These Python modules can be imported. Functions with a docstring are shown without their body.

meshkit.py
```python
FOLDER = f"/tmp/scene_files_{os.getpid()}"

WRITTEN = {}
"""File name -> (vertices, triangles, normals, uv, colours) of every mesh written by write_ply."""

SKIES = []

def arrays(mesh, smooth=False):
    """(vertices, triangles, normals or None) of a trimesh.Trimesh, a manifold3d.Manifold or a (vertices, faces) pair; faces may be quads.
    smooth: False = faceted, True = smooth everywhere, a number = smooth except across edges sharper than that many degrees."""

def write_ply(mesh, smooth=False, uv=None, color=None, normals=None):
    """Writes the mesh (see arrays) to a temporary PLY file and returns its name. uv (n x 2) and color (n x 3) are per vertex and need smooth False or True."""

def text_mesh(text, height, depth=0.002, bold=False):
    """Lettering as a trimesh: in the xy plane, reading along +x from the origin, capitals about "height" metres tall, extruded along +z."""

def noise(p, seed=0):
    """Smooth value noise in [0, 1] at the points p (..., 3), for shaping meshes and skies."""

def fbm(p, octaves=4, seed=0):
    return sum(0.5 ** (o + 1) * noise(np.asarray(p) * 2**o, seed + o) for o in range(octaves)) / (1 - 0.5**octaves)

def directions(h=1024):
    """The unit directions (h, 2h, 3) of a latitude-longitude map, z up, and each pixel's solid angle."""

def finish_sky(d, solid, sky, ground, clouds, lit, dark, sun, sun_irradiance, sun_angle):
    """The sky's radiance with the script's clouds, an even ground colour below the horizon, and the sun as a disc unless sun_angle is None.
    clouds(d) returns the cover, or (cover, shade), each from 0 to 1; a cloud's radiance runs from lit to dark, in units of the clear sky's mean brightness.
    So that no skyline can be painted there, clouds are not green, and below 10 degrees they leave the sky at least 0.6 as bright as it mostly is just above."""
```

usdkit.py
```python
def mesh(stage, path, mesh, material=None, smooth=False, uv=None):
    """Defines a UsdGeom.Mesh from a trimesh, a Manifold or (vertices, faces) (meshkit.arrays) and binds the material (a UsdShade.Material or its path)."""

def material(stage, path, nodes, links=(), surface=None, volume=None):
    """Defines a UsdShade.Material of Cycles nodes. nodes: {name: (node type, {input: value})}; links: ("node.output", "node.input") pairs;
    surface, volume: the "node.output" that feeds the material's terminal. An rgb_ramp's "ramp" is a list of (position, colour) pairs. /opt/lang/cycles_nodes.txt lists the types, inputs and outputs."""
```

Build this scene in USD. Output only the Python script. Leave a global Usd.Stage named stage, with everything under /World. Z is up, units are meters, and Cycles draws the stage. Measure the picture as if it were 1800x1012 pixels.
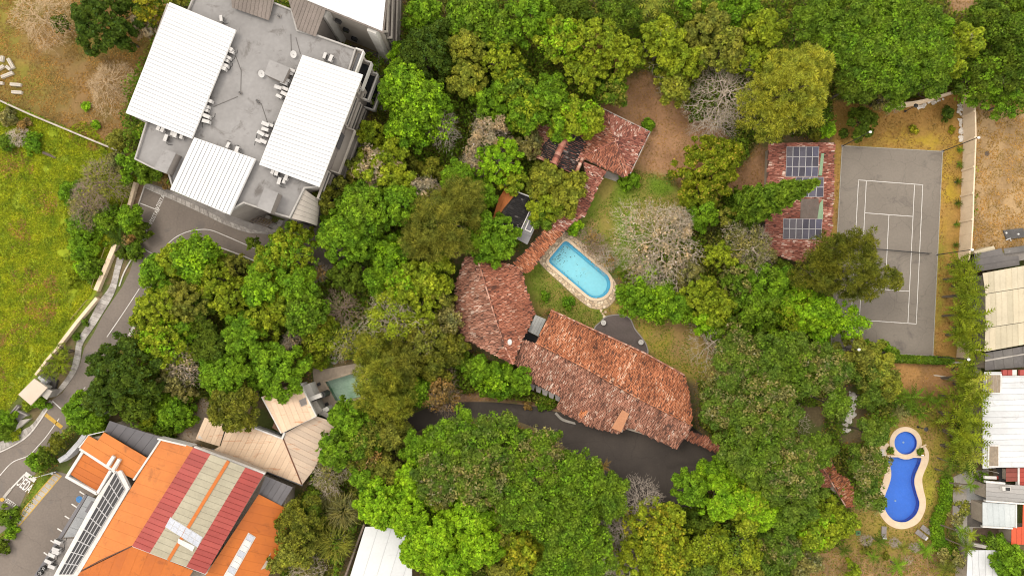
import math
import numpy as np
import trimesh
import shapely
from shapely.geometry import Polygon, LineString, Point, MultiPoint, box as sbox
from shapely.ops import unary_union
from shapely import affinity
import usdkit
import meshkit
from pxr import Usd, UsdGeom, UsdLux, UsdShade, Sdf, Gf, Vt

stage = Usd.Stage.CreateInMemory()
UsdGeom.SetStageUpAxis(stage, 'Z')
world = UsdGeom.Xform.Define(stage, '/World')
stage.SetDefaultPrim(world.GetPrim())
UsdGeom.Scope.Define(stage, '/World/Looks')

# ---------------------------------------------------------------- camera, sky, sun, exposure
H_CAM, FPX, TILT = 123.0, 1270.0, math.radians(2.4)      # drone height, focal length in picture widths/1800, forward tilt
EXPOSURE = 0.82
SKY_STRENGTH = 0.15
SUN_INTENSITY, SUN_ANGLE = 0.25, 22.0
SUN_EL, SUN_AZ = math.radians(58), math.atan2(-0.75, 0.55)  # azimuth of the direction towards the sun, atan2(x, y)

cam = UsdGeom.Camera.Define(stage, '/World/camera')
cam.AddTranslateOp().Set(Gf.Vec3d(0, 0, H_CAM))
cam.AddRotateXOp().Set(math.degrees(TILT))
cam.CreateHorizontalApertureAttr(36.0)
cam.CreateVerticalApertureAttr(36.0 * 1012 / 1800)
cam.CreateFocalLengthAttr(36.0 * FPX / 1800)
cam.CreateClippingRangeAttr(Gf.Vec2f(1.0, 3000.0))
cam.CreateExposureAttr(EXPOSURE)

sky = UsdLux.DomeLight.Define(stage, '/World/sky')
sky.GetPrim().SetCustomDataByKey('kind', 'structure')
sky.GetPrim().SetCustomDataByKey('label', 'bright hazy daylight sky above the gardens')
skym = usdkit.material(stage, '/World/Looks/sky_air', {
    's': ('sky_texture', {'sky_type': 'single_scattering', 'sun_disc': False, 'sun_elevation': SUN_EL, 'sun_rotation': SUN_AZ,
                          'air_density': 1.0, 'aerosol_density': 2.0, 'ozone_density': 1.0}),
    'c': ('texture_coordinate', {}),
    'n': ('noise_texture', {'scale': 2.2, 'detail': 5.0, 'roughness': 0.55}),
    'r': ('rgb_ramp', {'ramp': [(0.0, (7.9, 7.3, 6.6)), (1.0, (10.9, 10.2, 9.2))]}),
    'm': ('mix_color', {'fac': 0.72, 'use_clamp': False}),
    'b': ('background_shader', {'strength': SKY_STRENGTH})},
    [('c.generated', 'n.vector'), ('n.fac', 'r.fac'), ('s.color', 'm.a'), ('r.color', 'm.b'), ('m.result', 'b.color')], surface='b.background')
UsdShade.MaterialBindingAPI.Apply(sky.GetPrim()).Bind(skym)

sun = UsdLux.DistantLight.Define(stage, '/World/sun')
sun.CreateNormalizeAttr(True)
sun.CreateIntensityAttr(SUN_INTENSITY)
sun.CreateAngleAttr(SUN_ANGLE)
sun.CreateColorAttr(Gf.Vec3f(1.0, 0.93, 0.82))
sun.AddRotateZOp().Set(-math.degrees(SUN_AZ))
sun.AddRotateXOp().Set(-(90 - math.degrees(SUN_EL)))

# ---------------------------------------------------------------- helpers
def P(px, py, z=0.0):
    """The point at height z seen at picture position (px, py) of the 1800 x 1012 photograph."""
    x, y = (px - 900.0) / FPX, -(py - 506.0) / FPX
    yy, zz = y * math.cos(TILT) + math.sin(TILT), y * math.sin(TILT) - math.cos(TILT)
    k = (z - H_CAM) / zz
    return np.array([x * k, yy * k, z])

def PL(pts, z=0.0):
    return [tuple(P(a, b, z)[:2]) for a, b in pts]

def poly(pts, z=0.0):
    return Polygon(PL(pts, z)).buffer(0)

NAMES = {}
def numbered(path):
    n = NAMES.get(path, -1) + 1
    NAMES[path] = n
    return path if n == 0 else f'{path}_{n:03d}'

def tag(prim, label=None, cat=None, group=None, kind=None):
    p = prim.GetPrim() if hasattr(prim, 'GetPrim') else prim
    for k, v in (('label', label), ('category', cat), ('group', group), ('kind', kind)):
        if v:
            p.SetCustomDataByKey(k, v)
    return p

def thing(name, label, cat, loc=(0, 0, 0), group=None, rotz=0.0, scale=None):
    x = UsdGeom.Xform.Define(stage, numbered('/World/' + name))
    x.AddTranslateOp().Set(Gf.Vec3d(*map(float, loc)))
    if rotz:
        x.AddRotateZOp().Set(float(rotz))
    if scale is not None:
        x.AddScaleOp().Set(Gf.Vec3f(*map(float, scale)))
    x.GetPrim().SetCustomDataByKey('_', 0) if False else None
    tag(x, label, cat, group)
    ORIGIN[str(x.GetPath())] = np.array(loc, float)
    return x.GetPrim()
ORIGIN = {}

def origin_of(prim):
    return ORIGIN.get('/'.join(str(prim.GetPath()).split('/')[:3]), np.zeros(3))

def obj(name, mesh, mat, parent=None, smooth=False, label=None, tone=None):
    """One Mesh prim; under a parent its world-space points are moved to the parent's base."""
    path = numbered((str(parent.GetPath()) if parent else '/World') + '/' + name)
    v, f, n = meshkit.arrays(mesh, smooth)
    v = np.asarray(v, float)
    if parent:
        v = v - origin_of(parent)
    m = UsdGeom.Mesh.Define(stage, path)
    m.CreatePointsAttr(Vt.Vec3fArray.FromNumpy(v.astype(np.float32)))
    m.CreateFaceVertexCountsAttr(Vt.IntArray.FromNumpy(np.full(len(f), 3, np.int32)))
    m.CreateFaceVertexIndicesAttr(Vt.IntArray.FromNumpy(f.astype(np.int32).ravel()))
    m.CreateSubdivisionSchemeAttr('none')
    m.CreateDoubleSidedAttr(True)
    if n is not None:
        m.CreateNormalsAttr(Vt.Vec3fArray.FromNumpy(n.astype(np.float32)))
        m.SetNormalsInterpolation('vertex')
    if tone is not None:
        UsdGeom.PrimvarsAPI(m).CreatePrimvar('tone', Sdf.ValueTypeNames.Color3fArray, 'vertex').Set(Vt.Vec3fArray.FromNumpy(tone.astype(np.float32)))
    step = PIECE.get(str(mat.GetPath()).rsplit('/', 1)[1])
    if step:                                       # a number of its own for every tile or leaf
        given = getattr(mesh, 'metadata', {}).get('piece') if step == 8 else None
        vp = getattr(mesh, 'metadata', {}).get('vpiece')
        r = vp if vp is not None else np.repeat(given, 8) if given is not None else np.repeat(np.random.default_rng(len(v)).random(len(v) // step + 1), step)[:len(v)]
        UsdGeom.PrimvarsAPI(m).CreatePrimvar('piece', Sdf.ValueTypeNames.FloatArray, 'vertex').Set(Vt.FloatArray.FromNumpy(r.astype(np.float32)))
    UsdShade.MaterialBindingAPI.Apply(m.GetPrim()).Bind(mat)
    if label:
        tag(m, label)
    return m.GetPrim()

def struct(name, mesh, mat, label, **k):
    o = obj(name, mesh, mat, None, **k)
    tag(o, label, kind='structure')
    return o

def copy_of(src, loc, rotz=0.0, label=None, group=None, scale=None):
    was = src.GetCustomData()
    r = thing(src.GetName(), label or was['label'], was['category'], loc, group or was.get('group'), rotz, scale)
    r.GetReferences().AddInternalReference(src.GetPath())
    r.SetInstanceable(True)
    return r

cat_ = lambda ms: trimesh.util.concatenate([m for m in ms if m is not None and len(m.faces)])

class Plane:
    """z = a x + b y + c through three (px, py, z) picture points, or level at z."""
    def __init__(self, *pts):
        if len(pts) == 1:
            self.a = self.b = 0.0
            self.c = float(pts[0])
        else:
            q = np.array([P(*p) for p in pts])
            self.a, self.b, self.c = np.linalg.solve(np.c_[q[:, :2], np.ones(3)], q[:, 2])
    def z(self, x, y):
        return self.a * np.asarray(x) + self.b * np.asarray(y) + self.c
    def at(self, px, py):
        z = self.c
        for _ in range(30):
            p = P(px, py, z)
            z = float(self.z(p[0], p[1]))
        return P(px, py, z)
    def poly(self, pts):
        return Polygon([tuple(self.at(*p)[:2]) for p in pts]).buffer(0)

def tri(pg):
    v, f = trimesh.creation.triangulate_polygon(pg, engine='earcut')
    return np.asarray(v), np.asarray(f)

def polys(g):
    return [x for x in getattr(g, 'geoms', [g]) if x.geom_type == 'Polygon' and x.area > 1e-4]

def sheet(g, z=0.0, zf=None):
    """A flat upward-facing sheet over polygon g."""
    out = []
    for pg in polys(g):
        v, f = tri(pg)
        zz = zf(v[:, 0], v[:, 1]) if zf else np.full(len(v), z)
        c = np.cross(np.c_[v[f[:, 1]] - v[f[:, 0]]], np.c_[v[f[:, 2]] - v[f[:, 0]]])
        f = np.where((c < 0)[:, None], f[:, ::-1], f)
        out.append(trimesh.Trimesh(np.c_[v, zz], f, process=False))
    return cat_(out) if out else None

def slab(g, top, bottom):
    """A closed solid over polygon g; top and bottom are heights or functions (x, y) -> z."""
    tf = top if callable(top) else (lambda x, y: np.full(np.shape(x), float(top)))
    bf = bottom if callable(bottom) else (lambda x, y: np.full(np.shape(x), float(bottom)))
    out = []
    for pg in polys(g):
        pg = shapely.geometry.polygon.orient(pg, 1.0)
        out.append(sheet(pg, zf=tf))
        b = sheet(pg, zf=bf)
        b.faces = b.faces[:, ::-1]
        out.append(b)
        for ring in [pg.exterior, *pg.interiors]:
            c = np.array(ring.coords)[:-1]
            n = len(c)
            v = np.vstack([np.c_[c, bf(c[:, 0], c[:, 1])], np.c_[c, tf(c[:, 0], c[:, 1])]])
            i = np.arange(n)
            j = (i + 1) % n
            out.append(trimesh.Trimesh(v, np.vstack([np.c_[i, j, n + j], np.c_[i, n + j, n + i]]), process=False))
    return cat_(out) if out else None

def obox(p, q, w, z0, z1):
    """A box along the segment p-q (xy), w wide, from z0 to z1."""
    return slab(LineString([tuple(p[:2]), tuple(q[:2])]).buffer(w / 2, cap_style='flat'), z1, z0)

def bx(c, size, ang=0.0):
    m = trimesh.creation.box(size)
    m.apply_transform(trimesh.transformations.rotation_matrix(ang, [0, 0, 1]))
    m.apply_translation(c)
    return m

def tube(pts, r, sides=6):
    p = np.asarray(pts, float)
    r = np.broadcast_to(r, (len(p),))
    t = np.gradient(p, axis=0)
    t /= np.linalg.norm(t, axis=1, keepdims=True) + 1e-12
    a = np.cross(t, np.where(np.abs(t[:, 2:]) < 0.9, [0, 0, 1.0], [1.0, 0, 0]))
    a /= np.linalg.norm(a, axis=1, keepdims=True) + 1e-12
    b, an = np.cross(t, a), np.arange(sides) * 2 * np.pi / sides
    v = p[:, None] + r[:, None, None] * (np.cos(an)[None, :, None] * a[:, None] + np.sin(an)[None, :, None] * b[:, None])
    i, j = np.meshgrid(np.arange(len(p) - 1), np.arange(sides), indexing='ij')
    q = np.stack([i * sides + j, i * sides + (j + 1) % sides, (i + 1) * sides + (j + 1) % sides, (i + 1) * sides + j], -1).reshape(-1, 4)
    f = np.vstack([q[:, [0, 1, 2]], q[:, [0, 2, 3]]])
    v = v.reshape(-1, 3)
    if sides == 3:
        return trimesh.Trimesh(v, f, process=False)
    k = len(v)
    v = np.vstack([v, p[:1], p[-1:]])
    s = np.arange(sides)
    f = np.vstack([f, np.c_[np.full(sides, k), (s + 1) % sides, s], np.c_[np.full(sides, k + 1), (len(p) - 1) * sides + s, (len(p) - 1) * sides + (s + 1) % sides]])
    return trimesh.Trimesh(v, f, process=False)

def cyl(c, r, z0, z1, n=16):
    return slab(Point(c[0], c[1]).buffer(r, quad_segs=max(2, n // 4)), z1, z0)

def smooth_line(pts, n=12, closed=False):
    """Catmull-Rom through points."""
    p = np.asarray(pts, float)
    if closed:
        p = np.vstack([p[-1], p, p[:2]])
    else:
        p = np.vstack([2 * p[0] - p[1], p, 2 * p[-1] - p[-2]])
    out = []
    for i in range(1, len(p) - 2):
        t = np.linspace(0, 1, n, endpoint=False)[:, None]
        a, b, c, d = p[i - 1:i + 3]
        out.append(0.5 * (2 * b + (c - a) * t + (2 * a - 5 * b + 4 * c - d) * t ** 2 + (3 * b - a - 3 * c + d) * t ** 3))
    if not closed:
        out.append(p[-2:-1])
    return np.vstack(out)

def blob(pts, z=0.0, n=8):
    """A polygon with a smooth closed outline through picture points."""
    return Polygon(smooth_line(PL(pts, z), n, True)).buffer(0)

# ---------------------------------------------------------------- materials
MATS = {}
PIECE = {}                                          # material -> vertices per loose piece
KS = 0.68
def mk(name, nodes, links, surface='p.BSDF'):
    if name not in MATS:
        MATS[name] = usdkit.material(stage, '/World/Looks/' + name, nodes, links, surface=surface)
    return MATS[name]

def surf(name, c, c2=None, scale=0.6, rough=0.75, metal=0.0, spec=0.3, fine=6.0, fine_amt=0.18, bump=0.0, streak=None, stain=None, crack=None):
    """A weathered surface: large blotches between c and c2, fine grain, optional stains (colour, amount) and bump."""
    if name in MATS:
        return MATS[name]
    c2 = (np.array(c2, float) if c2 is not None else np.array(c, float) * 0.78) * KS
    c = np.array(c, float) * KS
    nd = {'g': ('geometry', {}), 'n': ('noise_texture', {'scale': scale, 'detail': 6.0, 'roughness': 0.6}),
          'n2': ('noise_texture', {'scale': fine, 'detail': 3.0, 'roughness': 0.6}),
          'r': ('rgb_ramp', {'ramp': [(0.32, tuple(c2)), (0.62, tuple(c))]}),
          'r2': ('rgb_ramp', {'ramp': [(0.25, (1 - fine_amt,) * 3), (0.75, (1 + fine_amt,) * 3)]}),
          'm': ('mix_color', {'blend_type': 'multiply', 'fac': 1.0, 'use_clamp': False}),
          'p': ('principled_bsdf', {'roughness': rough, 'metallic': metal, 'specular_ior_level': spec})}
    ln = [('g.position', 'n2.vector'), ('n.fac', 'r.fac'), ('n2.fac', 'r2.fac'), ('r.color', 'm.a'), ('r2.color', 'm.b')]
    if streak:                                      # (angle, stretch): blotches drawn out along a direction
        nd['mp'] = ('mapping', {'rotation': (0, 0, -streak[0]), 'scale': (1.0 / streak[1], 1.0, 1.0)})
        ln += [('g.position', 'mp.vector'), ('mp.vector', 'n.vector')]
    else:
        ln += [('g.position', 'n.vector')]
    last = 'm.result'
    if stain:
        nd['n3'] = ('noise_texture', {'scale': stain[2] if len(stain) > 2 else 0.9, 'detail': 8.0, 'roughness': 0.7, 'distortion': 0.6})
        lo = stain[1]
        nd['r3'] = ('rgb_ramp', {'ramp': [(lo, (0, 0, 0)), (lo + 0.13, (1, 1, 1))]})
        nd['m3'] = ('mix_color', {'b': tuple(np.array(stain[0], float) * KS)})
        ln += [(('mp.vector' if streak else 'g.position'), 'n3.vector'), ('n3.fac', 'r3.fac'), ('r3.color', 'm3.fac'), (last, 'm3.a')]
        last = 'm3.result'
    if crack:                                       # fine wandering cracks: (cells per metre, darkness)
        nd.update({'cn': ('noise_texture', {'scale': 0.8, 'detail': 4.0}), 'cs': ('vector_math', {'math_type': 'multiply', 'vector2': (1.6, 1.6, 0.0)}), 'ca': ('vector_math', {'math_type': 'add'}),
                   'cv': ('voronoi_texture', {'feature': 'distance_to_edge', 'scale': crack[0]}), 'cr': ('rgb_ramp', {'ramp': [(0.0, (crack[1],) * 3), (0.012, (1, 1, 1))]}),
                   'cm': ('mix_color', {'blend_type': 'multiply', 'fac': 1.0})})
        ln += [('g.position', 'cn.vector'), ('cn.color', 'cs.vector1'), ('g.position', 'ca.vector1'), ('cs.vector', 'ca.vector2'), ('ca.vector', 'cv.vector'), ('cv.distance', 'cr.fac'), (last, 'cm.a'), ('cr.color', 'cm.b')]
        last = 'cm.result'
    ln.append((last, 'p.base_color'))
    if bump:
        nd['b'] = ('bump', {'strength': bump, 'distance': 0.05})
        ln += [('n2.fac', 'b.height'), ('b.normal', 'p.normal')]
    return mk(name, nd, ln)

def island(name, stops, rough=0.8, noise_c=None, scale=0.5, spec=0.2):
    """Each loose piece of a mesh gets its own colour from the ramp; slow noise multiplies it."""
    PIECE[name] = 8
    nd = {'g': ('geometry', {}), 'a': ('attribute', {'attribute': 'piece'}), 'r': ('rgb_ramp', {'ramp': stops}),
          'n': ('noise_texture', {'scale': scale, 'detail': 5.0, 'roughness': 0.6}),
          'r2': ('rgb_ramp', {'ramp': [(0.3, noise_c or (0.7, 0.66, 0.64)), (0.68, (1.12, 1.1, 1.08))]}),
          'm': ('mix_color', {'blend_type': 'multiply', 'fac': 1.0, 'use_clamp': False}),
          'p': ('principled_bsdf', {'roughness': rough, 'specular_ior_level': spec})}
    return mk(name, nd, [('a.fac', 'r.fac'), ('g.position', 'n.vector'), ('n.fac', 'r2.fac'), ('r.color', 'm.a'), ('r2.color', 'm.b'), ('m.result', 'p.base_color')])

def leafy(name, c, spread=0.55, trans=0.42, accent=None, acc=0.08, scale=0.45):
    """Leaves: colour differs from leaf to leaf and from bough to bough; light comes through."""
    c = np.array(c, float) * [1.58, 1.50, 0.98]
    st = [(0.0, tuple(c * (1 - spread))), (0.55, tuple(c)), (1.0 - acc, tuple(c * (1 + spread)))]
    st.append((1.0, tuple(np.array(accent) * 1.2) if accent is not None else tuple(c * (1 + spread * 1.6))))
    PIECE[name] = 3
    nd = {'g': ('geometry', {}), 'a': ('attribute', {'attribute': 'piece'}), 'r': ('rgb_ramp', {'ramp': st}),
          'n': ('noise_texture', {'scale': scale, 'detail': 3.0, 'roughness': 0.55}),
          'r2': ('rgb_ramp', {'ramp': [(0.28, (0.62, 0.74, 0.9)), (0.72, (1.36, 1.22, 1.1))]}),
          'm': ('mix_color', {'blend_type': 'multiply', 'fac': 1.0, 'use_clamp': False}),
          'p': ('principled_bsdf', {'roughness': 0.62, 'specular_ior_level': 0.08}),
          't': ('translucent_bsdf', {}), 'x': ('mix_closure', {'fac': trans})}
    return mk(name, nd, [('a.fac', 'r.fac'), ('g.position', 'n.vector'), ('n.fac', 'r2.fac'), ('r.color', 'm.a'), ('r2.color', 'm.b'),
                         ('m.result', 'p.base_color'), ('m.result', 't.color'), ('p.BSDF', 'x.closure1'), ('t.BSDF', 'x.closure2')], surface='x.closure')

def pane(name, tint, clear=0.85, rough=0.05):
    """Water or glass: mostly clear, reflecting at grazing angles."""
    nd = {'f': ('fresnel', {'IOR': 1.33}), 't': ('transparent_bsdf', {'color': tint}), 'g': ('glossy_bsdf', {'color': (0.95, 0.95, 0.95), 'roughness': rough}),
          'po': ('geometry', {}), 'n': ('noise_texture', {'scale': 1.4, 'detail': 3.0}), 'b': ('bump', {'strength': 0.08, 'distance': 0.03}), 'x': ('mix_closure', {})}
    return mk(name, nd, [('po.position', 'n.vector'), ('n.fac', 'b.height'), ('b.normal', 'g.normal'), ('b.normal', 'f.normal'), ('f.fac', 'x.fac'), ('t.BSDF', 'x.closure1'), ('g.BSDF', 'x.closure2')], surface='x.closure')
# ---------------------------------------------------------------- shared colours
ASPHALT = surf('road_asphalt', (0.225, 0.186, 0.155), (0.18, 0.149, 0.124), scale=0.12, rough=0.9, fine=3.0, fine_amt=0.10, stain=((0.16, 0.14, 0.125), 0.58, 0.3), crack=(0.16, 0.84))
DRIVE = surf('driveway_asphalt', (0.082, 0.067, 0.056), (0.06, 0.049, 0.042), scale=0.18, rough=0.9, fine=4.0, fine_amt=0.12, stain=((0.11, 0.093, 0.082), 0.58, 0.22), crack=(0.14, 0.82))
COURT = surf('court_asphalt', (0.245, 0.212, 0.175), (0.20, 0.172, 0.142), scale=0.10, rough=0.9, fine=3.0, fine_amt=0.08, stain=((0.135, 0.117, 0.102), 0.57, 0.16), crack=(0.17, 0.82))
PAINT = surf('white_road_paint', (0.78, 0.75, 0.70), (0.58, 0.55, 0.51), scale=1.2, rough=0.7, fine=8, fine_amt=0.15)
YELLOW = surf('yellow_road_paint', (0.62, 0.38, 0.05), (0.45, 0.28, 0.06), scale=1.5, rough=0.7)
BLUEP = surf('blue_road_paint', (0.07, 0.25, 0.55), (0.06, 0.2, 0.45), scale=1.5)
CONC = surf('pale_concrete', (0.46, 0.42, 0.37), (0.33, 0.30, 0.26), scale=0.7, rough=0.9, fine=6, fine_amt=0.12)
CONC2 = surf('grey_concrete', (0.33, 0.30, 0.275), (0.22, 0.20, 0.18), scale=0.6, rough=0.9, fine=6, fine_amt=0.14)
SANDW = surf('sand_coloured_render', (0.82, 0.65, 0.455), (0.70, 0.55, 0.38), scale=0.5, rough=0.85, fine=5, fine_amt=0.06)
WHITEW = surf('white_render', (0.66, 0.63, 0.58), (0.55, 0.52, 0.47), scale=0.5, rough=0.8, fine=5, fine_amt=0.06)
BARK = surf('tree_bark', (0.16, 0.125, 0.09), (0.10, 0.08, 0.06), scale=1.5, rough=0.95, fine=9, fine_amt=0.25)
STEEL = surf('galvanised_steel', (0.42, 0.42, 0.42), (0.34, 0.34, 0.34), scale=2, rough=0.45, metal=0.6)
DARKM = surf('dark_painted_metal', (0.035, 0.033, 0.032), (0.025, 0.024, 0.023), rough=0.5)
GLASSD = surf('dark_window_glass', (0.02, 0.022, 0.025), (0.03, 0.03, 0.032), scale=0.5, rough=0.12, spec=0.6, fine_amt=0.05)
WMETAL = surf('white_painted_metal', (0.72, 0.70, 0.67), (0.62, 0.6, 0.57), scale=2, rough=0.5)

# ---------------------------------------------------------------- pools (outlines needed by the ground)
tq_a, tq_b = P(978, 440), P(1049, 500)
tq_ax = (tq_b - tq_a)[:2] / np.linalg.norm((tq_b - tq_a)[:2])
tq_n = np.array([-tq_ax[1], tq_ax[0]])
TQ_R = 2.42
def capsule(r, back=0.0):
    end = tq_b[:2] - tq_ax * 0.1
    st = tq_a[:2] - tq_ax * back
    ang0 = math.atan2(-tq_n[1], -tq_n[0])
    arc = [end + r * np.array([math.cos(ang0 + t), math.sin(ang0 + t)]) for t in np.linspace(0, math.pi, 18)]
    pg = Polygon([tuple(st - tq_n * r)] + [tuple(a) for a in arc] + [tuple(st + tq_n * r)])
    return pg.buffer(-0.75).buffer(0.75, quad_segs=5)
TQ_WATER = capsule(TQ_R)
TQ_COPE = capsule(TQ_R + 0.48, 0.25)
pave_px = [(946, 459), (955, 446), (985, 408), (1002, 412), (1030, 432), (1062, 468), (1083, 498), (1084, 512), (1080, 528), (1066, 541), (1046, 543), (1028, 535), (990, 502)]
TQ_PAVE = Polygon(smooth_line(PL(pave_px), 5, True)).buffer(0).union(TQ_COPE.buffer(0.05))

BL_MAIN = Polygon(smooth_line(PL([(1620, 802), (1617, 815), (1609, 834), (1607, 848), (1611, 866), (1616, 884), (1611, 902), (1598, 914), (1585, 917), (1570, 913), (1558, 900), (1553, 884), (1556, 868), (1562, 852), (1566, 836), (1564, 818), (1557, 803)]), 5)).buffer(0)
BL_COPE_O = Polygon(smooth_line(PL([(1626, 783), (1632, 795), (1631, 812), (1621, 838), (1622, 856), (1627, 880), (1624, 900), (1611, 920), (1585, 929), (1561, 921), (1545, 900), (1541, 880), (1546, 860), (1554, 836), (1551, 820), (1544, 806), (1546, 786), (1554, 775), (1564, 782)]), 5)).buffer(0)
bl_c = P(1591.5, 778)[:2]
BL_SMALL = Point(*bl_c).buffer(1.92, quad_segs=10)
BL_SMALL_O = Point(*bl_c).buffer(2.72, quad_segs=10)
GP_WATER = poly([(572, 671), (634, 652), (660, 690), (600, 706), (590, 704)])

# ---------------------------------------------------------------- ground: one sheet of soil and grass
ROAD = unary_union([poly([(254, 329), (300, 350), (400, 393), (440, 409), (478, 411), (500, 392), (560, 400), (640, 470), (560, 475), (470, 465), (447, 458), (420, 447), (380, 433), (350, 428), (325, 432), (298, 448), (280, 475), (262, 510), (240, 560), (228, 590), (205, 620), (180, 668), (150, 712), (120, 748), (95, 775), (75, 812), (58, 838), (30, 900), (10, 930), (-30, 960), (-60, 905), (-60, 830), (0, 795), (30, 775), (45, 766), (62, 742), (80, 722), (92, 702), (110, 690), (128, 660), (141, 638), (148, 612), (165, 585), (180, 555), (200, 525), (214, 505), (228, 478), (237, 450), (248, 430), (257, 415), (256, 403), (248, 391), (232, 368)])])
LOT = poly([(100, 828), (124, 834), (172, 866), (150, 885), (60, 1030), (-30, 1030), (-10, 960), (30, 929)])
COURT_PG = poly([(1481, 257), (1656, 267), (1639, 625), (1461, 612)])
DRIVE_PG = Polygon(smooth_line(PL([(690, 790), (704, 742), (725, 728), (760, 714), (800, 707), (850, 706), (900, 709), (950, 716), (985, 724), (1040, 720), (1120, 720), (1200, 740), (1262, 790), (1262, 830), (1230, 870), (1192, 905), (1150, 915), (1090, 880), (1050, 840), (1000, 790), (940, 752), (880, 733), (830, 735), (770, 744), (730, 762), (715, 800)]), 5, True)).buffer(0)
ALLEY = poly([(1676, 838), (1700, 826), (1728, 826), (1728, 780), (1718, 700), (1714, 640), (1724, 640), (1740, 860), (1738, 1040), (1690, 1040), (1694, 960), (1674, 920)])
TERRACE = Polygon(smooth_line(PL([(1046, 580), (1056, 566), (1066, 557), (1082, 554), (1096, 555), (1107, 561), (1115, 578), (1126, 592), (1135, 606), (1136, 622), (1110, 625), (1070, 605)]), 6, True)).buffer(0)

R_ = []          # (name, polygon, colour a, colour b, blotch size in m, feather in m)
def region(name, pts, ca, cb, blot=3.0, feather=1.2, smooth=True):
    pg = Polygon(smooth_line(PL(pts), 5, True)).buffer(0) if smooth else poly(pts)
    R_.append((name, pg, np.array(ca), np.array(cb), blot, feather))
    return pg
region('meadow', [(-80, 150), (0, 178), (110, 222), (215, 270), (243, 322), (206, 432), (165, 522), (100, 614), (62, 664), (0, 735), (-80, 800)], (0.19, 0.235, 0.014), (0.14, 0.185, 0.014), 3.0, 0.3, False)
BROWN_PATCH = []
for pts in ([(60, 330), (100, 345), (95, 375), (62, 370)], [(20, 480), (60, 470), (70, 500), (30, 515)], [(150, 215), (190, 262), (150, 262), (120, 235)], [(0, 560), (40, 540), (90, 480), (110, 505), (95, 560), (40, 610), (0, 640)], [(15, 395), (45, 385), (55, 430), (25, 440)], [(0, 265), (40, 262), (60, 300), (30, 320), (0, 300)], [(0, 650), (10, 640), (12, 700), (0, 700)]):
    BROWN_PATCH.append(region('meadow', pts, (0.15, 0.09, 0.022), (0.13, 0.115, 0.02), 2.0, 2.5))
region('meadow', [(110, 300), (200, 290), (240, 330), (215, 390), (180, 470), (140, 500), (110, 400)], (0.16, 0.19, 0.014), (0.11, 0.15, 0.014), 2.5, 2.5)
region('dry_field', [(-80, -60), (340, -60), (298, 5), (222, 198), (238, 285), (215, 267), (110, 219), (0, 175), (-80, 145)], (0.168, 0.104, 0.045), (0.128, 0.092, 0.03), 3.5, 0.3, False)
region('dry_field', [(-80, -60), (60, -60), (40, 60), (80, 140), (60, 185), (0, 170), (-80, 140)], (0.135, 0.118, 0.022), (0.165, 0.12, 0.03), 3.0, 3.5)
region('dry_field', [(120, 70), (255, 60), (250, 110), (190, 95), (150, 100)], (0.13, 0.115, 0.025), (0.19, 0.12, 0.04), 2.0, 2.0)
region('bare_soil', [(1105, 138), (1140, 128), (1165, 165), (1215, 192), (1275, 235), (1290, 300), (1340, 250), (1352, 330), (1290, 350), (1240, 340), (1190, 330), (1180, 310), (1120, 320), (1098, 312), (1000, 240), (1065, 182), (1090, 170)], (0.27, 0.155, 0.085), (0.215, 0.12, 0.064), 2.5, 1.2)
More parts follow.
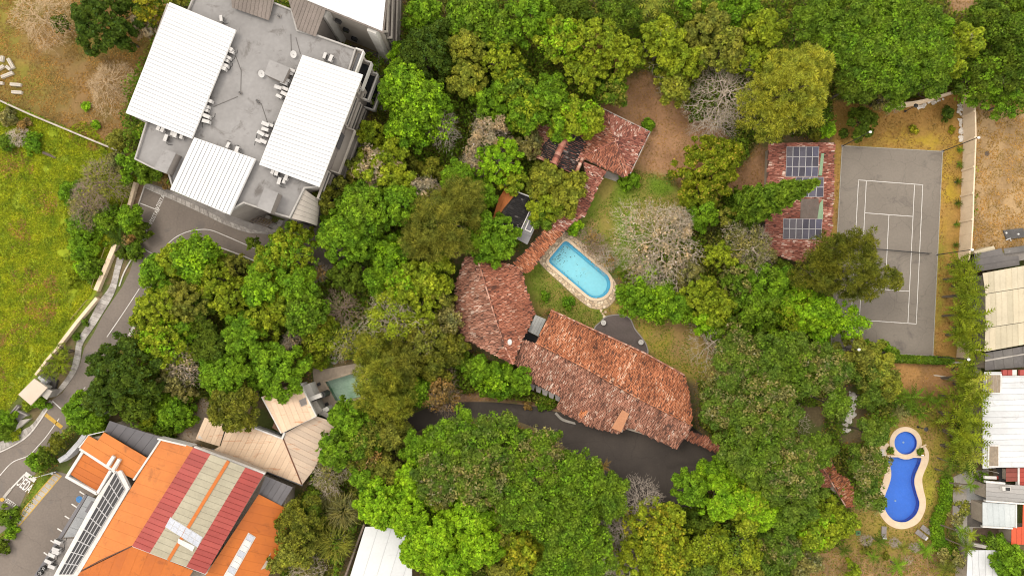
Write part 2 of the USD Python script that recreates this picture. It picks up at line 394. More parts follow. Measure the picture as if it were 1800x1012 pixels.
region('lawn', [(1035, 350), (1062, 300), (1110, 296), (1160, 312), (1205, 340), (1200, 390), (1150, 420), (1100, 470), (1070, 480), (1050, 455), (1000, 408), (1020, 385)], (0.10, 0.155, 0.016), (0.18, 0.15, 0.04), 3.2, 1.2)
region('lawn', [(1030, 400), (1045, 390), (1052, 430), (1060, 455), (1045, 450)], (0.25, 0.16, 0.075), (0.2, 0.14, 0.05), 1.5, 1.2)
region('lawn', [(915, 478), (948, 460), (1000, 510), (1062, 545), (1052, 578), (1010, 570), (968, 545), (945, 560)], (0.10, 0.125, 0.018), (0.16, 0.13, 0.035), 2.2, 0.8)
region('lawn', [(1070, 535), (1090, 530), (1190, 560), (1255, 590), (1250, 660), (1205, 662), (1135, 625), (1110, 560), (1075, 556)], (0.225, 0.18, 0.035), (0.225, 0.145, 0.065), 2.8, 1.4)
region('court_verge', [(1462, 176), (1545, 190), (1620, 172), (1692, 155), (1694, 262), (1692, 440), (1684, 640), (1640, 630), (1640, 500), (1655, 268), (1481, 257), (1470, 430), (1455, 440)], (0.27, 0.155, 0.05), (0.215, 0.135, 0.035), 2.5, 0.6, False)
region('court_verge', [(1560, 240), (1650, 235), (1690, 255), (1690, 300), (1670, 400), (1655, 400), (1655, 270), (1580, 260)], (0.27, 0.19, 0.025), (0.24, 0.15, 0.04), 1.6, 1.6)
region('court_verge', [(1648, 430), (1662, 430), (1656, 560), (1644, 560)], (0.15, 0.145, 0.02), (0.2, 0.15, 0.03), 1.5, 1.0)
region('dry_grass_field', [(1704, 150), (1880, 150), (1880, 425), (1800, 440), (1700, 440)], (0.275, 0.185, 0.095), (0.205, 0.135, 0.068), 2.6, 0.4, False)
region('bare_soil', [(1570, 632), (1682, 636), (1680, 720), (1600, 705), (1560, 690)], (0.23, 0.125, 0.055), (0.17, 0.10, 0.045), 1.8, 0.9)
region('bare_soil', [(1560, 640), (1610, 640), (1610, 685), (1560, 690)], (0.31, 0.17, 0.06), (0.25, 0.14, 0.055), 1.5, 1.5)
region('pool_lawn', [(1500, 880), (1540, 840), (1530, 760), (1560, 740), (1640, 720), (1668, 730), (1672, 860), (1660, 960), (1680, 1030), (1440, 1030), (1420, 970), (1480, 950)], (0.20, 0.16, 0.032), (0.21, 0.135, 0.05), 2.2, 1.4)
region('pool_lawn', [(1622, 820), (1640, 800), (1645, 860), (1630, 880)], (0.22, 0.205, 0.025), (0.2, 0.16, 0.03), 1.5, 1.5)
region('bare_soil', [(1430, 975), (1500, 968), (1560, 985), (1640, 960), (1650, 1040), (1430, 1040)], (0.23, 0.145, 0.07), (0.15, 0.10, 0.05), 2.0, 1.6)
region('bare_soil', [(800, 695), (850, 690), (900, 700), (975, 712), (980, 722), (900, 708), (800, 706)], (0.24, 0.145, 0.09), (0.2, 0.12, 0.07), 1.5, 0.8)
region('bare_soil', [(1660, -20), (1730, -20), (1712, 14), (1690, 22), (1668, 18)], (0.26, 0.16, 0.09), (0.2, 0.13, 0.07), 2.0, 1.0)
region('grass_verge', [(62, 838), (105, 826), (28, 930), (0, 1000), (-40, 1000), (10, 925), (40, 890)], (0.10, 0.135, 0.014), (0.075, 0.10, 0.012), 1.5, 0.4, False)
region('bare_soil', [(355, 700), (370, 715), (355, 765), (340, 780), (310, 770), (335, 740)], (0.33, 0.27, 0.21), (0.28, 0.22, 0.17), 1.5, 0.5)

def axis(lo, hi, step, far):
    return np.concatenate([[-far, -far / 2, lo - 60, lo - 20], np.arange(lo, hi + step / 2, step), [hi + 20, hi + 60, far / 2, far]])
gx, gy = axis(-100, 100, 0.5, 900), axis(-58, 68, 0.5, 900)
GX, GY = np.meshgrid(gx, gy)
gp = np.c_[GX.ravel(), GY.ravel()]
g3 = lambda s, seed: meshkit.fbm(np.c_[gp / s, np.full(len(gp), 0.37)], 4, seed)
n_a, n_b = g3(4.0, 1), g3(0.9, 2)
tone = np.array([0.11, 0.085, 0.045]) * (1 - (n_a > 0.5)[:, None]) + np.array([0.075, 0.09, 0.025]) * (n_a > 0.5)[:, None]
owner = np.zeros(len(gp), int)
gpts = shapely.points(gp)
for k, (nm, pg, ca, cb, blot, fe) in enumerate(R_):
    minx, miny, maxx, maxy = pg.buffer(fe * 2).bounds
    idx = np.nonzero((gp[:, 0] > minx) & (gp[:, 0] < maxx) & (gp[:, 1] > miny) & (gp[:, 1] < maxy))[0]
    if not len(idx):
        continue
    inside = shapely.contains(pg, gpts[idx])
    d = shapely.distance(pg.boundary, gpts[idx]) * np.where(inside, 1, -1)
    d = d + (n_b[idx] - 0.5) * fe * 2.2
    w = np.clip(0.5 + d / (2 * fe), 0, 1)
    w = (w * w * (3 - 2 * w))[:, None]
    m = np.clip((meshkit.fbm(np.c_[gp[idx] / blot, np.full(len(idx), k * 3.1)], 4, k) - 0.36) / 0.26, 0, 1)[:, None]
    tone[idx] = tone[idx] * (1 - w) + (ca * m + cb * (1 - m)) * w
    owner[idx[d > 0]] = k + 1
tone *= (0.82 + 0.36 * n_b)[:, None] * 1.08
GROUND = mk('soil_and_grass', {'a': ('attribute', {'attribute': 'tone'}), 'g': ('geometry', {}), 'n': ('noise_texture', {'scale': 2.6, 'detail': 6.0, 'roughness': 0.7}),
                               'r': ('rgb_ramp', {'ramp': [(0.3, (0.76, 0.76, 0.74)), (0.7, (1.22, 1.2, 1.16))]}), 'm': ('mix_color', {'blend_type': 'multiply', 'fac': 1.0, 'use_clamp': False}),
                               'b': ('bump', {'strength': 0.6, 'distance': 0.12}), 'p': ('principled_bsdf', {'roughness': 0.95, 'specular_ior_level': 0.1})},
            [('g.position', 'n.vector'), ('n.fac', 'r.fac'), ('a.color', 'm.a'), ('r.color', 'm.b'), ('m.result', 'p.base_color'), ('n.fac', 'b.height'), ('b.normal', 'p.normal')])
nx, ny = len(gx), len(gy)
ii, jj = np.meshgrid(np.arange(ny - 1), np.arange(nx - 1), indexing='ij')
q = np.stack([ii * nx + jj, ii * nx + jj + 1, (ii + 1) * nx + jj + 1, (ii + 1) * nx + jj], -1).reshape(-1, 4)
POOLS = unary_union([TQ_WATER.buffer(0.15), BL_MAIN.buffer(0.2), BL_SMALL.buffer(0.2), GP_WATER.buffer(0.15)])
qc = gp[q].mean(1)
keep = ~shapely.intersects(POOLS, shapely.points(qc)) & ~np.array([False] * len(qc))
q = q[keep]
fname = np.array(['ground'] + [r[0] for r in R_])[owner[q[:, 0]]]
GLAB = {'ground': 'brown leaf littered forest floor with patches of green under the trees', 'meadow': 'lush yellow green meadow left of the access road', 'dry_field': 'dry brown field behind the white roofed building',
        'bare_soil': 'bare reddish brown soil between garden trees and roofs', 'lawn': 'patchy green and brown lawn round the turquoise pool', 'court_verge': 'orange brown dry grass round the tennis court',
        'dry_grass_field': 'straw coloured dry grass field beyond the beige wall', 'pool_lawn': 'olive and brown worn lawn round the blue pool', 'grass_verge': 'green grass verge between access road and car park'}
for nm in GLAB:
    f = q[fname == nm]
    used, inv = np.unique(f, return_inverse=True)
    f = inv.reshape(-1, 4)
    v = np.c_[gp[used], np.zeros(len(used))]
    struct(nm, (v, f), GROUND, GLAB[nm], tone=tone[used])

# ---------------------------------------------------------------- roads, car park, kerbs, paths
struct('access_road', sheet(ROAD, 0.016), ASPHALT, 'grey asphalt access road curving past the gatehouse to the parking bays')
struct('car_park', sheet(LOT, 0.020), ASPHALT, 'grey asphalt car park beside the orange roofed building')
struct('driveway', sheet(DRIVE_PG, 0.012), DRIVE, 'dark asphalt driveway curving below the long clay tile roof')
struct('alley', sheet(ALLEY, 0.010), CONC, 'pale concrete alley along the right hand houses')
struct('terrace', slab(TERRACE, 0.12, -0.1), surf('terrace_decking', (0.125, 0.098, 0.088), (0.10, 0.08, 0.07), scale=0.5, rough=0.8, fine=5, streak=(0.6, 6)), 'dark brown terrace beside the long clay tile roof')
for rng_ in [np.random.default_rng(5)]:
    edge = TERRACE.exterior
    obj_ = thing('terrace_edging', 'thin dark kerb curving round the brown terrace', 'kerb', (*P(1090, 590)[:2], 0))
    obj('kerb', slab(TERRACE.buffer(0.16).difference(TERRACE.buffer(-0.02)), 0.17, -0.1), CONC2, obj_)

def strip_between(left, right, n):
    """Cross-cut pieces of a ribbon given by two smoothed edges (picture points)."""
    a, b = smooth_line(PL(left), 14), smooth_line(PL(right), 14)
    def res(c):
        s = np.r_[0, np.cumsum(np.linalg.norm(np.diff(c, axis=0), axis=1))]
        t = np.linspace(0, s[-1], n + 1)
        return np.c_[np.interp(t, s, c[:, 0]), np.interp(t, s, c[:, 1])]
    a, b = res(a), res(b)
    return [Polygon([a[i], b[i], b[i + 1], a[i + 1]]) for i in range(n)]

def paved_strip(name, label, left, right, n, mats, top=0.12, gap=0.02, seed=0):
    rng = np.random.default_rng(seed)
    pcs = strip_between(left, right, n)
    x = thing(name, None, None, (*pcs[n // 2].centroid.coords[0], 0))
    tag(x, label, kind='structure')
    for pc in pcs:
        obj('paving_slab', slab(pc.buffer(-gap), top + rng.uniform(-0.008, 0.008), -0.1), mats[rng.integers(len(mats))], x)
    return x
PAVE = [surf('paving_a', (0.48, 0.44, 0.40), (0.28, 0.25, 0.22), scale=1.2, rough=0.9), surf('paving_b', (0.43, 0.39, 0.35), (0.25, 0.22, 0.2), scale=1.2, rough=0.9), surf('paving_c', (0.53, 0.49, 0.445), (0.32, 0.29, 0.26), scale=1.2, rough=0.9)]
paved_strip('sidewalk', 'pale concrete footpath along the left edge of the access road', [(209, 440), (202, 470), (193, 503), (174, 530), (152, 572), (136, 598), (131, 625), (122, 655), (100, 685), (90, 694)], [(222, 443), (212, 475), (203, 512), (186, 543), (165, 576), (146, 605), (142, 632), (133, 656), (112, 685), (99, 696)], 34, PAVE)
paved_strip('sidewalk', 'concrete footpath below the gatehouse sweeping round the left bend of the road', [(88, 702), (60, 742), (46, 752), (25, 765), (0, 776), (-40, 790)], [(93, 705), (68, 745), (50, 766), (30, 777), (0, 792), (-40, 806)], 22, PAVE)
paved_strip('sidewalk', 'narrow concrete footway along the wall of the white roofed building', [(258, 321), (300, 341), (350, 363), (400, 388), (440, 402), (460, 407)], [(254, 329), (298, 349), (348, 372), (398, 396), (440, 410), (470, 409)], 26, PAVE)
paved_strip('sidewalk', 'short concrete walkway in front of the dark pergola', [(462, 398), (480, 398), (491, 386)], [(466, 408), (486, 408), (499, 388)], 6, PAVE)

def kerb(label, pts, w=0.22, h=0.13, mat=None, name='kerb'):
    c = smooth_line(PL(pts), 8)
    o = obj(name, slab(LineString(c).buffer(w / 2, cap_style='flat'), h, -0.05), mat or CONC)
    tag(o, label, kind='structure')
    return o
KERBM = surf('kerb_concrete', (0.66, 0.61, 0.56), (0.5, 0.46, 0.41), scale=1.4, rough=0.85)
kerb('pale kerb along the inner side of the parking bend under the trees', [(470, 466), (447, 458), (420, 447), (380, 433), (350, 428), (325, 432)], mat=KERBM)
kerb('white kerb round the planted corner left of the parking bays', [(210, 503), (219, 478), (236, 448), (246, 430), (258, 414), (257, 402), (249, 391), (244, 386)], mat=KERBM)
kerb('pale kerb on the right side of the access road above the dark tree', [(258, 525), (246, 550), (236, 574), (228, 590)], w=0.5, mat=KERBM)
kerb('pale kerb in the lower left bend of the road edge', [(92, 706), (70, 740), (52, 763), (30, 779), (0, 794), (-40, 810)], mat=KERBM)

def painted(label, pts, w=0.13, z=0.022, mat=PAINT, smooth=True, name='painted_line', cat='road marking', group=None, closed=False):
    c = smooth_line(PL(pts), 8) if smooth and len(pts) > 2 else np.array(PL(pts))
    o = obj(name, sheet(LineString(c).buffer(w / 2, cap_style='flat', join_style='mitre'), z), mat)
    return tag(o, label, cat, group)
painted('long curved white line through the parking bend', [(268, 464), (280, 447), (300, 424), (318, 412), (340, 405), (368, 404), (400, 416), (450, 437), (478, 440)], 0.12)
painted('white centre line along the straight of the access road', [(245, 507), (230, 530), (210, 560), (188, 592)], 0.12)
painted('white line on the road beside the dark round tree', [(150, 680), (133, 700)], 0.12)
painted('white line dividing the two visitor bays', [(243, 356), (279, 370)], 0.13)
painted('white line crossing the lower end of the parking bend', [(252, 437), (290, 458)], 0.13)
painted('white line along the upper edge of the visitor bay', [(254, 329), (285, 343)], 0.13)
painted('white stop line across the lane beside the gatehouse', [(92, 704), (107, 718)], 0.18)
painted('white edge line curving down the lower left road', [(104, 735), (82, 766), (68, 782), (50, 800), (22, 812), (0, 835), (-20, 860)], 0.12)
painted('yellow painted speed hump across the lane', [(76, 725), (109, 751)], 0.62, mat=YELLOW)
for i, (a, b) in enumerate([((140, 863), (149, 869)), ((126, 885), (135, 891)), ((114, 906), (122, 911)), ((101, 928), (109, 933)), ((89, 949), (97, 954)), ((77, 970), (84, 975))]):
    painted('short white bay tick in the car park beside the grey canopy', [a, b], 0.22, 0.026, group='short white bay ticks along the grey canopy')
painted('white line along the edge of the grey canopy in the car park', [(150, 868), (62, 1012)], 0.16, 0.026)
disc = sheet(Point(*P(139.5, 877)[:2]).buffer(0.55), 0.027)
tag(obj('painted_symbol', disc, BLUEP), 'blue painted disabled parking patch beside the grey canopy', 'road marking')
hatch = thing('painted_hatching', 'yellow edged hatched strip between car park and grass verge', 'road marking', (*P(70, 880)[:2], 0))
hp = [(97, 829), (109, 836), (31, 928), (24, 924), (41, 893)]
obj('concrete_base', sheet(poly(hp), 0.024), CONC, hatch)
ring = poly(hp)
obj('yellow_border', sheet(ring.difference(ring.buffer(-0.16)), 0.029), YELLOW, hatch)
for t in np.linspace(0.05, 0.95, 13):
    a = np.array([109, 836]) * (1 - t) + np.array([31, 928]) * t
    l = LineString([P(*a)[:2], P(a[0] - 14, a[1] - 10)[:2]]).buffer(0.06).intersection(ring.buffer(-0.17))
    if not l.is_empty:
        obj('yellow_bar', sheet(l, 0.029), YELLOW, hatch)

def lettering(text, label, px, py, ang, height, stretch=1.0, z=0.03, mat=PAINT):
    m = meshkit.text_mesh(text, height, 0.004, bold=True)
    m.apply_translation(-np.r_[m.bounds.mean(0)[:2], 0])
    m.apply_scale([stretch, 1, 1])
    m.apply_transform(trimesh.transformations.rotation_matrix(math.radians(ang), [0, 0, 1]))
    m.apply_translation(P(px, py, 0) + [0, 0, z - 0.004])
    return tag(obj('painted_word', m, mat), label, 'road marking')
lettering('VISITAS', 'word VISITAS painted lower in the left visitor bay', 271, 380, 64, 0.62, 0.86)
lettering('VISITAS', 'word VISITAS painted upper in the bay nearest the footway', 282.5, 353, 64, 0.62, 0.86)
lettering('CEDA', 'large white word CEDA painted on the lane by the barrier', 44.5, 851, -37, 1.75, 0.42)
lettering('VISITAS', 'small word VISITAS painted below the large CEDA on the lane', 20, 884, -33, 0.66, 0.72)
# give way sign of the lane: white median with yellow nose, and the boom
med = thing('lane_median', 'white topped lane divider with a yellow nose beside the painted word CEDA', 'kerb', (*P(30, 850)[:2], 0))
obj('cross_bar', obox(P(45, 831), P(63, 844), 0.75, -0.05, 0.18), WHITEW, med)
obj('kerb_line', obox(P(44, 833), P(20, 858), 0.25, -0.05, 0.14), WHITEW, med)
obj('concrete_kerb', obox(P(20, 858), P(7, 874), 0.45, -0.05, 0.16), CONC, med)
obj('nose', slab(Point(*P(5, 877)[:2]).buffer(0.33), 0.2, -0.05), YELLOW, med)
boom = thing('barrier_boom', 'long grey barrier boom reaching over the hedge to the white lane divider', 'barrier', (*P(98, 829)[:2], 0))
bo, bi = P(60, 839, 1.0), P(98, 829, 1.0)
obj('boom_arm', tube([bo, bi], 0.07), WMETAL, boom)
obj('post', bx([*P(99, 829)[:2], 0.6], (0.4, 0.4, 1.2), 0.4), STEEL, boom)

APRON = poly([(240, 318), (262, 322), (300, 335), (402, 377), (470, 395), (510, 384), (500, 392), (478, 412), (440, 410), (400, 394), (300, 350), (254, 329)])
struct('building_apron', sheet(APRON, 0.026), CONC2, 'grey concrete strip between the footway and the white roofed building')
# ---------------------------------------------------------------- tennis court
struct('tennis_court', sheet(COURT_PG, 0.014), COURT, 'weathered grey asphalt tennis court')
lines = thing('court_lines', 'white painted lines of the tennis court', 'court marking', (*P(1555, 440)[:2], 0))
def cl(a, b, nm):
    obj(nm, sheet(LineString([P(*a)[:2], P(*b)[:2]]).buffer(0.05, cap_style='square'), 0.020), PAINT, lines)
A, B, C, D = np.array([1509, 316.5]), np.array([1622, 325]), np.array([1610.5, 569]), np.array([1496, 561])
lp = lambda a, b, t: a + (b - a) * t
s0, s1, s2, s3 = lp(A, B, .122), lp(A, B, .872), lp(D, C, .128), lp(D, C, .872)
cl(A, B, 'baseline'); cl(D, C, 'baseline'); cl(lp(A, D, .006), lp(A, D, .994), 'sideline'); cl(lp(B, C, .006), lp(B, C, .994), 'sideline')
cl(lp(s0, s2, .006), lp(s0, s2, .994), 'singles_sideline'); cl(lp(s1, s3, .006), lp(s1, s3, .994), 'singles_sideline')
u0, u1, w0, w1 = lp(s0, s2, .232), lp(s1, s3, .232), lp(s0, s2, .77), lp(s1, s3, .77)
cl(lp(u0, u1, .012), lp(u0, u1, .988), 'service_line'); cl(lp(w0, w1, .012), lp(w0, w1, .988), 'service_line'); cl(lp(u0, u1, .5) + [0, 1.2], lp(w0, w1, .5) - [0, 1.2], 'centre_service_line')
NETM = mk('net_mesh_black', {'g': ('geometry', {}), 'p': ('principled_bsdf', {'base_color': (0.015, 0.015, 0.015), 'roughness': 0.9})}, [])
net = thing('tennis_net', 'dark tennis net with posts stretched across the court', 'net', (*P(1560, 443)[:2], 0))
n0, n1 = P(1487, 434), P(1631, 446)
for k in range(14):
    z = 0.06 + k * 0.065
    obj('net_cord', tube([n0 + [0, 0, z], n1 + [0, 0, z]], 0.006, 3), NETM, net)
for k in range(60):
    c = n0 + (n1 - n0) * (k + .5) / 60
    obj('net_cord', tube([c + [0, 0, 0.05], c + [0, 0, 0.95]], 0.006, 3), NETM, net)
obj('net_band', obox(n0, n1, 0.04, 0.93, 1.0), surf('net_band_grey', (0.11, 0.10, 0.095)), net)
for c in (n0, n1):
    obj('net_post', tube([c, c + [0, 0, 1.07]], 0.05, 8), DARKM, net)
EDGE = surf('court_edge_paint', (0.38, 0.36, 0.31), (0.3, 0.27, 0.22), scale=1.5)
edge = obj('court_kerb', slab(COURT_PG.buffer(0.12, join_style='mitre').difference(COURT_PG), 0.05, -0.1), EDGE)
tag(edge, 'thin pale kerb round the tennis court', kind='structure')
# ---------------------------------------------------------------- roof builders
def sheet_roof(parent, pg, plane, direction, width, mats, thick=0.05, rib=0.05, name='roof_sheet', seed=0, gap=0.012, ribw=0.09):
    """Roof sheets lying side by side over polygon pg: each runs along direction and has a raised seam on one edge."""
    rng = np.random.default_rng(seed)
    d = np.array(direction[:2], float)
    d /= np.linalg.norm(d)
    n = np.array([-d[1], d[0]])
    c = np.array(pg.exterior.coords)
    o = c.mean(0)
    s, t = (c - o) @ n, (c - o) @ d
    L = np.abs(t).max() + 5
    k = max(1, int(round((s.max() - s.min()) / width)))
    e = np.linspace(s.min(), s.max(), k + 1)
    for i in range(k):
        strip = lambda a, b: Polygon([tuple(o + n * a - d * L), tuple(o + n * b - d * L), tuple(o + n * b + d * L), tuple(o + n * a + d * L)]).intersection(pg)
        body, seam = strip(e[i] + gap, e[i + 1] - gap), strip(e[i + 1] - ribw, e[i + 1] - gap)
        j = rng.uniform(-0.004, 0.004)
        ms = [slab(body, lambda x, y: plane.z(x, y) + thick + j, lambda x, y: plane.z(x, y))]
        if rib:
            ms.append(slab(seam, lambda x, y: plane.z(x, y) + thick + rib, lambda x, y: plane.z(x, y) + thick * 0.5))
        ms = [m for m in ms if m is not None]
        if ms:
            obj(name, cat_(ms), mats[rng.integers(len(mats))], parent)

def barrel(n=3):
    an = np.linspace(0, np.pi, n + 1)
    return np.c_[-np.cos(an), np.sin(an)]

def tile_field(pg, plane, down, tw=0.215, tl=0.44, seed=0, jit=0.03):
    """Clay barrel tiles in courses over polygon pg, running down the slope."""
    rng = np.random.default_rng(seed)
    d = np.array(down[:2], float)
    d /= np.linalg.norm(d)
    n = np.array([-d[1], d[0]])
    c = np.array(pg.exterior.coords)
    o = c.mean(0)
    s, t = (c - o) @ n, (c - o) @ d
    S, T = np.meshgrid(np.arange(s.min(), s.max(), tw), np.arange(t.min(), t.max(), tl), indexing='ij')
    S, T = S.ravel(), T.ravel()
    S = S + rng.normal(0, jit, len(S))
    T = T + rng.normal(0, jit * 1.5, len(T)) + (np.floor(S / tw).astype(int) % 7) * 0.045
    ctr = o + S[:, None] * n + T[:, None] * d
    ok = shapely.contains(pg.buffer(-0.04), shapely.points(ctr))
    ctr = ctr[ok]
    m = len(ctr)
    prof = barrel(3)
    rot = rng.normal(0, 0.07, m)
    hw = tw * 0.5 * rng.uniform(0.86, 1.0, m)
    L = tl * 0.58 * rng.uniform(0.95, 1.1, m)
    up = rng.uniform(0.0, 0.035, m)
    V = np.zeros((m, 8, 3))
    for e_, sg in enumerate((-1, 1)):
        w = hw * (1.0 if sg > 0 else 0.86)
        for k in range(4):
            sx = prof[k, 0] * w
            ty = sg * L
            cs, sn = np.cos(rot), np.sin(rot)
            a, b = sx * cs - ty * sn, sx * sn + ty * cs
            xy = ctr + a[:, None] * n + b[:, None] * d
            V[:, e_ * 4 + k, :2] = xy
            V[:, e_ * 4 + k, 2] = plane.z(xy[:, 0], xy[:, 1]) + 0.03 + prof[k, 1] * w * 0.85 + up + (0.045 if sg > 0 else 0.0)
    F = np.array([[k, k + 1, 5 + k] for k in range(3)] + [[k, 5 + k, 4 + k] for k in range(3)] + [[4, 5, 6], [4, 6, 7]])
    f = (np.arange(m)[:, None, None] * 8 + F[None]).reshape(-1, 3)
    out = trimesh.Trimesh(V.reshape(-1, 3), f, process=False)
    col = np.floor(S[ok] / tw).astype(int)
    colr = rng.random(4000)[(col - col.min()) % 4000]
    soft = np.clip((meshkit.fbm(np.c_[ctr / 1.6, np.full(m, 0.5)], 3, seed) - 0.3) / 0.4, 0, 1)
    out.metadata['piece'] = np.clip((0.58 * rng.random(m) + 0.1 * colr + 0.32 * soft - 0.5) * 1.35 + 0.5, 0, 1)   # weathering runs down the rows and in patches
    return out

TILE = island('clay_tiles', [(0, (0.11, 0.05, 0.036)), (0.18, (0.19, 0.07, 0.044)), (0.5, (0.29, 0.11, 0.064)), (0.76, (0.35, 0.15, 0.094)), (0.9, (0.42, 0.23, 0.16)), (1, (0.48, 0.31, 0.23))], 0.85, (0.62, 0.58, 0.56), 0.35)
TILE_O = island('orange_clay_tiles', [(0, (0.11, 0.05, 0.032)), (0.18, (0.21, 0.077, 0.039)), (0.5, (0.33, 0.12, 0.056)), (0.76, (0.4, 0.165, 0.083)), (0.9, (0.44, 0.23, 0.145)), (1, (0.50, 0.32, 0.22))], 0.85, (0.6, 0.55, 0.52), 0.4)
TILE_G = island('greyed_clay_tiles', [(0, (0.1, 0.053, 0.04)), (0.18, (0.18, 0.083, 0.056)), (0.5, (0.28, 0.125, 0.082)), (0.76, (0.34, 0.175, 0.12)), (0.9, (0.42, 0.27, 0.205)), (1, (0.48, 0.36, 0.29))], 0.88, (0.62, 0.62, 0.6), 0.4)
TILE_R = island('red_flat_tiles', [(0, (0.11, 0.045, 0.036)), (0.2, (0.19, 0.067, 0.048)), (0.52, (0.28, 0.105, 0.074)), (0.78, (0.33, 0.15, 0.11)), (0.9, (0.43, 0.27, 0.21)), (1, (0.55, 0.43, 0.37))], 0.85, (0.65, 0.62, 0.6), 0.35)
TILE_K = island('blackened_tiles', [(0, (0.012, 0.011, 0.011)), (0.7, (0.022, 0.02, 0.02)), (0.95, (0.045, 0.042, 0.04)), (1.0, (0.16, 0.15, 0.14))], 0.8)
UNDER = surf('roof_underlay', (0.13, 0.06, 0.04), (0.09, 0.045, 0.03))
PLASTER = surf('house_plaster', (0.45, 0.38, 0.30), (0.36, 0.30, 0.24))

def tile_slope(parent, pts, plane, down_px, mat=TILE, name='tile_field', seed=0, tw=0.215, tl=0.44, label=None):
    """A roof slope: deck plus laid tiles. pts in the picture, down_px = (from, to) picture points."""
    pg = plane.poly(pts)
    a, b = plane.at(*down_px[0]), plane.at(*down_px[1])
    obj('roof_deck', slab(pg, plane.z, lambda x, y: plane.z(x, y) - 0.16), UNDER, parent)
    o = obj(name, tile_field(pg, plane, (b - a)[:2], tw, tl, seed), mat, parent, label=label)
    o.SetCustomDataByKey('kind', 'stuff')
    return pg

def ridge_tiles(parent, plane_or_pts, r=0.15, mat=None, step=0.42, seed=0, name='ridge_tiles'):
    rng = np.random.default_rng(seed)
    p = np.asarray(plane_or_pts, float)
    ms = []
    for a, b in zip(p[:-1], p[1:]):
        n = max(1, int(np.linalg.norm(b - a) / step))
        d = (b - a) / n
        sd = np.cross(d, [0, 0, 1.0]); sd /= np.linalg.norm(sd)
        for i in range(n):
            c0, c1 = a + d * (i - 0.08), a + d * (i + 1.05)
            v = []
            for q, s in ((c0, 0.85), (c1, 1.0)):
                for x, z in barrel(3):
                    v.append(q + sd * x * r * s + [0, 0, z * r * s + 0.03 + 0.03 * s + rng.uniform(0, 0.01)])
            ms.append(trimesh.Trimesh(np.array(v), [[k, k + 1, 5 + k] for k in range(3)] + [[k, 5 + k, 4 + k] for k in range(3)] + [[4, 5, 6], [4, 6, 7]], process=False))
    o = obj(name, cat_(ms), mat or TILE_P, parent)
    o.SetCustomDataByKey('kind', 'stuff')
TILE_P = island('ridge_tile_clay', [(0, (0.2, 0.085, 0.058)), (0.5, (0.32, 0.15, 0.1)), (1.0, (0.5, 0.34, 0.27))], 0.85)

# ---------------------------------------------------------------- white roofed institute (upper left)
DECK = surf('roof_membrane', (0.31, 0.297, 0.285), (0.245, 0.233, 0.222), scale=0.14, rough=0.9, fine=1.6, fine_amt=0.08, stain=((0.155, 0.14, 0.128), 0.55, 0.32))
GREYW = surf('taupe_facade', (0.235, 0.205, 0.18), (0.19, 0.165, 0.145), scale=0.4, rough=0.85)
BEIGEW = surf('beige_facade', (0.43, 0.385, 0.33), (0.37, 0.33, 0.28), scale=0.3, rough=0.85, fine_amt=0.06)
WSHEET = [surf(f'white_roof_sheet_{k}', c, c2, scale=0.25, rough=0.45, fine=2.5, fine_amt=0.03, spec=0.4, streak=(math.radians(-23), 4), stain=((0.56, 0.555, 0.54), 0.585, 0.5)) for k, (c, c2) in zip('abc', [((0.72, 0.725, 0.72), (0.65, 0.655, 0.65)), ((0.68, 0.688, 0.688), (0.62, 0.628, 0.628)), ((0.76, 0.765, 0.76), (0.69, 0.695, 0.69))])]
GSHEET = [surf(f'off_white_roof_sheet_{k}', c, c2, scale=0.3, rough=0.5, fine=3, fine_amt=0.05, stain=((0.40, 0.38, 0.36), 0.58, 0.35)) for k, (c, c2) in zip('ab', [((0.66, 0.665, 0.66), (0.56, 0.56, 0.555)), ((0.60, 0.61, 0.61), (0.52, 0.52, 0.515))])]
BROWNS = [surf('brown_canopy_sheet', (0.20, 0.165, 0.14), (0.165, 0.135, 0.115), scale=0.4, rough=0.7), surf('brown_canopy_sheet_b', (0.22, 0.18, 0.155), (0.18, 0.15, 0.125), scale=0.4, rough=0.7)]

inst = thing('institute_building', 'large flat roofed grey building carrying three ribbed white roofs', 'building', (*P(450, 200)[:2], 0))
ZR = 12.0
deck_px = [(296, 8), (330, 22), (345, -14), (440, -14), (484, 6), (514, 18), (524, 54), (557, 62), (627, 87), (614, 128), (630, 136), (558, 330), (537, 332), (511, 384), (474, 373), (430, 358), (396, 376), (304, 330), (297, 306), (270, 297), (238, 281), (258, 217), (226, 200)]
body = poly(deck_px, ZR)
obj('wall', slab(body.buffer(-0.05), ZR - 0.06, -0.3), GREYW, inst)
obj('roof_deck', slab(body, ZR, ZR - 0.3), DECK, inst)
par = body.difference(body.buffer(-0.24, join_style='mitre'))
obj('parapet', slab(par, ZR + 0.42, ZR - 0.5), surf('parapet_paint', (0.42, 0.395, 0.365), (0.33, 0.31, 0.285), scale=0.8), inst)

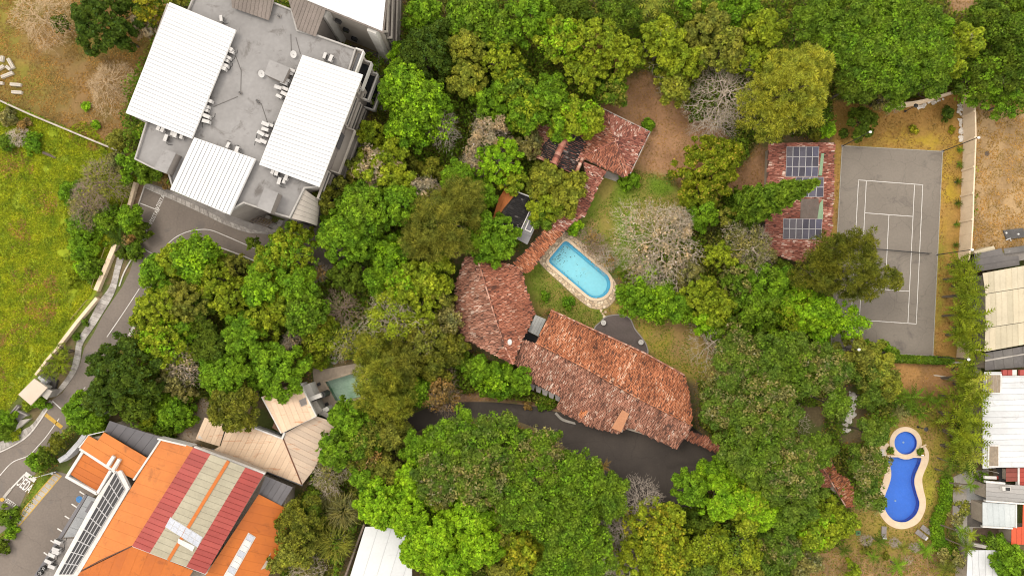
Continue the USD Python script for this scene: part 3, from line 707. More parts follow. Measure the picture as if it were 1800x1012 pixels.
def white_roof(label, corners, z_hi, z_lo, along, n, mats, name='white_roof', rise=None, mirror=None):
    """A raised ribbed roof on short posts: corners in the picture at its height."""
    t = thing('metal_roof', label, 'roof', (*P(*np.mean(corners, 0))[:2], 0))
    pl = Plane((*corners[0], z_hi), (*corners[1], z_lo), (*corners[3], z_hi))
    pg = pl.poly(corners)
    a, b = pl.at(*corners[along[0]]), pl.at(*corners[along[1]])
    d = (b - a)[:2]
    u = d / np.linalg.norm(d)
    c = np.array(pg.exterior.coords) @ np.array([-u[1], u[0]])
    sheet_roof(t, pg, pl, d, np.ptp(c) / n, mats, seed=n, gap=0.035, rib=0.07, ribw=0.13)
    obj('fascia', slab(pg.buffer(0.06, join_style='mitre').difference(pg.buffer(-0.02, join_style='mitre')), lambda x, y: pl.z(x, y) + 0.03, lambda x, y: pl.z(x, y) - 0.28), WMETAL, t)
    obj('support_wall', slab(pg.buffer(-0.7, join_style='mitre'), lambda x, y: pl.z(x, y) - 0.02, ZR + 0.002), GREYW, t)
    return pl
white_roof('long white ribbed roof on the left of the flat grey roof', [(298.5, 5), (414, 53.5), (337, 243), (222, 198.5)], 13.5, 13.2, (0, 1), 30, WSHEET)
white_roof('long white ribbed roof on the right of the flat grey roof', [(532, 97.5), (637, 132), (561, 328), (456.5, 289)], 13.2, 13.5, (0, 1), 30, WSHEET)
white_roof('smaller white ribbed roof at the lower edge beside the parking bays', [(342, 242.5), (449, 280), (404, 377), (300, 333)], 13.1, 12.9, (0, 3), 16, WSHEET)

def stair_box(label, pts, h):
    t = thing('roof_hatch', label, 'stair cover', (*P(*np.mean(pts, 0), ZR)[:2], ZR))
    pg = poly(pts, ZR + h)
    obj('wall', slab(pg.buffer(-0.08), ZR + h - 0.08, ZR + 0.003), GREYW, t)
    obj('cap', slab(pg, ZR + h, ZR + h - 0.14), DECK, t)
stair_box('square grey stair cover standing between the two long white roofs', [(474, 105), (509, 119), (497, 145), (464, 130)], 1.9)
stair_box('grey stair cover at the lower left corner of the flat roof', [(289, 262), (309, 269), (292, 305), (270, 297)], 2.3)
stair_box('grey stair cover at the lower right corner near the curved canopy', [(465, 329), (489, 339), (475, 375), (451, 364)], 2.3)

# curved canopy at the lower right corner
cv = thing('curved_canopy', 'beige barrel shaped canopy at the lower right corner of the grey building', 'canopy', (*P(538, 365)[:2], 0))
e0, e1 = P(536, 333, 12.1), P(512, 384, 12.1)
f0, f1 = P(563, 352, 8.2), P(557, 397, 8.2)
for k in range(6):
    sec = []
    for t in (k / 6 + 0.004, (k + 1) / 6 - 0.004):
        a_, b_ = e0 + (e1 - e0) * t, f0 + (f1 - f0) * t
        for s in np.linspace(0, math.pi / 2, 8):
            sec.append([*(a_[:2] + (b_[:2] - a_[:2]) * math.sin(s)), b_[2] + (a_[2] - b_[2]) * math.cos(s)])
    v = np.array(sec)
    v2 = v - [0, 0, 0.15]
    F = [[i, i + 1, 9 + i] for i in range(7)] + [[i, 9 + i, 8 + i] for i in range(7)]
    obj('canopy_panel', trimesh.Trimesh(np.vstack([v, v2]), F + [[a + 16, c + 16, b + 16] for a, b, c in F], process=False), BEIGEW, cv, smooth=40)
obj('support_wall', slab(Polygon([tuple(x[:2]) for x in (e0, f0 * .97 + e0 * .03, f1 * .97 + e1 * .03, e1)]).buffer(-0.4), 8.0, -0.2), GREYW, cv)

# facade on the right: windows and balconies along the wall under the right white roof
wa, wb = P(630, 136, ZR), P(558, 330, ZR)
wu = (wb - wa)[:2]; WL = np.linalg.norm(wu); wu /= WL
wn = np.array([-wu[1], wu[0]])
if wn @ (np.array([50, -50.0])) < 0:
    wn = -wn
wang = math.atan2(wu[1], wu[0])
def on_wall(t, out, z):
    return np.array([*(wa[:2] + wu * t + wn * out), z])
def wall_window(t, w, z, h):
    f = obj('window', bx(on_wall(t, 0.06, z), (w, 0.2, h), wang), GLASSD, inst)
    s = [bx(on_wall(t, 0.13, z + h / 2), (w + 0.3, 0.34, 0.14), wang), bx(on_wall(t, 0.13, z - h / 2), (w + 0.3, 0.34, 0.14), wang)]
    s += [bx(on_wall(t + sg * (w / 2 + 0.06), 0.10, z), (0.12, 0.26, h), wang) for sg in (-1, 1)]
    obj('frame', cat_(s), BEIGEW, f)
for t, w, z, h in ((1.3, 1.0, 9.9, 1.1), (1.3, 1.0, 6.6, 1.1), (5.0, 4.6, 9.8, 1.3), (5.0, 4.6, 6.5, 1.3), (5.0, 4.6, 3.0, 1.3), (17.5, 4.4, 9.8, 1.3), (17.5, 4.4, 6.5, 1.3), (17.5, 4.4, 3.0, 1.3)):
    wall_window(t, w, z, h)
for z in (8.4, 5.0, 1.8):
    b = obj('balcony', bx(on_wall(11.2, 0.75, z), (7.4, 1.6, 0.22), wang), BEIGEW, inst)
    obj('balustrade', cat_([bx(on_wall(11.2, 1.52, z + 0.55), (7.4, 0.14, 0.9), wang), bx(on_wall(7.55, 0.75, z + 0.55), (0.14, 1.4, 0.9), wang), bx(on_wall(14.85, 0.75, z + 0.55), (0.14, 1.4, 0.9), wang)]), BEIGEW, b)
    obj('door', bx(on_wall(10.0, 0.05, z + 1.2), (2.4, 0.16, 2.1), wang), GLASSD, b)
# stepped stair tower at the upper right corner
tw = thing('stair_tower', 'stepped beige balcony tower at the upper right corner beside the bright green tree', 'tower', (*P(645, 120)[:2], 0))
ta, tb = P(626, 88, ZR), P(611, 128, ZR)
tu = (tb - ta)[:2]; TL = np.linalg.norm(tu); tu /= TL
tn = np.array([-tu[1], tu[0]])
if tn @ np.array([1.0, -0.5]) < 0:
    tn = -tn
tang = math.atan2(tu[1], tu[0])
tp = lambda t, o, z: np.array([*(ta[:2] + tu * t + tn * o), z])
for k, (z, t0, t1, out) in enumerate(((11.6, -0.1, 4.2, 1.3), (8.6, 0.4, 4.9, 2.2), (5.6, 1.0, 5.6, 2.9), (2.6, 1.6, 6.2, 3.5))):
    fl = obj('balcony_floor', bx(tp((t0 + t1) / 2, out / 2, z - 0.1), (t1 - t0, out, 0.2), tang), BEIGEW, tw)
    obj('balustrade', cat_([bx(tp((t0 + t1) / 2, out, z + 0.45), (t1 - t0, 0.22, 1.1), tang), bx(tp(t0, out / 2, z + 0.45), (0.2, out, 1.1), tang), bx(tp(t1, out / 2, z + 0.45), (0.2, out, 1.1), tang)]), WHITEW, fl)
    obj('opening', bx(tp((t0 + t1) / 2, out * 0.55, z + 0.02), (t1 - t0 - 0.7, out * 0.55, 0.06), tang), GLASSD, fl)
    for sg in (t0 + 0.5, t1 - 0.5):
        obj('column', bx(tp(sg, out - 0.3, z - 1.6), (0.35, 0.35, 2.8), tang), BEIGEW, tw)

# ---------------------------------------------------------------- taller block with a white roof (top)
blk = thing('apartment_block', 'beige block with a white ribbed roof at the top edge beside the lime trees', 'building', (*P(640, 20)[:2], 0))
ZB = 13.0
bpl = Plane((573, 15, ZB), (672, 55, ZB), (678, -30, ZB + 0.3))
bpg = bpl.poly([(532, -2), (672, 55), (678, -3), (683, -60), (560, -60)])
dirb = (bpl.at(672, 55) - bpl.at(573, 41))[:2]
sheet_roof(blk, bpg, bpl, dirb, 0.72, WSHEET, seed=4)
obj('wall', slab(bpg.buffer(-0.25), ZB - 0.02, -0.3), BEIGEW, blk)
obj('gutter', slab(bpg.buffer(0.22, join_style='mitre').difference(bpg), ZB - 0.02, ZB - 0.3), BROWNS[0], blk)
# fin walls standing out from the face
fa, fb = P(573, 17, 12.4), P(655, 50, 12.4)
for t, wd, ln in ((0.0, 0.5, 1.1), (1.0, 1.5, 0.6)):
    c = fa + (fb - fa) * t
    nn = np.array([(fb - fa)[1], -(fb - fa)[0]]); nn /= np.linalg.norm(nn)
    if nn @ np.array([0.3, -1]) < 0: nn = -nn
    obj('fin_wall', slab(LineString([c[:2] - nn * 0.3, c[:2] + nn * ln]).buffer(wd / 2, cap_style='flat'), 12.3, -0.2), WHITEW, blk)
for t, z in ((0.12, 9.0), (0.2, 6.0), (0.30, 3.0)):
    c = fa + (fb - fa) * t
    obj('window', bx([c[0] + 0.2, c[1] - 0.1, z], (0.9, 0.5, 0.8), math.atan2((fb - fa)[1], (fb - fa)[0])), GLASSD, blk)
for k, (x0, x1, z) in enumerate(((677, 684, 11.0), (685, 692, 8.0), (693, 700, 5.0), (701, 705, 0.6))):
    g = poly([(x0 + 1, -40), (x1 + 1, -40), (x1 - 2, 58 + k * 11), (x0 - 4, 58 + k * 11)], z)
    obj('terrace', slab(g, z, z - 0.3 if k < 3 else -0.1), BROWNS[k % 2], blk)
    obj('parapet', slab(g.difference(g.buffer(-0.22)), z + 0.5, z - 0.3), BEIGEW, blk)
    if k < 3:
        obj('wall', slab(g.buffer(-0.3), z - 0.31, -0.2), GREYW, blk)
cn1 = thing('canopy_roof', 'brown ribbed canopy between the grey roof and the beige block', 'roof', (*P(540, 30)[:2], 0))
p1 = Plane((508, -4, 12.9), (573, 17, 12.9), (524, 53, 12.6))
sheet_roof(cn1, p1.poly([(500, -20), (573, 17), (555, 65), (523, 52), (510, 10)]), p1, (P(523, 52) - P(540, 8))[:2], 0.62, BROWNS, seed=2)
obj('wall', slab(p1.poly([(504, -14), (569, 18), (553, 62), (525, 51), (512, 10)]).buffer(-0.3), 12.55, 0), GREYW, cn1)
cn2 = thing('canopy_roof', 'brown ribbed canopy at the top edge left of the tall block', 'roof', (*P(445, 12)[:2], 0))
p2 = Plane((408, -5, 12.8), (482, -5, 12.8), (473, 36, 12.6))
sheet_roof(cn2, p2.poly([(404, -30), (490, -30), (473, 36.5), (408, 14)]), p2, (P(473, 36) - P(480, -4))[:2], 0.62, BROWNS, seed=3)
obj('post', slab(p2.poly([(410, -26), (480, -26), (470, 32), (412, 12)]).buffer(-0.4), 12.5, ZR + 0.003), GREYW, cn2)

# ---------------------------------------------------------------- orange roofed complex (lower left)
ORA = lambda nm, c, c2: surf(nm, c, c2, scale=0.22, rough=0.55, fine=2.5, fine_amt=0.05, spec=0.35, stain=((np.array(c) * 0.62), 0.57, 0.45))
ORANGE = [ORA('orange_roof_a', (0.60, 0.185, 0.028), (0.53, 0.155, 0.022)), ORA('orange_roof_b', (0.59, 0.178, 0.026), (0.52, 0.15, 0.021)), ORA('orange_roof_c', (0.61, 0.19, 0.03), (0.54, 0.16, 0.024))]
ORANGE2 = [ORA('deep_orange_roof_a', (0.52, 0.135, 0.009), (0.46, 0.115, 0.008)), ORA('deep_orange_roof_b', (0.48, 0.12, 0.008), (0.43, 0.105, 0.008))]
REDS = [surf(f'red_roof_sheet_{k}', c, np.array(c) * 0.85, scale=0.3, rough=0.55, fine=3, fine_amt=0.06) for k, c in zip('abc', [(0.37, 0.062, 0.048), (0.34, 0.056, 0.044), (0.39, 0.07, 0.054)])]
CREAM = [surf(f'fibre_roof_sheet_{k}', c, np.array(c) * 0.86, scale=0.5, rough=0.7, fine=3, fine_amt=0.08, stain=((0.33, 0.30, 0.22), 0.6, 0.5)) for k, c in zip('ab', [(0.41, 0.37, 0.265), (0.385, 0.345, 0.245)])]
GREYS = [surf(f'grey_roof_sheet_{k}', c, np.array(c) * 0.88, scale=0.4, rough=0.5, fine=3, fine_amt=0.06) for k, c in zip('ab', [(0.155, 0.145, 0.15), (0.135, 0.127, 0.132)])]
TRIM = surf('white_roof_trim', (0.70, 0.67, 0.63), (0.58, 0.55, 0.51), scale=1.0, rough=0.6)

hall = thing('orange_roofed_hall', 'large orange roofed hall with a raised red and cream striped roof', 'building', (*P(330, 900)[:2], 0))
A0, B0, C0, D0 = (340, 786), (464, 833), (361, 1008), (232, 959)       # raised roof corners
RZ, EZ = 9.2, 8.2
mid0, mid1 = (np.array(A0) + B0) / 2, (np.array(D0) + C0) / 2
pL = Plane((*A0, EZ), (*mid0, RZ), (*D0, EZ))
pR = Plane((*B0, EZ), (*mid0, RZ), (*C0, EZ))
acr = lambda t: (np.array(A0) + (np.array(B0) - A0) * t, np.array(D0) + (np.array(C0) - D0) * t)
for t0, t1, pl, mats, w, nm in ((0.0, 0.245, pL, REDS, 0.85, 'red_roof_sheet'), (0.245, 0.482, pL, CREAM, 1.0, 'cream_roof_sheet'), (0.518, 0.74, pR, CREAM, 1.0, 'cream_roof_sheet'), (0.74, 1.0, pR, REDS, 0.85, 'red_roof_sheet')):
    (a, d_), (b, c_) = acr(t0), acr(t1)
    pg = pl.poly([a, b, c_, d_])
    sheet_roof(hall, pg, pl, (pl.at(*b) - pl.at(*a))[:2], w, mats, seed=int(t0 * 100), name=nm, rib=0.07 if 'red' in nm else 0.02)
rc0, rc1 = P(*mid0, RZ), P(*mid1, RZ)
obj('ridge_cap', obox(rc0, rc1, 0.5, RZ - 0.05, RZ + 0.14), ORANGE2[0], hall)
raised = unary_union([pL.poly([A0, mid0, mid1, D0]), pR.poly([B0, mid0, mid1, C0])]).buffer(0.02)
for a_, b_ in ((D0, C0), (A0, B0)):
    obj('gable_trim', obox(P(*a_, 8.4), P(*b_, 8.4), 0.3, 7.6, 8.25), TRIM, hall)
obj('upper_wall', slab(raised.buffer(-0.4), 8.1, 5.0), PLASTER, hall)
pD = Plane((285, 769, 4.9), (337, 785, 6.9), (140, 1003, 4.9))
sheet_roof(hall, pD.poly([(285, 769), (341, 786), (233, 958), (140, 1004)]), pD, (pD.at(337, 785) - pD.at(285, 769))[:2], 1.6, ORANGE, seed=1, rib=0.012, name='orange_roof_sheet', gap=0.006)
pE = Plane((232, 958, 6.9), (140, 1005, 4.9), (300, 1060, 5.4))
sheet_roof(hall, pE.poly([(233, 959.5), (141, 1005), (100, 1060), (300, 1060), (340, 1002)]), pE, (pE.at(232, 958) - pE.at(200, 1040))[:2], 1.6, ORANGE2, seed=2, rib=0.012, name='deep_orange_roof_sheet', gap=0.006)
pF = Plane((464, 836, 6.9), (361, 1008, 6.9), (506, 898, 4.9))
sheet_roof(hall, pF.poly([(455, 868), (494, 888), (508, 896), (498, 964), (478, 1000), (450, 1050), (340, 1050), (364, 1006)]), pF, (pF.at(470, 880) - pF.at(430, 870))[:2], 1.6, ORANGE2, seed=3, rib=0.012, name='deep_orange_roof_sheet', gap=0.006)
pGr = Plane((467, 836, 6.0), (515, 855, 5.2), (454, 868, 6.0))
sheet_roof(hall, pGr.poly([(467, 836), (515, 856), (494, 889), (454, 868)]), pGr, (pGr.at(494, 889) - pGr.at(515, 855))[:2], 0.9, GREYS, seed=5, name='grey_roof_sheet')
ridg = obj('hip_flashing', tube([P(232, 959, 7.0), P(175, 985, 5.8), P(140, 1004, 5.0)], 0.09, 5), UNDER, hall)
obj('wall', slab(poly([(287, 772), (462, 836), (508, 862), (505, 895), (470, 1000), (300, 1060), (143, 1003)], 4.6).buffer(-0.3), 4.6, -0.2), PLASTER, hall)
obj('verge_trim', cat_([obox(P(285, 769, 5.0), P(235, 843, 5.0), 0.28, 4.6, 5.15), obox(P(226, 858, 5.0), P(140, 1004, 5.0), 0.28, 4.6, 5.12), obox(P(285, 768, 5.0), P(340, 784, 6), 0.25, 4.6, 6.6)]), TRIM, hall)
# skylights on the hall
GLAZE = surf('translucent_glazing', (0.50, 0.52, 0.57), (0.43, 0.45, 0.50), scale=0.8, rough=0.3, spec=0.5)
sk = thing('skylight', 'pale glazed skylight patch across the ridge of the striped roof', 'skylight', (*P(324, 932, RZ)[:2], 8.5))
q0, q1, q2, q3 = np.array([300, 908.]), np.array([357, 943.]), np.array([348, 961.]), np.array([291, 925.])
for k in range(6):
    for r in range(2):
        t0, t1, s0_, s1_ = (k + .05) / 6, (k + .95) / 6, (r + .05) / 2, (r + .95) / 2
        ed = lambda t, s: q0 + (q1 - q0) * t + ((q3 - q0) * (1 - t) + (q2 - q1) * t) * s
        pl = pL if k < 3 else pR
        pg = pl.poly([ed(t0, s0_), ed(t1, s0_), ed(t1, s1_), ed(t0, s1_)])
        obj('glass_pane', slab(pg, lambda x, y: pl.z(x, y) + 0.2, lambda x, y: pl.z(x, y) + 0.1), GLAZE, sk)
for pl, c in ((pL, [q0, (q0 + q1) / 2, (q2 + q3) / 2, q3]), (pR, [(q0 + q1) / 2, q1, q2, (q2 + q3) / 2])):
    pg = pl.poly(c)
    obj('frame', slab(pg, lambda x, y: pl.z(x, y) + 0.14, lambda x, y: pl.z(x, y) + 0.03), WMETAL, sk)
pw = pR.poly([(314, 945), (343, 959), (339, 968), (313, 953)])
obj('white_flashing', slab(pw, lambda x, y: pR.z(x, y) + 0.16, lambda x, y: pR.z(x, y) + 0.02), TRIM, sk)
sk2 = thing('skylight', 'long narrow white glazed skylight on the right orange slope', 'skylight', (*P(425, 975, 6)[:2], 5.5))
for k in range(8):
    t0, t1 = k / 8, (k + 0.94) / 8
    a, b = np.array([438, 937.]), np.array([396, 1012.])
    wv = np.array([10, 6.])
    pg = pF.poly([a + (b - a) * t0, a + (b - a) * t0 + wv, a + (b - a) * t1 + wv, a + (b - a) * t1])
    obj('glass_pane', slab(pg, lambda x, y: pF.z(x, y) + 0.22, lambda x, y: pF.z(x, y) + 0.03), WMETAL if k % 3 else GLAZE, sk2)
obj('frame', slab(pF.poly([(437, 935), (450, 943), (408, 1018), (393, 1012)]), lambda x, y: pF.z(x, y) + 0.12, lambda x, y: pF.z(x, y) + 0.02), TRIM, sk2)

# small orange roofs and grey roof at its upper left
sm = thing('orange_annexe', 'small square orange roof with white parapets beside the car park', 'building', (*P(160, 830)[:2], 0))
zA = 4.2
pA = Plane((124, 834, zA), (147, 797, zA), (196, 823, zA - 0.35))
sheet_roof(sm, pA.poly([(124, 833), (147, 797), (195, 822), (172, 864)]), pA, (pA.at(196, 823) - pA.at(147, 797))[:2], 1.1, ORANGE2, seed=7, rib=0.015, name='orange_roof_sheet')
for a, b in (((120, 835), (146, 794)), ((117, 836), (172, 867)), ((172, 866), (196, 825)), ((142, 788), (203, 828))):
    obj('parapet', obox(P(*a, zA), P(*b, zA), 0.42, 3.0, zA + 0.3), TRIM, sm)
obj('wall', slab(poly([(121, 835), (147, 793), (198, 823), (172, 867)], zA).buffer(-0.15), zA - 0.5, -0.2), PLASTER, sm)
sm2 = thing('orange_annexe', 'orange roof with two white beams above the small square one', 'building', (*P(200, 790)[:2], 0))
pB = Plane((140, 786, 4.6), (184, 759, 5.2), (235, 841, 4.4))
sheet_roof(sm2, pB.poly([(140, 786), (156, 765), (172, 774), (183, 759), (259, 804), (235, 841), (203, 826)]), pB, (pB.at(259, 804) - pB.at(184, 759))[:2], 1.5, ORANGE, seed=8, rib=0.015, name='orange_roof_sheet')
for a, b in (((201, 801), (190, 818)), ((211, 806), (200, 824))):
    obj('white_beam', obox(P(*a, 5), P(*b, 5), 0.5, 4.4, 5.3), TRIM, sm2)
obj('wall', slab(poly([(142, 786), (156, 767), (184, 762), (257, 804), (234, 838), (202, 824)], 4.3).buffer(-0.25), 4.2, -0.2), PLASTER, sm2)
obj('verge_trim', cat_([obox(P(183, 758, 5.2), P(156, 764, 5), 0.12, 4.6, 5.25), obox(P(140, 786, 4.6), P(156, 765, 4.8), 0.2, 4.0, 4.85)]), TRIM, sm2)
sm3 = thing('grey_roofed_shed', 'dark grey ribbed roof between the orange roofs and the dark round tree', 'building', (*P(225, 765)[:2], 0))
pC = Plane((190, 738, 4.2), (284, 768, 4.6), (259, 803, 4.0))
sheet_roof(sm3, pC.poly([(193, 739), (248, 757), (285, 768), (261, 803), (184, 758)]), pC, (pC.at(190, 756) - pC.at(201, 742))[:2], 1.35, GREYS, seed=9, name='grey_roof_sheet')
obj('wall', slab(pC.poly([(194, 741), (283, 769), (260, 801), (186, 758)]).buffer(-0.3), 3.6, -0.2), PLASTER, sm3)
wl = thing('boundary_wall', 'pale wall running from the dark tree down to the barrier beside the car park', 'wall', (*P(150, 765)[:2], 0))
for a, b in (((183, 727), (160, 748)), ((160, 748), (138, 778)), ((138, 778), (118, 800)), ((118, 800), (103, 810))):
    obj('wall_panel', obox(P(*a, 2.2), P(*b, 2.2), 0.75, -0.2, 2.2), surf('pale_wall_paint', (0.55, 0.55, 0.56), (0.45, 0.45, 0.46)), wl)
# solar panels along the hall, lying on a white lean-to
lt = thing('white_lean_to', 'long white lean-to roof carrying the narrow solar array beside the hall', 'building', (*P(165, 920)[:2], 0))
pS = Plane((200, 824, 4.3), (228, 858, 4.7), (95, 1012, 4.2))
lean = pS.poly([(206, 824), (212, 829), (228, 858), (140, 1006), (128, 1030), (84, 1030), (152, 905), (172, 870), (200, 830)])
obj('roof_slab', slab(lean, pS.z, lambda x, y: pS.z(x, y) - 0.3), TRIM, lt)
obj('wall', slab(lean.buffer(-0.3), lambda x, y: pS.z(x, y) - 0.31, -0.2), PLASTER, lt)
obj('gutter', slab(LineString([P(212, 829, 4.7)[:2], P(226, 858, 4.7)[:2]]).buffer(0.3), 4.95, 4.3), TRIM, lt)
FRAME = surf('solar_frame', (0.55, 0.53, 0.52), (0.48, 0.47, 0.46), rough=0.5)
PVB = [surf('black_solar_cells', (0.016, 0.015, 0.016), (0.024, 0.022, 0.022), rough=0.3, spec=0.4, scale=2), surf('black_solar_cells_b', (0.022, 0.02, 0.02), (0.03, 0.027, 0.026), rough=0.35, spec=0.4, scale=2)]
PVG = [surf(f'blue_grey_solar_cells_{k}', c, np.array(c) * 1.35, rough=0.4, spec=0.25, scale=0.8) for k, c in zip('abcd', [(0.06, 0.055, 0.075), (0.075, 0.072, 0.105), (0.05, 0.045, 0.06), (0.085, 0.078, 0.10)])]
PVD = surf('dusty_solar_cells', (0.115, 0.10, 0.11), (0.09, 0.08, 0.095), rough=0.4, scale=2, stain=((0.34, 0.15, 0.085), 0.60, 0.8))
def solar(label, quad, plane, nu, nv, mats, lift=0.14, group=None, seed=0, skip=(), dirty=None, gap=0.05):
    """A grid of panels over a picture quad on a roof plane: each panel a part with its frame and glass."""
    rng = np.random.default_rng(seed)
    q = [np.array(x, float) for x in quad]
    ctr = plane.at(*np.mean(q, 0))
    t = thing('solar_array', label, 'solar panels', ctr, group)
    ed = lambda u, v: (q[0] * (1 - u) + q[1] * u) * (1 - v) + (q[3] * (1 - u) + q[2] * u) * v
    for i in range(nu):
        for j in range(nv):
            if (i, j) in skip:
                continue
            pg = plane.poly([ed(i / nu, j / nv), ed((i + 1) / nu, j / nv), ed((i + 1) / nu, (j + 1) / nv), ed(i / nu, (j + 1) / nv)])
            o = obj('solar_panel', slab(pg.buffer(-0.012), lambda x, y: plane.z(x, y) + lift, lambda x, y: plane.z(x, y) + lift - 0.04), FRAME, t)
            m = PVD if dirty and (i, j) in dirty else mats[rng.integers(len(mats))]
            obj('cells', slab(pg.buffer(-gap), lambda x, y: plane.z(x, y) + lift + 0.006, lambda x, y: plane.z(x, y) + lift - 0.01), m, o)
    r = plane.poly(quad).buffer(-0.3)
    obj('mounting_rail', slab(r.difference(r.buffer(-0.08)), lambda x, y: plane.z(x, y) + lift - 0.045, lambda x, y: plane.z(x, y) + 0.03), STEEL, t)
solar('long narrow array of black solar panels between the orange roof and grey canopy', [(204, 829), (220, 859), (128, 1009), (103, 1009)], pS, 4, 9, PVB, gap=0.07)
# grey glass canopy with machines on it beside the car park
gc = thing('grey_canopy', 'grey glass and metal canopy along the car park', 'canopy', (*P(140, 905)[:2], 0))
pK = Plane((150, 869, 3.2), (173, 876, 3.4), (110, 944, 3.2))
GL2 = [surf('grey_canopy_glass', (0.27, 0.275, 0.275), (0.22, 0.225, 0.225), scale=0.6, rough=0.2, spec=0.5), surf('grey_canopy_glass_b', (0.24, 0.245, 0.25), (0.19, 0.195, 0.2), scale=0.6, rough=0.2, spec=0.5)]
sheet_roof(gc, pK.poly([(155, 870), (173, 877), (140, 942), (112, 944)]), pK, (pK.at(173, 876) - pK.at(155, 870))[:2], 1.9, GL2, seed=3, name='glass_panel')
obj('gutter', slab(pK.poly([(150, 868), (154, 870), (66, 1016), (60, 1012)]), lambda x, y: pK.z(x, y) + 0.1, lambda x, y: pK.z(x, y) - 0.2), GREYS[0], gc)
obj('vent_grille', slab(pK.poly([(161, 880), (168, 883), (156, 901), (150, 898)]), lambda x, y: pK.z(x, y) + 0.16, lambda x, y: pK.z(x, y) + 0.03), GREYS[0], gc)
obj('wall', slab(pK.poly([(156, 873), (172, 878), (140, 940), (98, 1025), (66, 1012)]).buffer(-0.2), 2.9, -0.2), PLASTER, gc)
obj('service_deck', slab(pK.poly([(109, 946), (138, 946), (94, 1025), (64, 1018)]), lambda x, y: pK.z(x, y) - 0.05, lambda x, y: pK.z(x, y) - 0.25), CONC2, gc)

# ---------------------------------------------------------------- rusty tan roofed house
TAN = [surf(f'rusty_tan_sheet_{k}', c, np.array(c) * 0.9, scale=0.35, rough=0.6, fine=4, fine_amt=0.08, streak=(math.radians(st), 7), stain=((0.50, 0.20, 0.075), 0.56, 1.3)) for k, c, st in (('a', (0.74, 0.54, 0.37), 62), ('b', (0.70, 0.51, 0.35), 62), ('c', (0.77, 0.57, 0.395), 62))]
TANG = [surf(f'faded_tan_sheet_{k}', c, np.array(c) * 0.88, scale=0.3, rough=0.6, fine=4, fine_amt=0.08, streak=(math.radians(st), 6), stain=((0.50, 0.21, 0.085), 0.565, 1.3)) for k, c, st in (('a', (0.64, 0.49, 0.36), -25), ('b', (0.59, 0.455, 0.34), -25))]
tan = thing('tan_roofed_house', 'house with rust streaked tan metal roofs beside the green pool', 'building', (*P(500, 760)[:2], 0))
t1 = Plane((461, 697, 6.2), (525, 670, 5.7), (495, 761, 6.2))
up_pg = t1.poly([(461, 697), (525, 669.5), (555.5, 731), (495, 761)])
sheet_roof(tan, up_pg, t1, (t1.at(525, 670) - t1.at(461, 697))[:2] @ np.array([[0, 1], [-1, 0]]), 0.85, TAN, seed=11, rib=0.02, name='upper_roof_sheet')
obj('upper_wall', slab(up_pg.buffer(-0.4), 5.6, -0.2), WHITEW, tan)
obj('verge_trim', cat_([obox(P(460, 697, 6.2), P(494.5, 761, 6.2), 0.18, 5.9, 6.28), obox(P(525.5, 669.5, 5.7), P(556, 731, 5.7), 0.18, 5.4, 5.8), obox(P(495, 761, 6.2), P(556, 731, 5.8), 0.14, 5.5, 5.82)]), WHITEW, tan)
t2 = Plane((399, 758, 4.3), (498, 771, 4.9), (530, 850, 3.6))
lo_pg = t2.poly([(397, 757), (440, 751), (498, 771.5), (530, 851), (374, 791), (388, 783)])
sheet_roof(tan, lo_pg, t2, (t2.at(450, 819) - t2.at(478, 764))[:2], 0.85, TAN, seed=12, rib=0.02, name='lower_roof_sheet')
t3 = Plane((498, 771, 4.9), (530, 850, 3.6), (586, 748, 3.9))
lr_pg = t3.poly([(499, 771), (503, 760), (556, 731), (578, 738), (588, 748), (570, 790), (551, 826), (531, 851.5)])
sheet_roof(tan, lr_pg, t3, (t3.at(560, 800) - t3.at(510, 775))[:2], 0.85, TANG, seed=13, rib=0.02, name='right_roof_sheet')
obj('hip_flashing', tube([t2.at(498.5, 771.5) + [0, 0, 0.1], t2.at(530.5, 850) + [0, 0, 0.1]], 0.10, 5), surf('rusty_flashing', (0.2, 0.085, 0.045), (0.14, 0.06, 0.035)), tan)
obj('parapet', cat_([obox(P(444, 750, 5), P(496, 770, 5), 0.22, 4.2, 5.25), obox(P(496, 771, 5), P(501, 759, 5), 0.3, 4.2, 5.3)]), TRIM, tan)
obj('lower_wall', slab(unary_union([lo_pg, lr_pg]).buffer(-0.45), 3.4, -0.2), WHITEW, tan)
obj('gutter', obox(P(371, 790, 3.7), P(531, 853, 3.7), 0.25, 3.25, 3.5), GREYS[0], tan)
t4 = Plane((360, 734, 3.6), (396, 747, 3.8), (386, 784, 3.5))
pt = t4.poly([(360, 733), (397, 748), (386, 784), (344, 771)])
ptn = thing('tan_roofed_shed', 'small pale tan roofed shed left of the rusty roofed house', 'building', (*P(370, 760)[:2], 0))
sheet_roof(ptn, pt, t4, (t4.at(344, 771) - t4.at(360, 734))[:2], 0.85, TAN[1:], seed=14, rib=0.02)
obj('wall', slab(pt.buffer(-0.3), 3.4, -0.2), WHITEW, ptn)
lav = thing('slatted_lean_to', 'brown slatted lean-to tucked under the tan roofs', 'lean-to', (*P(484, 757)[:2], 0))
for k in range(9):
    a = np.array([479, 752.]) + np.array([1.6, 0.9]) * k
    obj('slat', obox(P(a[0], a[1], 4.2), P(a[0] + 4, a[1] - 12, 4.2), 0.09, 4.05, 4.2), surf('brown_slat_timber', (0.25, 0.12, 0.06), (0.18, 0.085, 0.045)), lav)
obj('wall', slab(poly([(478, 750), (496, 764), (492, 745), (484, 740)], 3.8), 3.6, -0.2), CONC2, lav)
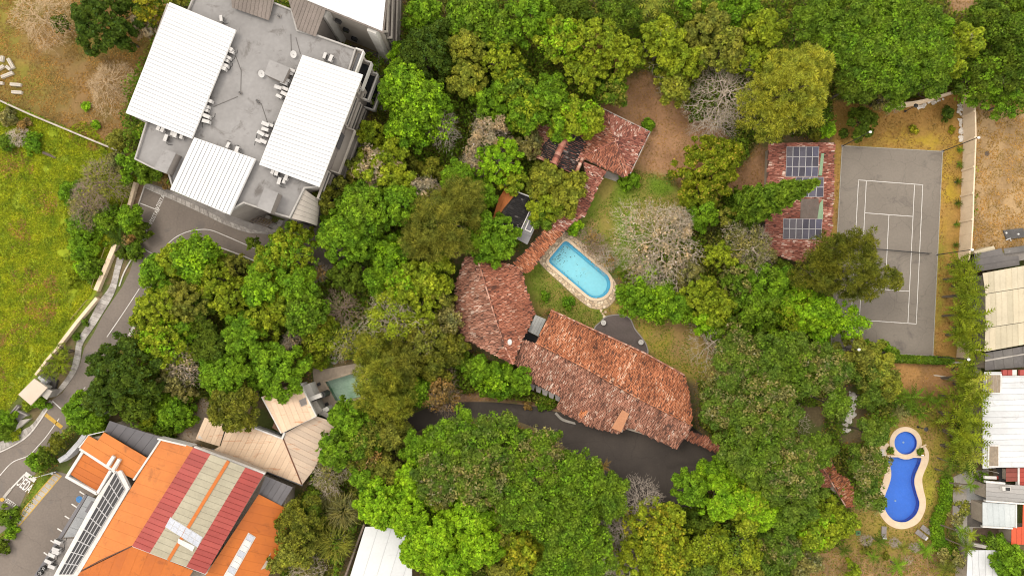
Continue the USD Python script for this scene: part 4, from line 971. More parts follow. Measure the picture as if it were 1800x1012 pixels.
# chimney stack, white courtyard walls by the green pool
ch = thing('roof_vent', 'square grey roof light on the upper tan roof', 'roof light', (*P(532, 706, 6)[:2], 5.8))
obj('frame', slab(t1.poly([(526, 703), (537, 698), (540, 710), (530, 714)]), lambda x, y: t1.z(x, y) + 0.25, lambda x, y: t1.z(x, y) - 0.05), CONC2, ch)
obj('glass_pane', slab(t1.poly([(527, 703.5), (537, 699.5), (539, 709), (530.5, 712.5)]), lambda x, y: t1.z(x, y) + 0.27, lambda x, y: t1.z(x, y) + 0.2), surf('dull_roof_glass', (0.2, 0.175, 0.155)), ch)
ct = thing('courtyard_walls', 'white stepped walls and grey ducts between the tan roof and the green pool', 'wall', (*P(555, 710)[:2], 0))
for pts, z, m in (([(531, 679), (544, 673), (553, 695), (540, 701)], 3.4, WHITEW), ([(545, 708), (556, 703), (567, 722), (556, 729)], 3.2, CONC), ([(558, 722), (575, 714), (580, 720), (562, 730)], 2.8, WHITEW), ([(540, 699), (563, 690.5), (566, 697.5), (543, 706)], 4.3, WHITEW), ([(562, 728), (570, 722), (580, 728), (578, 736)], 3.0, CONC)):
    obj('wall_block', slab(poly(pts, z), z, -0.2), m, ct)
for pts, z in (([(545, 675), (552, 671), (560, 690), (553, 693)], 0.05), ([(556, 703), (564, 700), (572, 715), (565, 719)], 0.05)):
    obj('dark_paving', sheet(poly(pts), z), GREYS[1], ct)
obj('round_duct', cyl(P(566, 694, 3.5)[:2], 0.55, 0, 3.5), DARKM, ct)
for p in ((560, 675), (574, 710)):
    obj('planter_box', bx([*P(*p, .4)[:2], 0.25], (0.5, 0.5, 0.5), 0.4), DARKM, ct)
# green pool and its deck
DECKST = surf('pool_deck_stone', (0.44, 0.355, 0.27), (0.36, 0.285, 0.215), scale=1.0, rough=0.85, fine=6, fine_amt=0.12)
gp = thing('green_pool', 'rectangular pool with murky green water beside the tan roofed house', 'pool', (*P(602, 680)[:2], 0))
obj('basin', slab(GP_WATER.buffer(0.25, join_style='mitre'), -1.5, -1.8), surf('green_basin', (0.66, 0.78, 0.66), (0.40, 0.54, 0.41), scale=0.35, fine=4), gp)
obj('basin_wall', slab(GP_WATER.buffer(0.25, join_style='mitre').difference(GP_WATER), -0.02, -1.5), surf('green_basin_wall', (0.2, 0.32, 0.22), (0.14, 0.24, 0.16)), gp)
obj('water', sheet(GP_WATER.buffer(0.02), -0.16), pane('green_pool_water', (0.82, 0.9, 0.84)), gp)
obj('coping', slab(GP_WATER.buffer(0.35, join_style='mitre').difference(GP_WATER), 0.10, -0.1), surf('green_pool_coping', (0.5, 0.40, 0.29), (0.42, 0.33, 0.24)), gp)
dk = unary_union([poly([(549, 646), (563, 650), (633, 637), (640, 655), (571, 672), (590, 705), (600, 720), (582, 730), (560, 690), (552, 672)])]).difference(GP_WATER.buffer(0.36, join_style='mitre'))
struct('pool_deck', slab(dk, 0.055, -0.1), DECKST, 'pale stone deck round the green pool')

# ---------------------------------------------------------------- clay tile roofed hacienda
hac = thing('hacienda', 'long low house under a huge weathered clay tile roof above the driveway', 'house', (*P(1070, 665)[:2], 0))
# main range: ridge runs from upper left to lower right
mA = Plane((969, 546, 3.3), (1204, 660, 3.3), (1030, 641, 5.6))
tile_slope(hac, [(969, 545), (1135, 621), (1204, 660), (1212, 690), (1218, 737), (1213, 745), (1125, 699), (1025, 643), (942, 601)], mA, ((1025, 643), (1056, 583)), TILE_O, seed=21)
mB = Plane((922, 597, 5.0), (1120, 697, 5.4), (990, 705, 3.4))
tile_slope(hac, [(942, 603), (1025, 645), (1120, 699), (1217, 748), (1209, 762), (1189, 790), (1120, 757), (1106, 752), (1086, 763), (1066, 757), (1034, 748), (1013, 738), (977, 719), (986, 698), (932, 671), (905, 637), (920, 597)], mB, ((1060, 670), (1030, 722)), TILE_G, seed=22)
ridge_tiles(hac, [P(942, 602, 5.6), P(1025, 644, 5.7), P(1120, 698, 5.75), P(1217, 747, 5.6)], 0.16, TILE_O)
ridge_tiles(hac, [P(969, 545, 3.45), P(1135, 621, 3.45), P(1203, 659, 3.45)], 0.13, TILE_P)
# a shallow upper slope over the lower roof, stepping down in the middle
obj('wall', slab(poly([(973, 551), (1200, 662), (1212, 738), (1187, 785), (1010, 733), (982, 716), (988, 695), (912, 632), (945, 606)], 3.0).buffer(-0.5), 3.1, -0.2), PLASTER, hac)
for k, pts in enumerate(([(1016, 727), (1024, 719), (1033, 724), (1022, 738)],)):
    pg = mB.poly(pts)
    o = obj('new_tiles', tile_field(pg, Plane_up := mB, (mB.at(1030, 722) - mB.at(1060, 670))[:2], 0.28, 0.4, 4), island('fresh_orange_tiles', [(0, (0.5, 0.17, 0.06)), (1, (0.6, 0.25, 0.11))]), hac)
    o.SetCustomDataByKey('kind', 'stuff')
# cream chimney house on the lower slope
chm = thing('chimney', 'pale orange rectangular chimney cover on the lower edge of the clay roof', 'chimney', (*P(1090, 740, 4.5)[:2], 3.5))
obj('stack', slab(poly([(1094, 721), (1105, 727), (1091, 758), (1077, 752)], 5.4).buffer(-0.1), 5.3, 3.0), PLASTER, chm)
obj('cap', slab(poly([(1094, 720), (1106, 727), (1092, 759), (1075, 752)], 5.5), 5.5, 5.3), surf('terracotta_cap', (0.52, 0.245, 0.125), (0.44, 0.20, 0.10), scale=1.0), chm)
# grey awnings below the eaves
aw = thing('awning', 'grey weathered awning below the lower left eaves of the clay roof', 'awning', (*P(958, 688)[:2], 0))
awp = Plane((930, 673, 2.9), (986, 700, 2.9), (932, 680, 2.6))
for k in range(5):
    a, b = np.array([930, 672.]), np.array([987, 697.])
    d1, d2 = a + (b - a) * k / 5, a + (b - a) * (k + .97) / 5
    obj('awning_panel', slab(awp.poly([d1, d2, d2 + [-3, 9], d1 + [1, 11]]), awp.z, lambda x, y: awp.z(x, y) - 0.1), CONC2, aw)
obj('post', cat_([tube([P(933, 684, 2.5) * [1, 1, 0], P(933, 684, 2.5)], 0.06), tube([P(983, 705, 2.5) * [1, 1, 0], P(983, 705, 2.5)], 0.06)]), DARKM, aw)
aw2 = thing('curved_step', 'curved grey step below the eaves at the driveway edge', 'step', (*P(995, 738)[:2], 0))
obj('step', slab(Polygon(smooth_line(PL([(978, 724), (990, 735), (1011, 742)], .3), 6).tolist() + smooth_line(PL([(1012, 746), (988, 739), (975, 727)], .3), 6).tolist()).buffer(0), 0.3, -0.1), CONC, aw2)
# the small tiled lean-to at the right end
r3 = thing('tiled_lean_to', 'narrow clay tiled lean-to at the right end of the long roof', 'lean-to', (*P(1232, 778)[:2], 0))
pr3 = Plane((1210, 757, 3.3), (1201, 771, 2.8), (1262, 794, 2.9))
tile_slope(r3, [(1212, 757), (1240, 766), (1266, 783), (1263, 797), (1200, 770)], pr3, ((1212, 758), (1202, 772)), TILE, seed=23)
obj('wall', slab(pr3.poly([(1214, 759), (1260, 782), (1256, 790), (1206, 770)]).buffer(-0.1), 2.6, -0.1), PLASTER, r3)

# left wing: big hipped roof
lw = thing('hacienda_wing', 'broad hipped clay tile wing left of the turquoise pool', 'house', (*P(870, 545)[:2], 0))
zE, zRg = 3.2, 5.8
l_l = Plane((800, 520, zE), (812, 590, zE), (858, 520, zRg))
l_r = Plane((922, 500, zE), (940, 552, zE), (858, 520, zRg))
L_out = [(818, 450), (800, 505), (802, 560), (812, 592), (805, 603), (828, 603)]
tile_slope(lw, [(838, 452), (818, 450), (800, 500), (800, 560), (812, 592), (806, 604), (826, 600), (868, 624), (885, 605), (858, 520)], l_l, ((858, 520), (806, 535)), TILE_G, seed=31)
tile_slope(lw, [(840, 452), (905, 466), (918, 478), (924, 502), (940, 551), (919, 598), (902, 641), (870, 624), (887, 605), (860, 520)], l_r, ((862, 530), (925, 512)), TILE, seed=32)
ridge_tiles(lw, [l_r.at(839, 455) + [0, 0, .05], l_r.at(859, 520) + [0, 0, .1], l_r.at(872, 565) + [0, 0, .1], l_r.at(886, 606) + [0, 0, .05], l_r.at(902, 640)], 0.14, TILE_P)
obj('wall', slab(poly([(822, 455), (905, 470), (920, 500), (936, 552), (902, 634), (830, 598), (808, 560), (806, 505)], 3).buffer(-0.6), 3.0, -0.2), PLASTER, lw)
disc_ = thing('roof_light', 'small white dome light on the lower right slope of the hipped wing', 'roof light', l_r.at(896, 601))
obj('dome', trimesh.Trimesh(*(lambda m: (m.vertices * [0.38, 0.5, 0.22] + l_r.at(896, 601) + [0, 0, 0.2], m.faces))(trimesh.creation.icosphere(2, 1.0))), WMETAL, disc_, smooth=True)
# grey link roof and dark well
lk = thing('link_roof', 'grey sheet roof linking the hipped wing and the long roof', 'roof', (*P(944, 572)[:2], 0))
pk = Plane((941, 553, 3.2), (960, 561, 3.2), (946, 591, 3.0))
sheet_roof(lk, pk.poly([(941, 553), (960, 561), (946, 591), (928, 582)]), pk, (pk.at(946, 591) - pk.at(960, 561))[:2], 0.55, [surf('link_roof_sheet', (0.33, 0.33, 0.31), (0.27, 0.27, 0.255), rough=0.5), surf('link_roof_sheet_b', (0.38, 0.375, 0.35), (0.3, 0.3, 0.28), rough=0.5)], seed=3)
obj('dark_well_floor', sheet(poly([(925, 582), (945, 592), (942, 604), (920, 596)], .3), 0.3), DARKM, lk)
obj('post', cat_([tube([pk.at(*p) * [1, 1, 0], pk.at(*p)], 0.07) for p in ((942, 556), (958, 563), (945, 588), (930, 580))]), DARKM, lk)

# covered walk from the wing past the pool to the upper pavilion
cw = thing('covered_walk', 'narrow clay tiled covered walk from the hipped wing to the upper pavilion', 'walkway', (*P(1000, 400)[:2], 0))
w1 = Plane((918, 447, 3.2), (945, 480, 3.0), (985, 392, 3.2))
w1b = Plane((905, 462, 3.4), (925, 478, 2.9), (962, 410, 3.4))
tile_slope(cw, [(902, 462), (925, 440), (960, 402), (992, 408), (960, 440), (950, 455), (932, 478), (918, 480)], w1b, ((930, 435), (944, 449)), TILE_O, seed=33)
w2 = Plane((1020, 282, 3.4), (1064, 300, 2.9), (975, 385, 3.4))
tile_slope(cw, [(1024, 283), (1066, 300), (1046, 340), (1027, 381), (1010, 390), (992, 407), (958, 403), (985, 380), (1006, 345), (1012, 320), (1030, 312)], w2, ((1010, 350), (1035, 362)), TILE_R, seed=34)
for p in ((925, 472), (948, 450), (990, 405), (1025, 378), (1045, 338), (1062, 300), (1010, 345), (985, 378)):
    obj('post', tube([P(*p, 2.8) * [1, 1, 0], P(*p, 2.8)], 0.09, 6), surf('dark_timber', (0.09, 0.055, 0.035), (0.06, 0.04, 0.03)), cw)
struct('walk_floor', sheet(poly([(910, 465), (960, 412), (1008, 352), (1030, 300), (1060, 305), (1040, 345), (1020, 380), (985, 408), (940, 460), (925, 478)]), 0.03), CONC2, 'concrete floor below the tiled covered walk')
# upper pavilion: hipped
pv = thing('pavilion', 'square hipped clay tile pavilion beside the bare soil', 'house', (*P(1085, 250)[:2], 0))
apx = (1083, 248)
cor = [(1061, 193), (1142, 232), (1108, 304), (1097, 312), (1020, 277)]
zc = 3.4
for k, (a, b) in enumerate(((cor[0], cor[1]), (cor[1], cor[2]), (cor[3], cor[4]), (cor[4], cor[0]))):
    pl = Plane((*a, zc), (*b, zc), (*apx, 5.6))
    mid = (np.array(a) + b) / 2
    tile_slope(pv, [a, b, apx], pl, (apx, mid), [TILE_R, TILE_R, TILE, TILE][k], seed=40 + k)
pl = Plane((*cor[2], zc), (*cor[3], zc), (*apx, 5.6))
tile_slope(pv, [cor[2], cor[3], apx], pl, (apx, (1102, 308)), TILE, seed=45)
for c in (cor[0], cor[1], cor[4]):
    ridge_tiles(pv, [P(*apx, 5.65), P(*c, 3.5)], 0.11, TILE_R, name='hip_tiles')
ridge_tiles(pv, [P(*apx, 5.65), P(1102, 308, 3.5)], 0.11, TILE_R, name='hip_tiles')
obj('eaves_trim', cat_([obox(P(1061, 192, zc), P(1143, 232, zc), 0.14, zc - 0.2, zc + 0.1), obox(P(1143, 232, zc), P(1108, 305, zc), 0.14, zc - 0.2, zc + 0.1)]), CONC, pv)
obj('wall', slab(poly([(1061, 196), (1138, 233), (1098, 308), (1023, 277)], 3).buffer(-0.6), 3.1, -0.2), PLASTER, pv)
stp = thing('concrete_pad', 'pale concrete pad below the eaves of the upper pavilion', 'pad', (*P(1075, 308)[:2], 0))
obj('pad', slab(poly([(1064, 299), (1092, 311), (1086, 320), (1062, 312)]), 0.08, -0.1), CONC, stp)
# wing with two blackened slopes left of the pavilion
bw = thing('blackened_wing', 'tiled wing with two blackened slopes left of the pavilion', 'house', (*P(990, 265)[:2], 0))
b1 = Plane((998, 222, 5.0), (968, 286, 5.0), (945, 262, 3.6))
tile_slope(bw, [(970, 204), (998, 220), (968, 288), (935, 275), (940, 245), (948, 215)], b1, ((985, 254), (955, 240)), TILE_G, seed=51)
kb = b1.poly([(993, 224), (997, 224), (970, 284), (951, 278), (956, 256), (972, 240)])
o = obj('blackened_tiles', tile_field(kb, Plane((998, 222, 5.07), (968, 286, 5.07), (945, 262, 3.67)), (b1.at(955, 240) - b1.at(985, 254))[:2], 0.29, 0.44, 52), TILE_K, bw)
o.SetCustomDataByKey('kind', 'stuff')
ridge_tiles(bw, [P(1003, 223, 5.35), P(973, 288, 5.35)], 0.55, TILE_R, step=0.5)
b2 = Plane((1006, 226, 5.0), (978, 290, 5.0), (1033, 243, 3.6))
tile_slope(bw, [(1008, 224), (1034, 240), (1020, 277), (1008, 307), (978, 292)], b2, ((990, 258), (1018, 270)), TILE_R, seed=53)
kb = b2.poly([(1011, 228), (1016, 238), (1028, 250), (1017, 276), (1006, 305), (979, 291)])
o = obj('blackened_tiles', tile_field(kb, Plane((1006, 226, 5.07), (978, 290, 5.07), (1033, 243, 3.67)), (b2.at(1018, 270) - b2.at(990, 258))[:2], 0.29, 0.44, 54), TILE_K, bw)
o.SetCustomDataByKey('kind', 'stuff')
obj('wall', slab(poly([(950, 215), (1030, 242), (1006, 302), (940, 274)], 3.2).buffer(-0.5), 3.3, -0.2), PLASTER, bw)
ridge_tiles(bw, [P(1024, 278, 3.8), P(1011, 308, 3.8)], 0.3, TILE_P, name='valley_tiles')
obj('dark_skylight', slab(w2.poly([(1017, 304), (1029, 309), (1024, 318), (1013, 313)]), lambda x, y: w2.z(x, y) + 0.3, lambda x, y: w2.z(x, y) + 0.1), DARKM, bw)
# small building with orange, black and grey roof strips
ob = thing('black_and_orange_house', 'small house with orange, black and grey glazed roof strips beside the covered walk', 'house', (*P(915, 375)[:2], 0))
o1 = Plane((905, 347, 5.0), (882, 398, 5.0), (880, 335, 4.4))
FL = surf('flat_orange_roof', (0.48, 0.15, 0.035), (0.40, 0.125, 0.03), scale=0.5)
pgx = o1.poly([(890, 327), (910, 337), (885, 367), (870, 392), (866, 385), (876, 350)])
sheet_roof(ob, pgx, o1, (o1.at(882, 390) - o1.at(900, 345))[:2], 1.0, [FL], seed=1, rib=0.02, name='orange_roof_sheet')
o2 = Plane((907, 341, 5.0), (940, 349, 4.2), (885, 390, 5.0))
pgx = o2.poly([(909, 338), (940, 350), (925, 385), (908, 415), (884, 400), (887, 372)])
obj('roof_deck', slab(pgx, o2.z, lambda x, y: o2.z(x, y) - 0.15), DARKM, ob)
o = obj('blackened_tiles', tile_field(pgx, o2, (o2.at(935, 365) - o2.at(905, 350))[:2], 0.29, 0.44, 56), TILE_K, ob)
o.SetCustomDataByKey('kind', 'stuff')
o3 = Plane((941, 348, 4.2), (961, 356, 4.0), (916, 420, 4.2))
g1 = o3.poly([(941, 348), (961, 356), (927, 430), (908, 420)])
sheet_roof(ob, g1, o3, (o3.at(961, 356) - o3.at(941, 348))[:2], 1.6, [surf('grey_roof_steel', (0.23, 0.22, 0.22), (0.17, 0.165, 0.165), rough=0.5), surf('grey_roof_steel_b', (0.19, 0.185, 0.19), (0.14, 0.135, 0.14), rough=0.5)], seed=2, name='grey_roof_panel')
for a in (((937, 365), (949, 370), (943, 386), (931, 381)), ((930, 385), (941, 390), (933, 409), (922, 404))):
    w_ = obj('skylight', slab(o3.poly(a), lambda x, y: o3.z(x, y) + 0.3, lambda x, y: o3.z(x, y) - 0.05), TRIM, ob)
    obj('glass_pane', slab(o3.poly(a).buffer(-0.16), lambda x, y: o3.z(x, y) + 0.31, lambda x, y: o3.z(x, y) + 0.2), surf('violet_grey_glass', (0.13, 0.12, 0.14), (0.1, 0.095, 0.115), rough=0.15, spec=0.5), w_)
obj('ridge_trim', cat_([obox(P(909, 337, 5.1), P(941, 349, 5.1), 0.14, 4.3, 5.15), obox(P(941, 349, 4.5), P(908, 420, 4.5), 0.14, 4.1, 4.4)]), TRIM, ob)
obj('wall', slab(poly([(890, 330), (958, 356), (925, 425), (885, 402), (868, 388)], 3.5).buffer(-0.5), 3.7, -0.2), PLASTER, ob)

# red tile roofed building with the solar arrays beside the tennis court
rb = thing('red_tile_building', 'flat pitched red tile roof with solar panels left of the tennis court', 'house', (*P(1408, 350)[:2], 0))
rp = Plane((1350, 252, 3.6), (1467, 250, 3.0), (1345, 440, 3.6))
tile_slope(rb, [(1351, 252), (1467, 250), (1466, 340), (1460, 425), (1410, 462), (1380, 455), (1342, 440)], rp, ((1360, 300), (1440, 300)), TILE_R, seed=61, tl=0.44)
obj('wall', slab(poly([(1352, 255), (1464, 253), (1458, 420), (1400, 450), (1346, 438)], 3).buffer(-0.4), 2.75, -0.2), PLASTER, rb)
MINT = surf('pale_green_sheet', (0.25, 0.36, 0.22), (0.2, 0.3, 0.18), scale=1.0)
for q_ in ([(1443, 270), (1448, 270), (1444, 309), (1438, 309)], [(1440, 358), (1446, 350), (1446, 385), (1436, 385)]):
    obj('green_sheet', slab(rp.poly(q_), lambda x, y: rp.z(x, y) + 0.19, lambda x, y: rp.z(x, y) + 0.05), MINT, rb)
obj('bare_patch', slab(rp.poly([(1407, 350), (1438, 349), (1440, 378), (1436, 384), (1406, 384)]), lambda x, y: rp.z(x, y) + 0.18, lambda x, y: rp.z(x, y)), surf('bare_roof_boards', (0.15, 0.115, 0.095), (0.11, 0.085, 0.07), scale=1.2), rb)
solar('largest solar array at the top of the red tile roof', [(1382, 258.5), (1439, 258.5), (1437, 311), (1380, 311)], rp, 5, 3, PVG, lift=0.24, seed=3, dirty={(0, 0)}, gap=0.06)
solar('middle solar array half hidden by the tall conifer', [(1398, 312), (1447, 312), (1446, 347), (1394, 347)], rp, 4, 2, PVG, lift=0.3, seed=4, gap=0.06)
solar('lower solar array of two rows with rust coloured dirt streaks', [(1376, 384), (1444.5, 385), (1443, 421), (1375, 420)], rp, 6, 2, PVG, lift=0.24, seed=5, dirty={(0, 1), (1, 0), (2, 0), (1, 1), (2, 1), (0, 0)}, gap=0.06)
# small ruinous tiled shed among the trees near the blue pool
sh = thing('tiled_shed', 'broken clay tiled shed roof half hidden by trees left of the blue pool', 'shed', (*P(1470, 845)[:2], 0))
s1 = Plane((1437, 806, 3.6), (1488, 892, 3.6), (1500, 865, 2.8))
tile_slope(sh, [(1448, 792), (1462, 805), (1470, 830), (1492, 842), (1502, 862), (1498, 892), (1489, 892), (1456, 835), (1437, 806)], s1, ((1462, 845), (1482, 832)), TILE_O, seed=71)
s2 = Plane((1437, 806, 3.6), (1488, 892, 3.6), (1440, 855, 2.8))
tile_slope(sh, [(1437, 807), (1455, 836), (1462, 855), (1448, 860), (1438, 850)], s2, ((1455, 836), (1436, 846)), TILE, seed=72)
ridge_tiles(sh, [P(1437, 806, 3.7), P(1488, 892, 3.7)], 0.12, TILE_P)
obj('wall', slab(poly([(1440, 808), (1460, 806), (1496, 862), (1490, 888), (1442, 850)], 2.6).buffer(-0.4), 2.5, -0.2), PLASTER, sh)

# ---------------------------------------------------------------- white metal shed at the bottom edge
ws = thing('white_roofed_shed', 'long white stained metal roof below the big lime tree at the bottom edge', 'building', (*P(665, 980)[:2], 0))
STW = [surf(f'stained_white_sheet_{k}', c, np.array(c) * 0.93, scale=0.3, rough=0.5, fine=3, fine_amt=0.04, streak=(math.radians(-18), 5), stain=((0.32, 0.31, 0.29), 0.63, 0.9)) for k, c in zip('ab', [(0.68, 0.69, 0.68), (0.64, 0.65, 0.645)])]
wp = Plane((642, 926, 4.6), (722, 930, 4.2), (615, 1012, 4.6))
sheet_roof(ws, wp.poly([(642, 925), (724, 925), (724, 1040), (607, 1040)]), wp, (wp.at(700, 1012) - wp.at(716, 960))[:2] @ np.array([[1, 0], [0, 1]]), 1.9, STW, seed=2, rib=0.03)
obj('wall', slab(wp.poly([(644, 928), (722, 928), (722, 1040), (610, 1040)]).buffer(-0.2), 4.1, -0.2), PLASTER, ws)
bwl = thing('boundary_wall', 'brown boundary wall along the left side of the white stained roof', 'wall', (*P(625, 970)[:2], 0))
for k in range(5):
    a, b = np.array([640, 921.]), np.array([602, 1025.])
    obj('wall_panel', obox(P(*(a + (b - a) * k / 5), 2.2), P(*(a + (b - a) * (k + .97) / 5), 2.2), 0.3, -0.2, 2.2), surf('brown_wall', (0.27, 0.21, 0.16), (0.2, 0.155, 0.12)), bwl)

# ---------------------------------------------------------------- houses along the right edge
WB = lambda nm, c, c2=None, st=None: surf(nm, c, c2 if c2 is not None else np.array(c) * 0.88, scale=0.3, rough=0.6, fine=3, fine_amt=0.07, stain=st)
bh = thing('beige_roofed_house', 'house with a large pale beige sheeted roof at the right edge', 'building', (*P(1770, 540)[:2], 0))
BEI = [WB('beige_sheet_a', (0.60, 0.515, 0.36), None, ((0.36, 0.3, 0.2), 0.62, 0.4)), WB('beige_sheet_b', (0.51, 0.445, 0.31), None, ((0.36, 0.3, 0.2), 0.62, 0.4)), WB('beige_sheet_c', (0.58, 0.505, 0.36))]
bp = Plane((1727, 478, 4.4), (1800, 465, 4.6), (1730, 618, 4.2))
for (y0l, y0r, y1l, y1r) in ((480, 466, 516, 505), (517, 506, 576, 566), (577, 567, 618, 604)):
    pg = bp.poly([(1727 + (y0l > 500) * 5, y0l), (1850, y0r - 8), (1850, y1r - 8), (1732 - (y1l > 600) * 2, y1l)])
    sheet_roof(bh, pg, bp, (bp.at(1760, 600) - bp.at(1758, 500))[:2], 0.95, BEI, seed=y0l, rib=0.02, name='beige_roof_sheet')
obj('wall', slab(bp.poly([(1729, 482), (1850, 462), (1850, 596), (1731, 616)]).buffer(-0.25), 4.05, -0.2), surf('grey_house_wall', (0.28, 0.25, 0.22)), bh)
DKS = [WB('dark_mossy_sheet_a', (0.15, 0.135, 0.125), (0.105, 0.095, 0.09), ((0.27, 0.25, 0.23), 0.6, 0.9)), WB('dark_mossy_sheet_b', (0.17, 0.155, 0.14), (0.12, 0.11, 0.1), ((0.27, 0.25, 0.23), 0.6, 0.9))]
dk1 = thing('dark_roofed_shed', 'dark grey mossy roof above the beige one at the right edge', 'building', (*P(1750, 455)[:2], 0))
dp = Plane((1712, 448, 3.4), (1800, 432, 3.6), (1716, 476, 3.3))
sheet_roof(dk1, dp.poly([(1712, 447), (1760, 436), (1764, 450), (1790, 450), (1792, 466), (1727, 476), (1714, 474)]), dp, (dp.at(1790, 440) - dp.at(1720, 452))[:2], 0.95, DKS, seed=3, rib=0.03)
sheet_roof(dk1, dp.poly([(1764, 437), (1850, 424), (1850, 436), (1766, 446)]), dp, (dp.at(1790, 440) - dp.at(1720, 452))[:2], 0.9, DKS, seed=4, rib=0.03)
obj('wall', slab(dp.poly([(1714, 449), (1850, 430), (1850, 450), (1728, 474)]).buffer(-0.25), 3.0, -0.2), surf('grey_house_wall', (0.28, 0.25, 0.22)), dk1)
obj('ledge', slab(poly([(1712, 442), (1747, 432), (1750, 439), (1714, 446)], 3), 3.0, -0.1), BEI[0], dk1)
dk2 = thing('dark_roofed_shed', 'dark slatted grey roof strip below the beige roof at the right edge', 'building', (*P(1770, 635)[:2], 0))
dp2 = Plane((1731, 620, 3.4), (1800, 608, 3.5), (1731, 652, 3.2))
sheet_roof(dk2, dp2.poly([(1731, 620), (1850, 600), (1850, 640), (1731, 651)]), dp2, (dp2.at(1740, 645) - dp2.at(1738, 622))[:2], 1.6, DKS, seed=5, rib=0.05)
obj('pale_gutter', slab(dp2.poly([(1731, 632), (1800, 621), (1800, 623), (1731, 635)]), lambda x, y: dp2.z(x, y) + 0.12, lambda x, y: dp2.z(x, y)), CONC, dk2)
obj('wall', slab(dp2.poly([(1733, 622), (1850, 603), (1850, 638), (1733, 649)]).buffer(-0.15), 2.9, -0.2), PLASTER, dk2)
wh = thing('white_roofed_house', 'house with a broad white sheet roof and fibre skylights at the right edge', 'building', (*P(1770, 740)[:2], 0))
wpn = Plane((1727, 655, 4.0), (1850, 655, 4.4), (1727, 822, 4.0))
sheet_roof(wh, wpn.poly([(1730, 653), (1760, 653), (1762, 660), (1850, 660), (1850, 820), (1758, 821), (1727, 823), (1727, 692)]), wpn, (1, 0.02), 0.95, GSHEET, seed=6, rib=0.025)
BRF = surf('brown_fibre_sheet', (0.30, 0.235, 0.165), (0.24, 0.19, 0.135), scale=1.0, fine=3)
for q_ in ([(1731, 656), (1759, 656), (1758, 692), (1730, 691)], [(1735, 781), (1755, 781), (1755, 820), (1734, 820)]):
    f_ = obj('fibre_panel', slab(wpn.poly(q_), lambda x, y: wpn.z(x, y) + 0.3, lambda x, y: wpn.z(x, y) + 0.02), TRIM, wh)
    pg = wpn.poly(q_).buffer(-0.22)
    for k in range(4):
        a, b = pg.bounds[0] + np.ptp(pg.bounds[::2]) * k / 4, pg.bounds[0] + np.ptp(pg.bounds[::2]) * (k + .94) / 4
        obj('fibre_sheet', slab(pg.intersection(sbox(a, -99, b, 99)), lambda x, y: wpn.z(x, y) + 0.32, lambda x, y: wpn.z(x, y) + 0.2), BRF, f_)
for k, x in enumerate((1760, 1769, 1777, 1791, 1800)):
    obj('edge_tile', slab(wpn.poly([(x, 650), (x + 8, 649.5), (x + 8, 659), (x, 659)]), 4.5, 4.0), [REDS[0], REDS[1], WHITEW, REDS[2], REDS[0]][k], wh)
obj('wall', slab(wpn.poly([(1729, 656), (1850, 660), (1850, 818), (1729, 820)]).buffer(-0.25), 3.8, -0.2), PLASTER, wh)
rr = thing('red_roofed_house', 'rusty red roof strips below the broad white roof at the right edge', 'building', (*P(1780, 838)[:2], 0))
rpn = Plane(3.4)
sheet_roof(rr, rpn.poly([(1768, 822), (1788, 822), (1788, 845), (1768, 846)]), rpn, (1, 0), 0.8, [WB('rusty_red_sheet', (0.22, 0.05, 0.035)), WB('rusty_red_sheet_b', (0.27, 0.065, 0.045))], seed=1)
sheet_roof(rr, rpn.poly([(1791, 822), (1850, 820), (1850, 855), (1791, 853)]), rpn, (1, 0), 0.8, [WB('brick_red_sheet', (0.42, 0.06, 0.04))], seed=2)
obj('trim', cat_([slab(rpn.poly([(1788, 821), (1791, 821), (1791, 854), (1788, 854)]), 3.6, 3.0), slab(rpn.poly([(1731, 836), (1752, 837), (1752, 842), (1731, 841)]), 3.4, 3.0)]), TRIM, rr)
obj('wall', slab(rpn.poly([(1769, 824), (1850, 824), (1850, 852), (1769, 844)]).buffer(-0.1), 3.2, -0.2), PLASTER, rr)
gr = thing('grey_roofed_house', 'long grey roof with a small white roof vent at the right edge', 'building', (*P(1770, 865)[:2], 0))
gpn = Plane((1732, 848, 3.9), (1850, 858, 4.0), (1733, 880, 3.7))
sheet_roof(gr, gpn.poly([(1733, 847), (1770, 851), (1850, 856), (1850, 884), (1733, 879)]), gpn, (gpn.at(1790, 880) - gpn.at(1740, 876))[:2], 0.7, [WB('mid_grey_sheet', (0.38, 0.36, 0.335)), WB('mid_grey_sheet_b', (0.34, 0.325, 0.305))], seed=7, rib=0.02)
obj('trim', cat_([obox(P(1732, 846, 4), P(1766, 849, 4), 0.3, 3.6, 4.15), obox(P(1733, 880, 4), P(1800, 885, 4), 0.25, 3.4, 4.05)]), TRIM, gr)
vt = obj('roof_vent', slab(gpn.poly([(1757, 853), (1772, 854), (1772, 861), (1758, 860)]), 4.5, 3.9), WHITEW, gr)
obj('grille', slab(gpn.poly([(1763, 854.5), (1771, 855), (1771, 860.5), (1763, 860)]), 4.52, 4.4), DARKM, vt)
obj('wall', slab(gpn.poly([(1735, 850), (1850, 860), (1850, 882), (1735, 878)]).buffer(-0.2), 3.4, -0.2), PLASTER, gr)
lg = thing('pale_grey_roofed_house', 'square pale bluish grey roof with white borders at the right edge', 'building', (*P(1757, 905)[:2], 0))
lpn = Plane((1727, 883, 3.6), (1787, 886, 3.7), (1727, 925, 3.5))
sheet_roof(lg, lpn.poly([(1727, 882), (1785, 886), (1785, 926), (1727, 924)]), lpn, (0.05, -1), 0.95, [WB('bluish_grey_sheet', (0.54, 0.57, 0.56)), WB('bluish_grey_sheet_b', (0.5, 0.535, 0.53))], seed=8, rib=0.02)
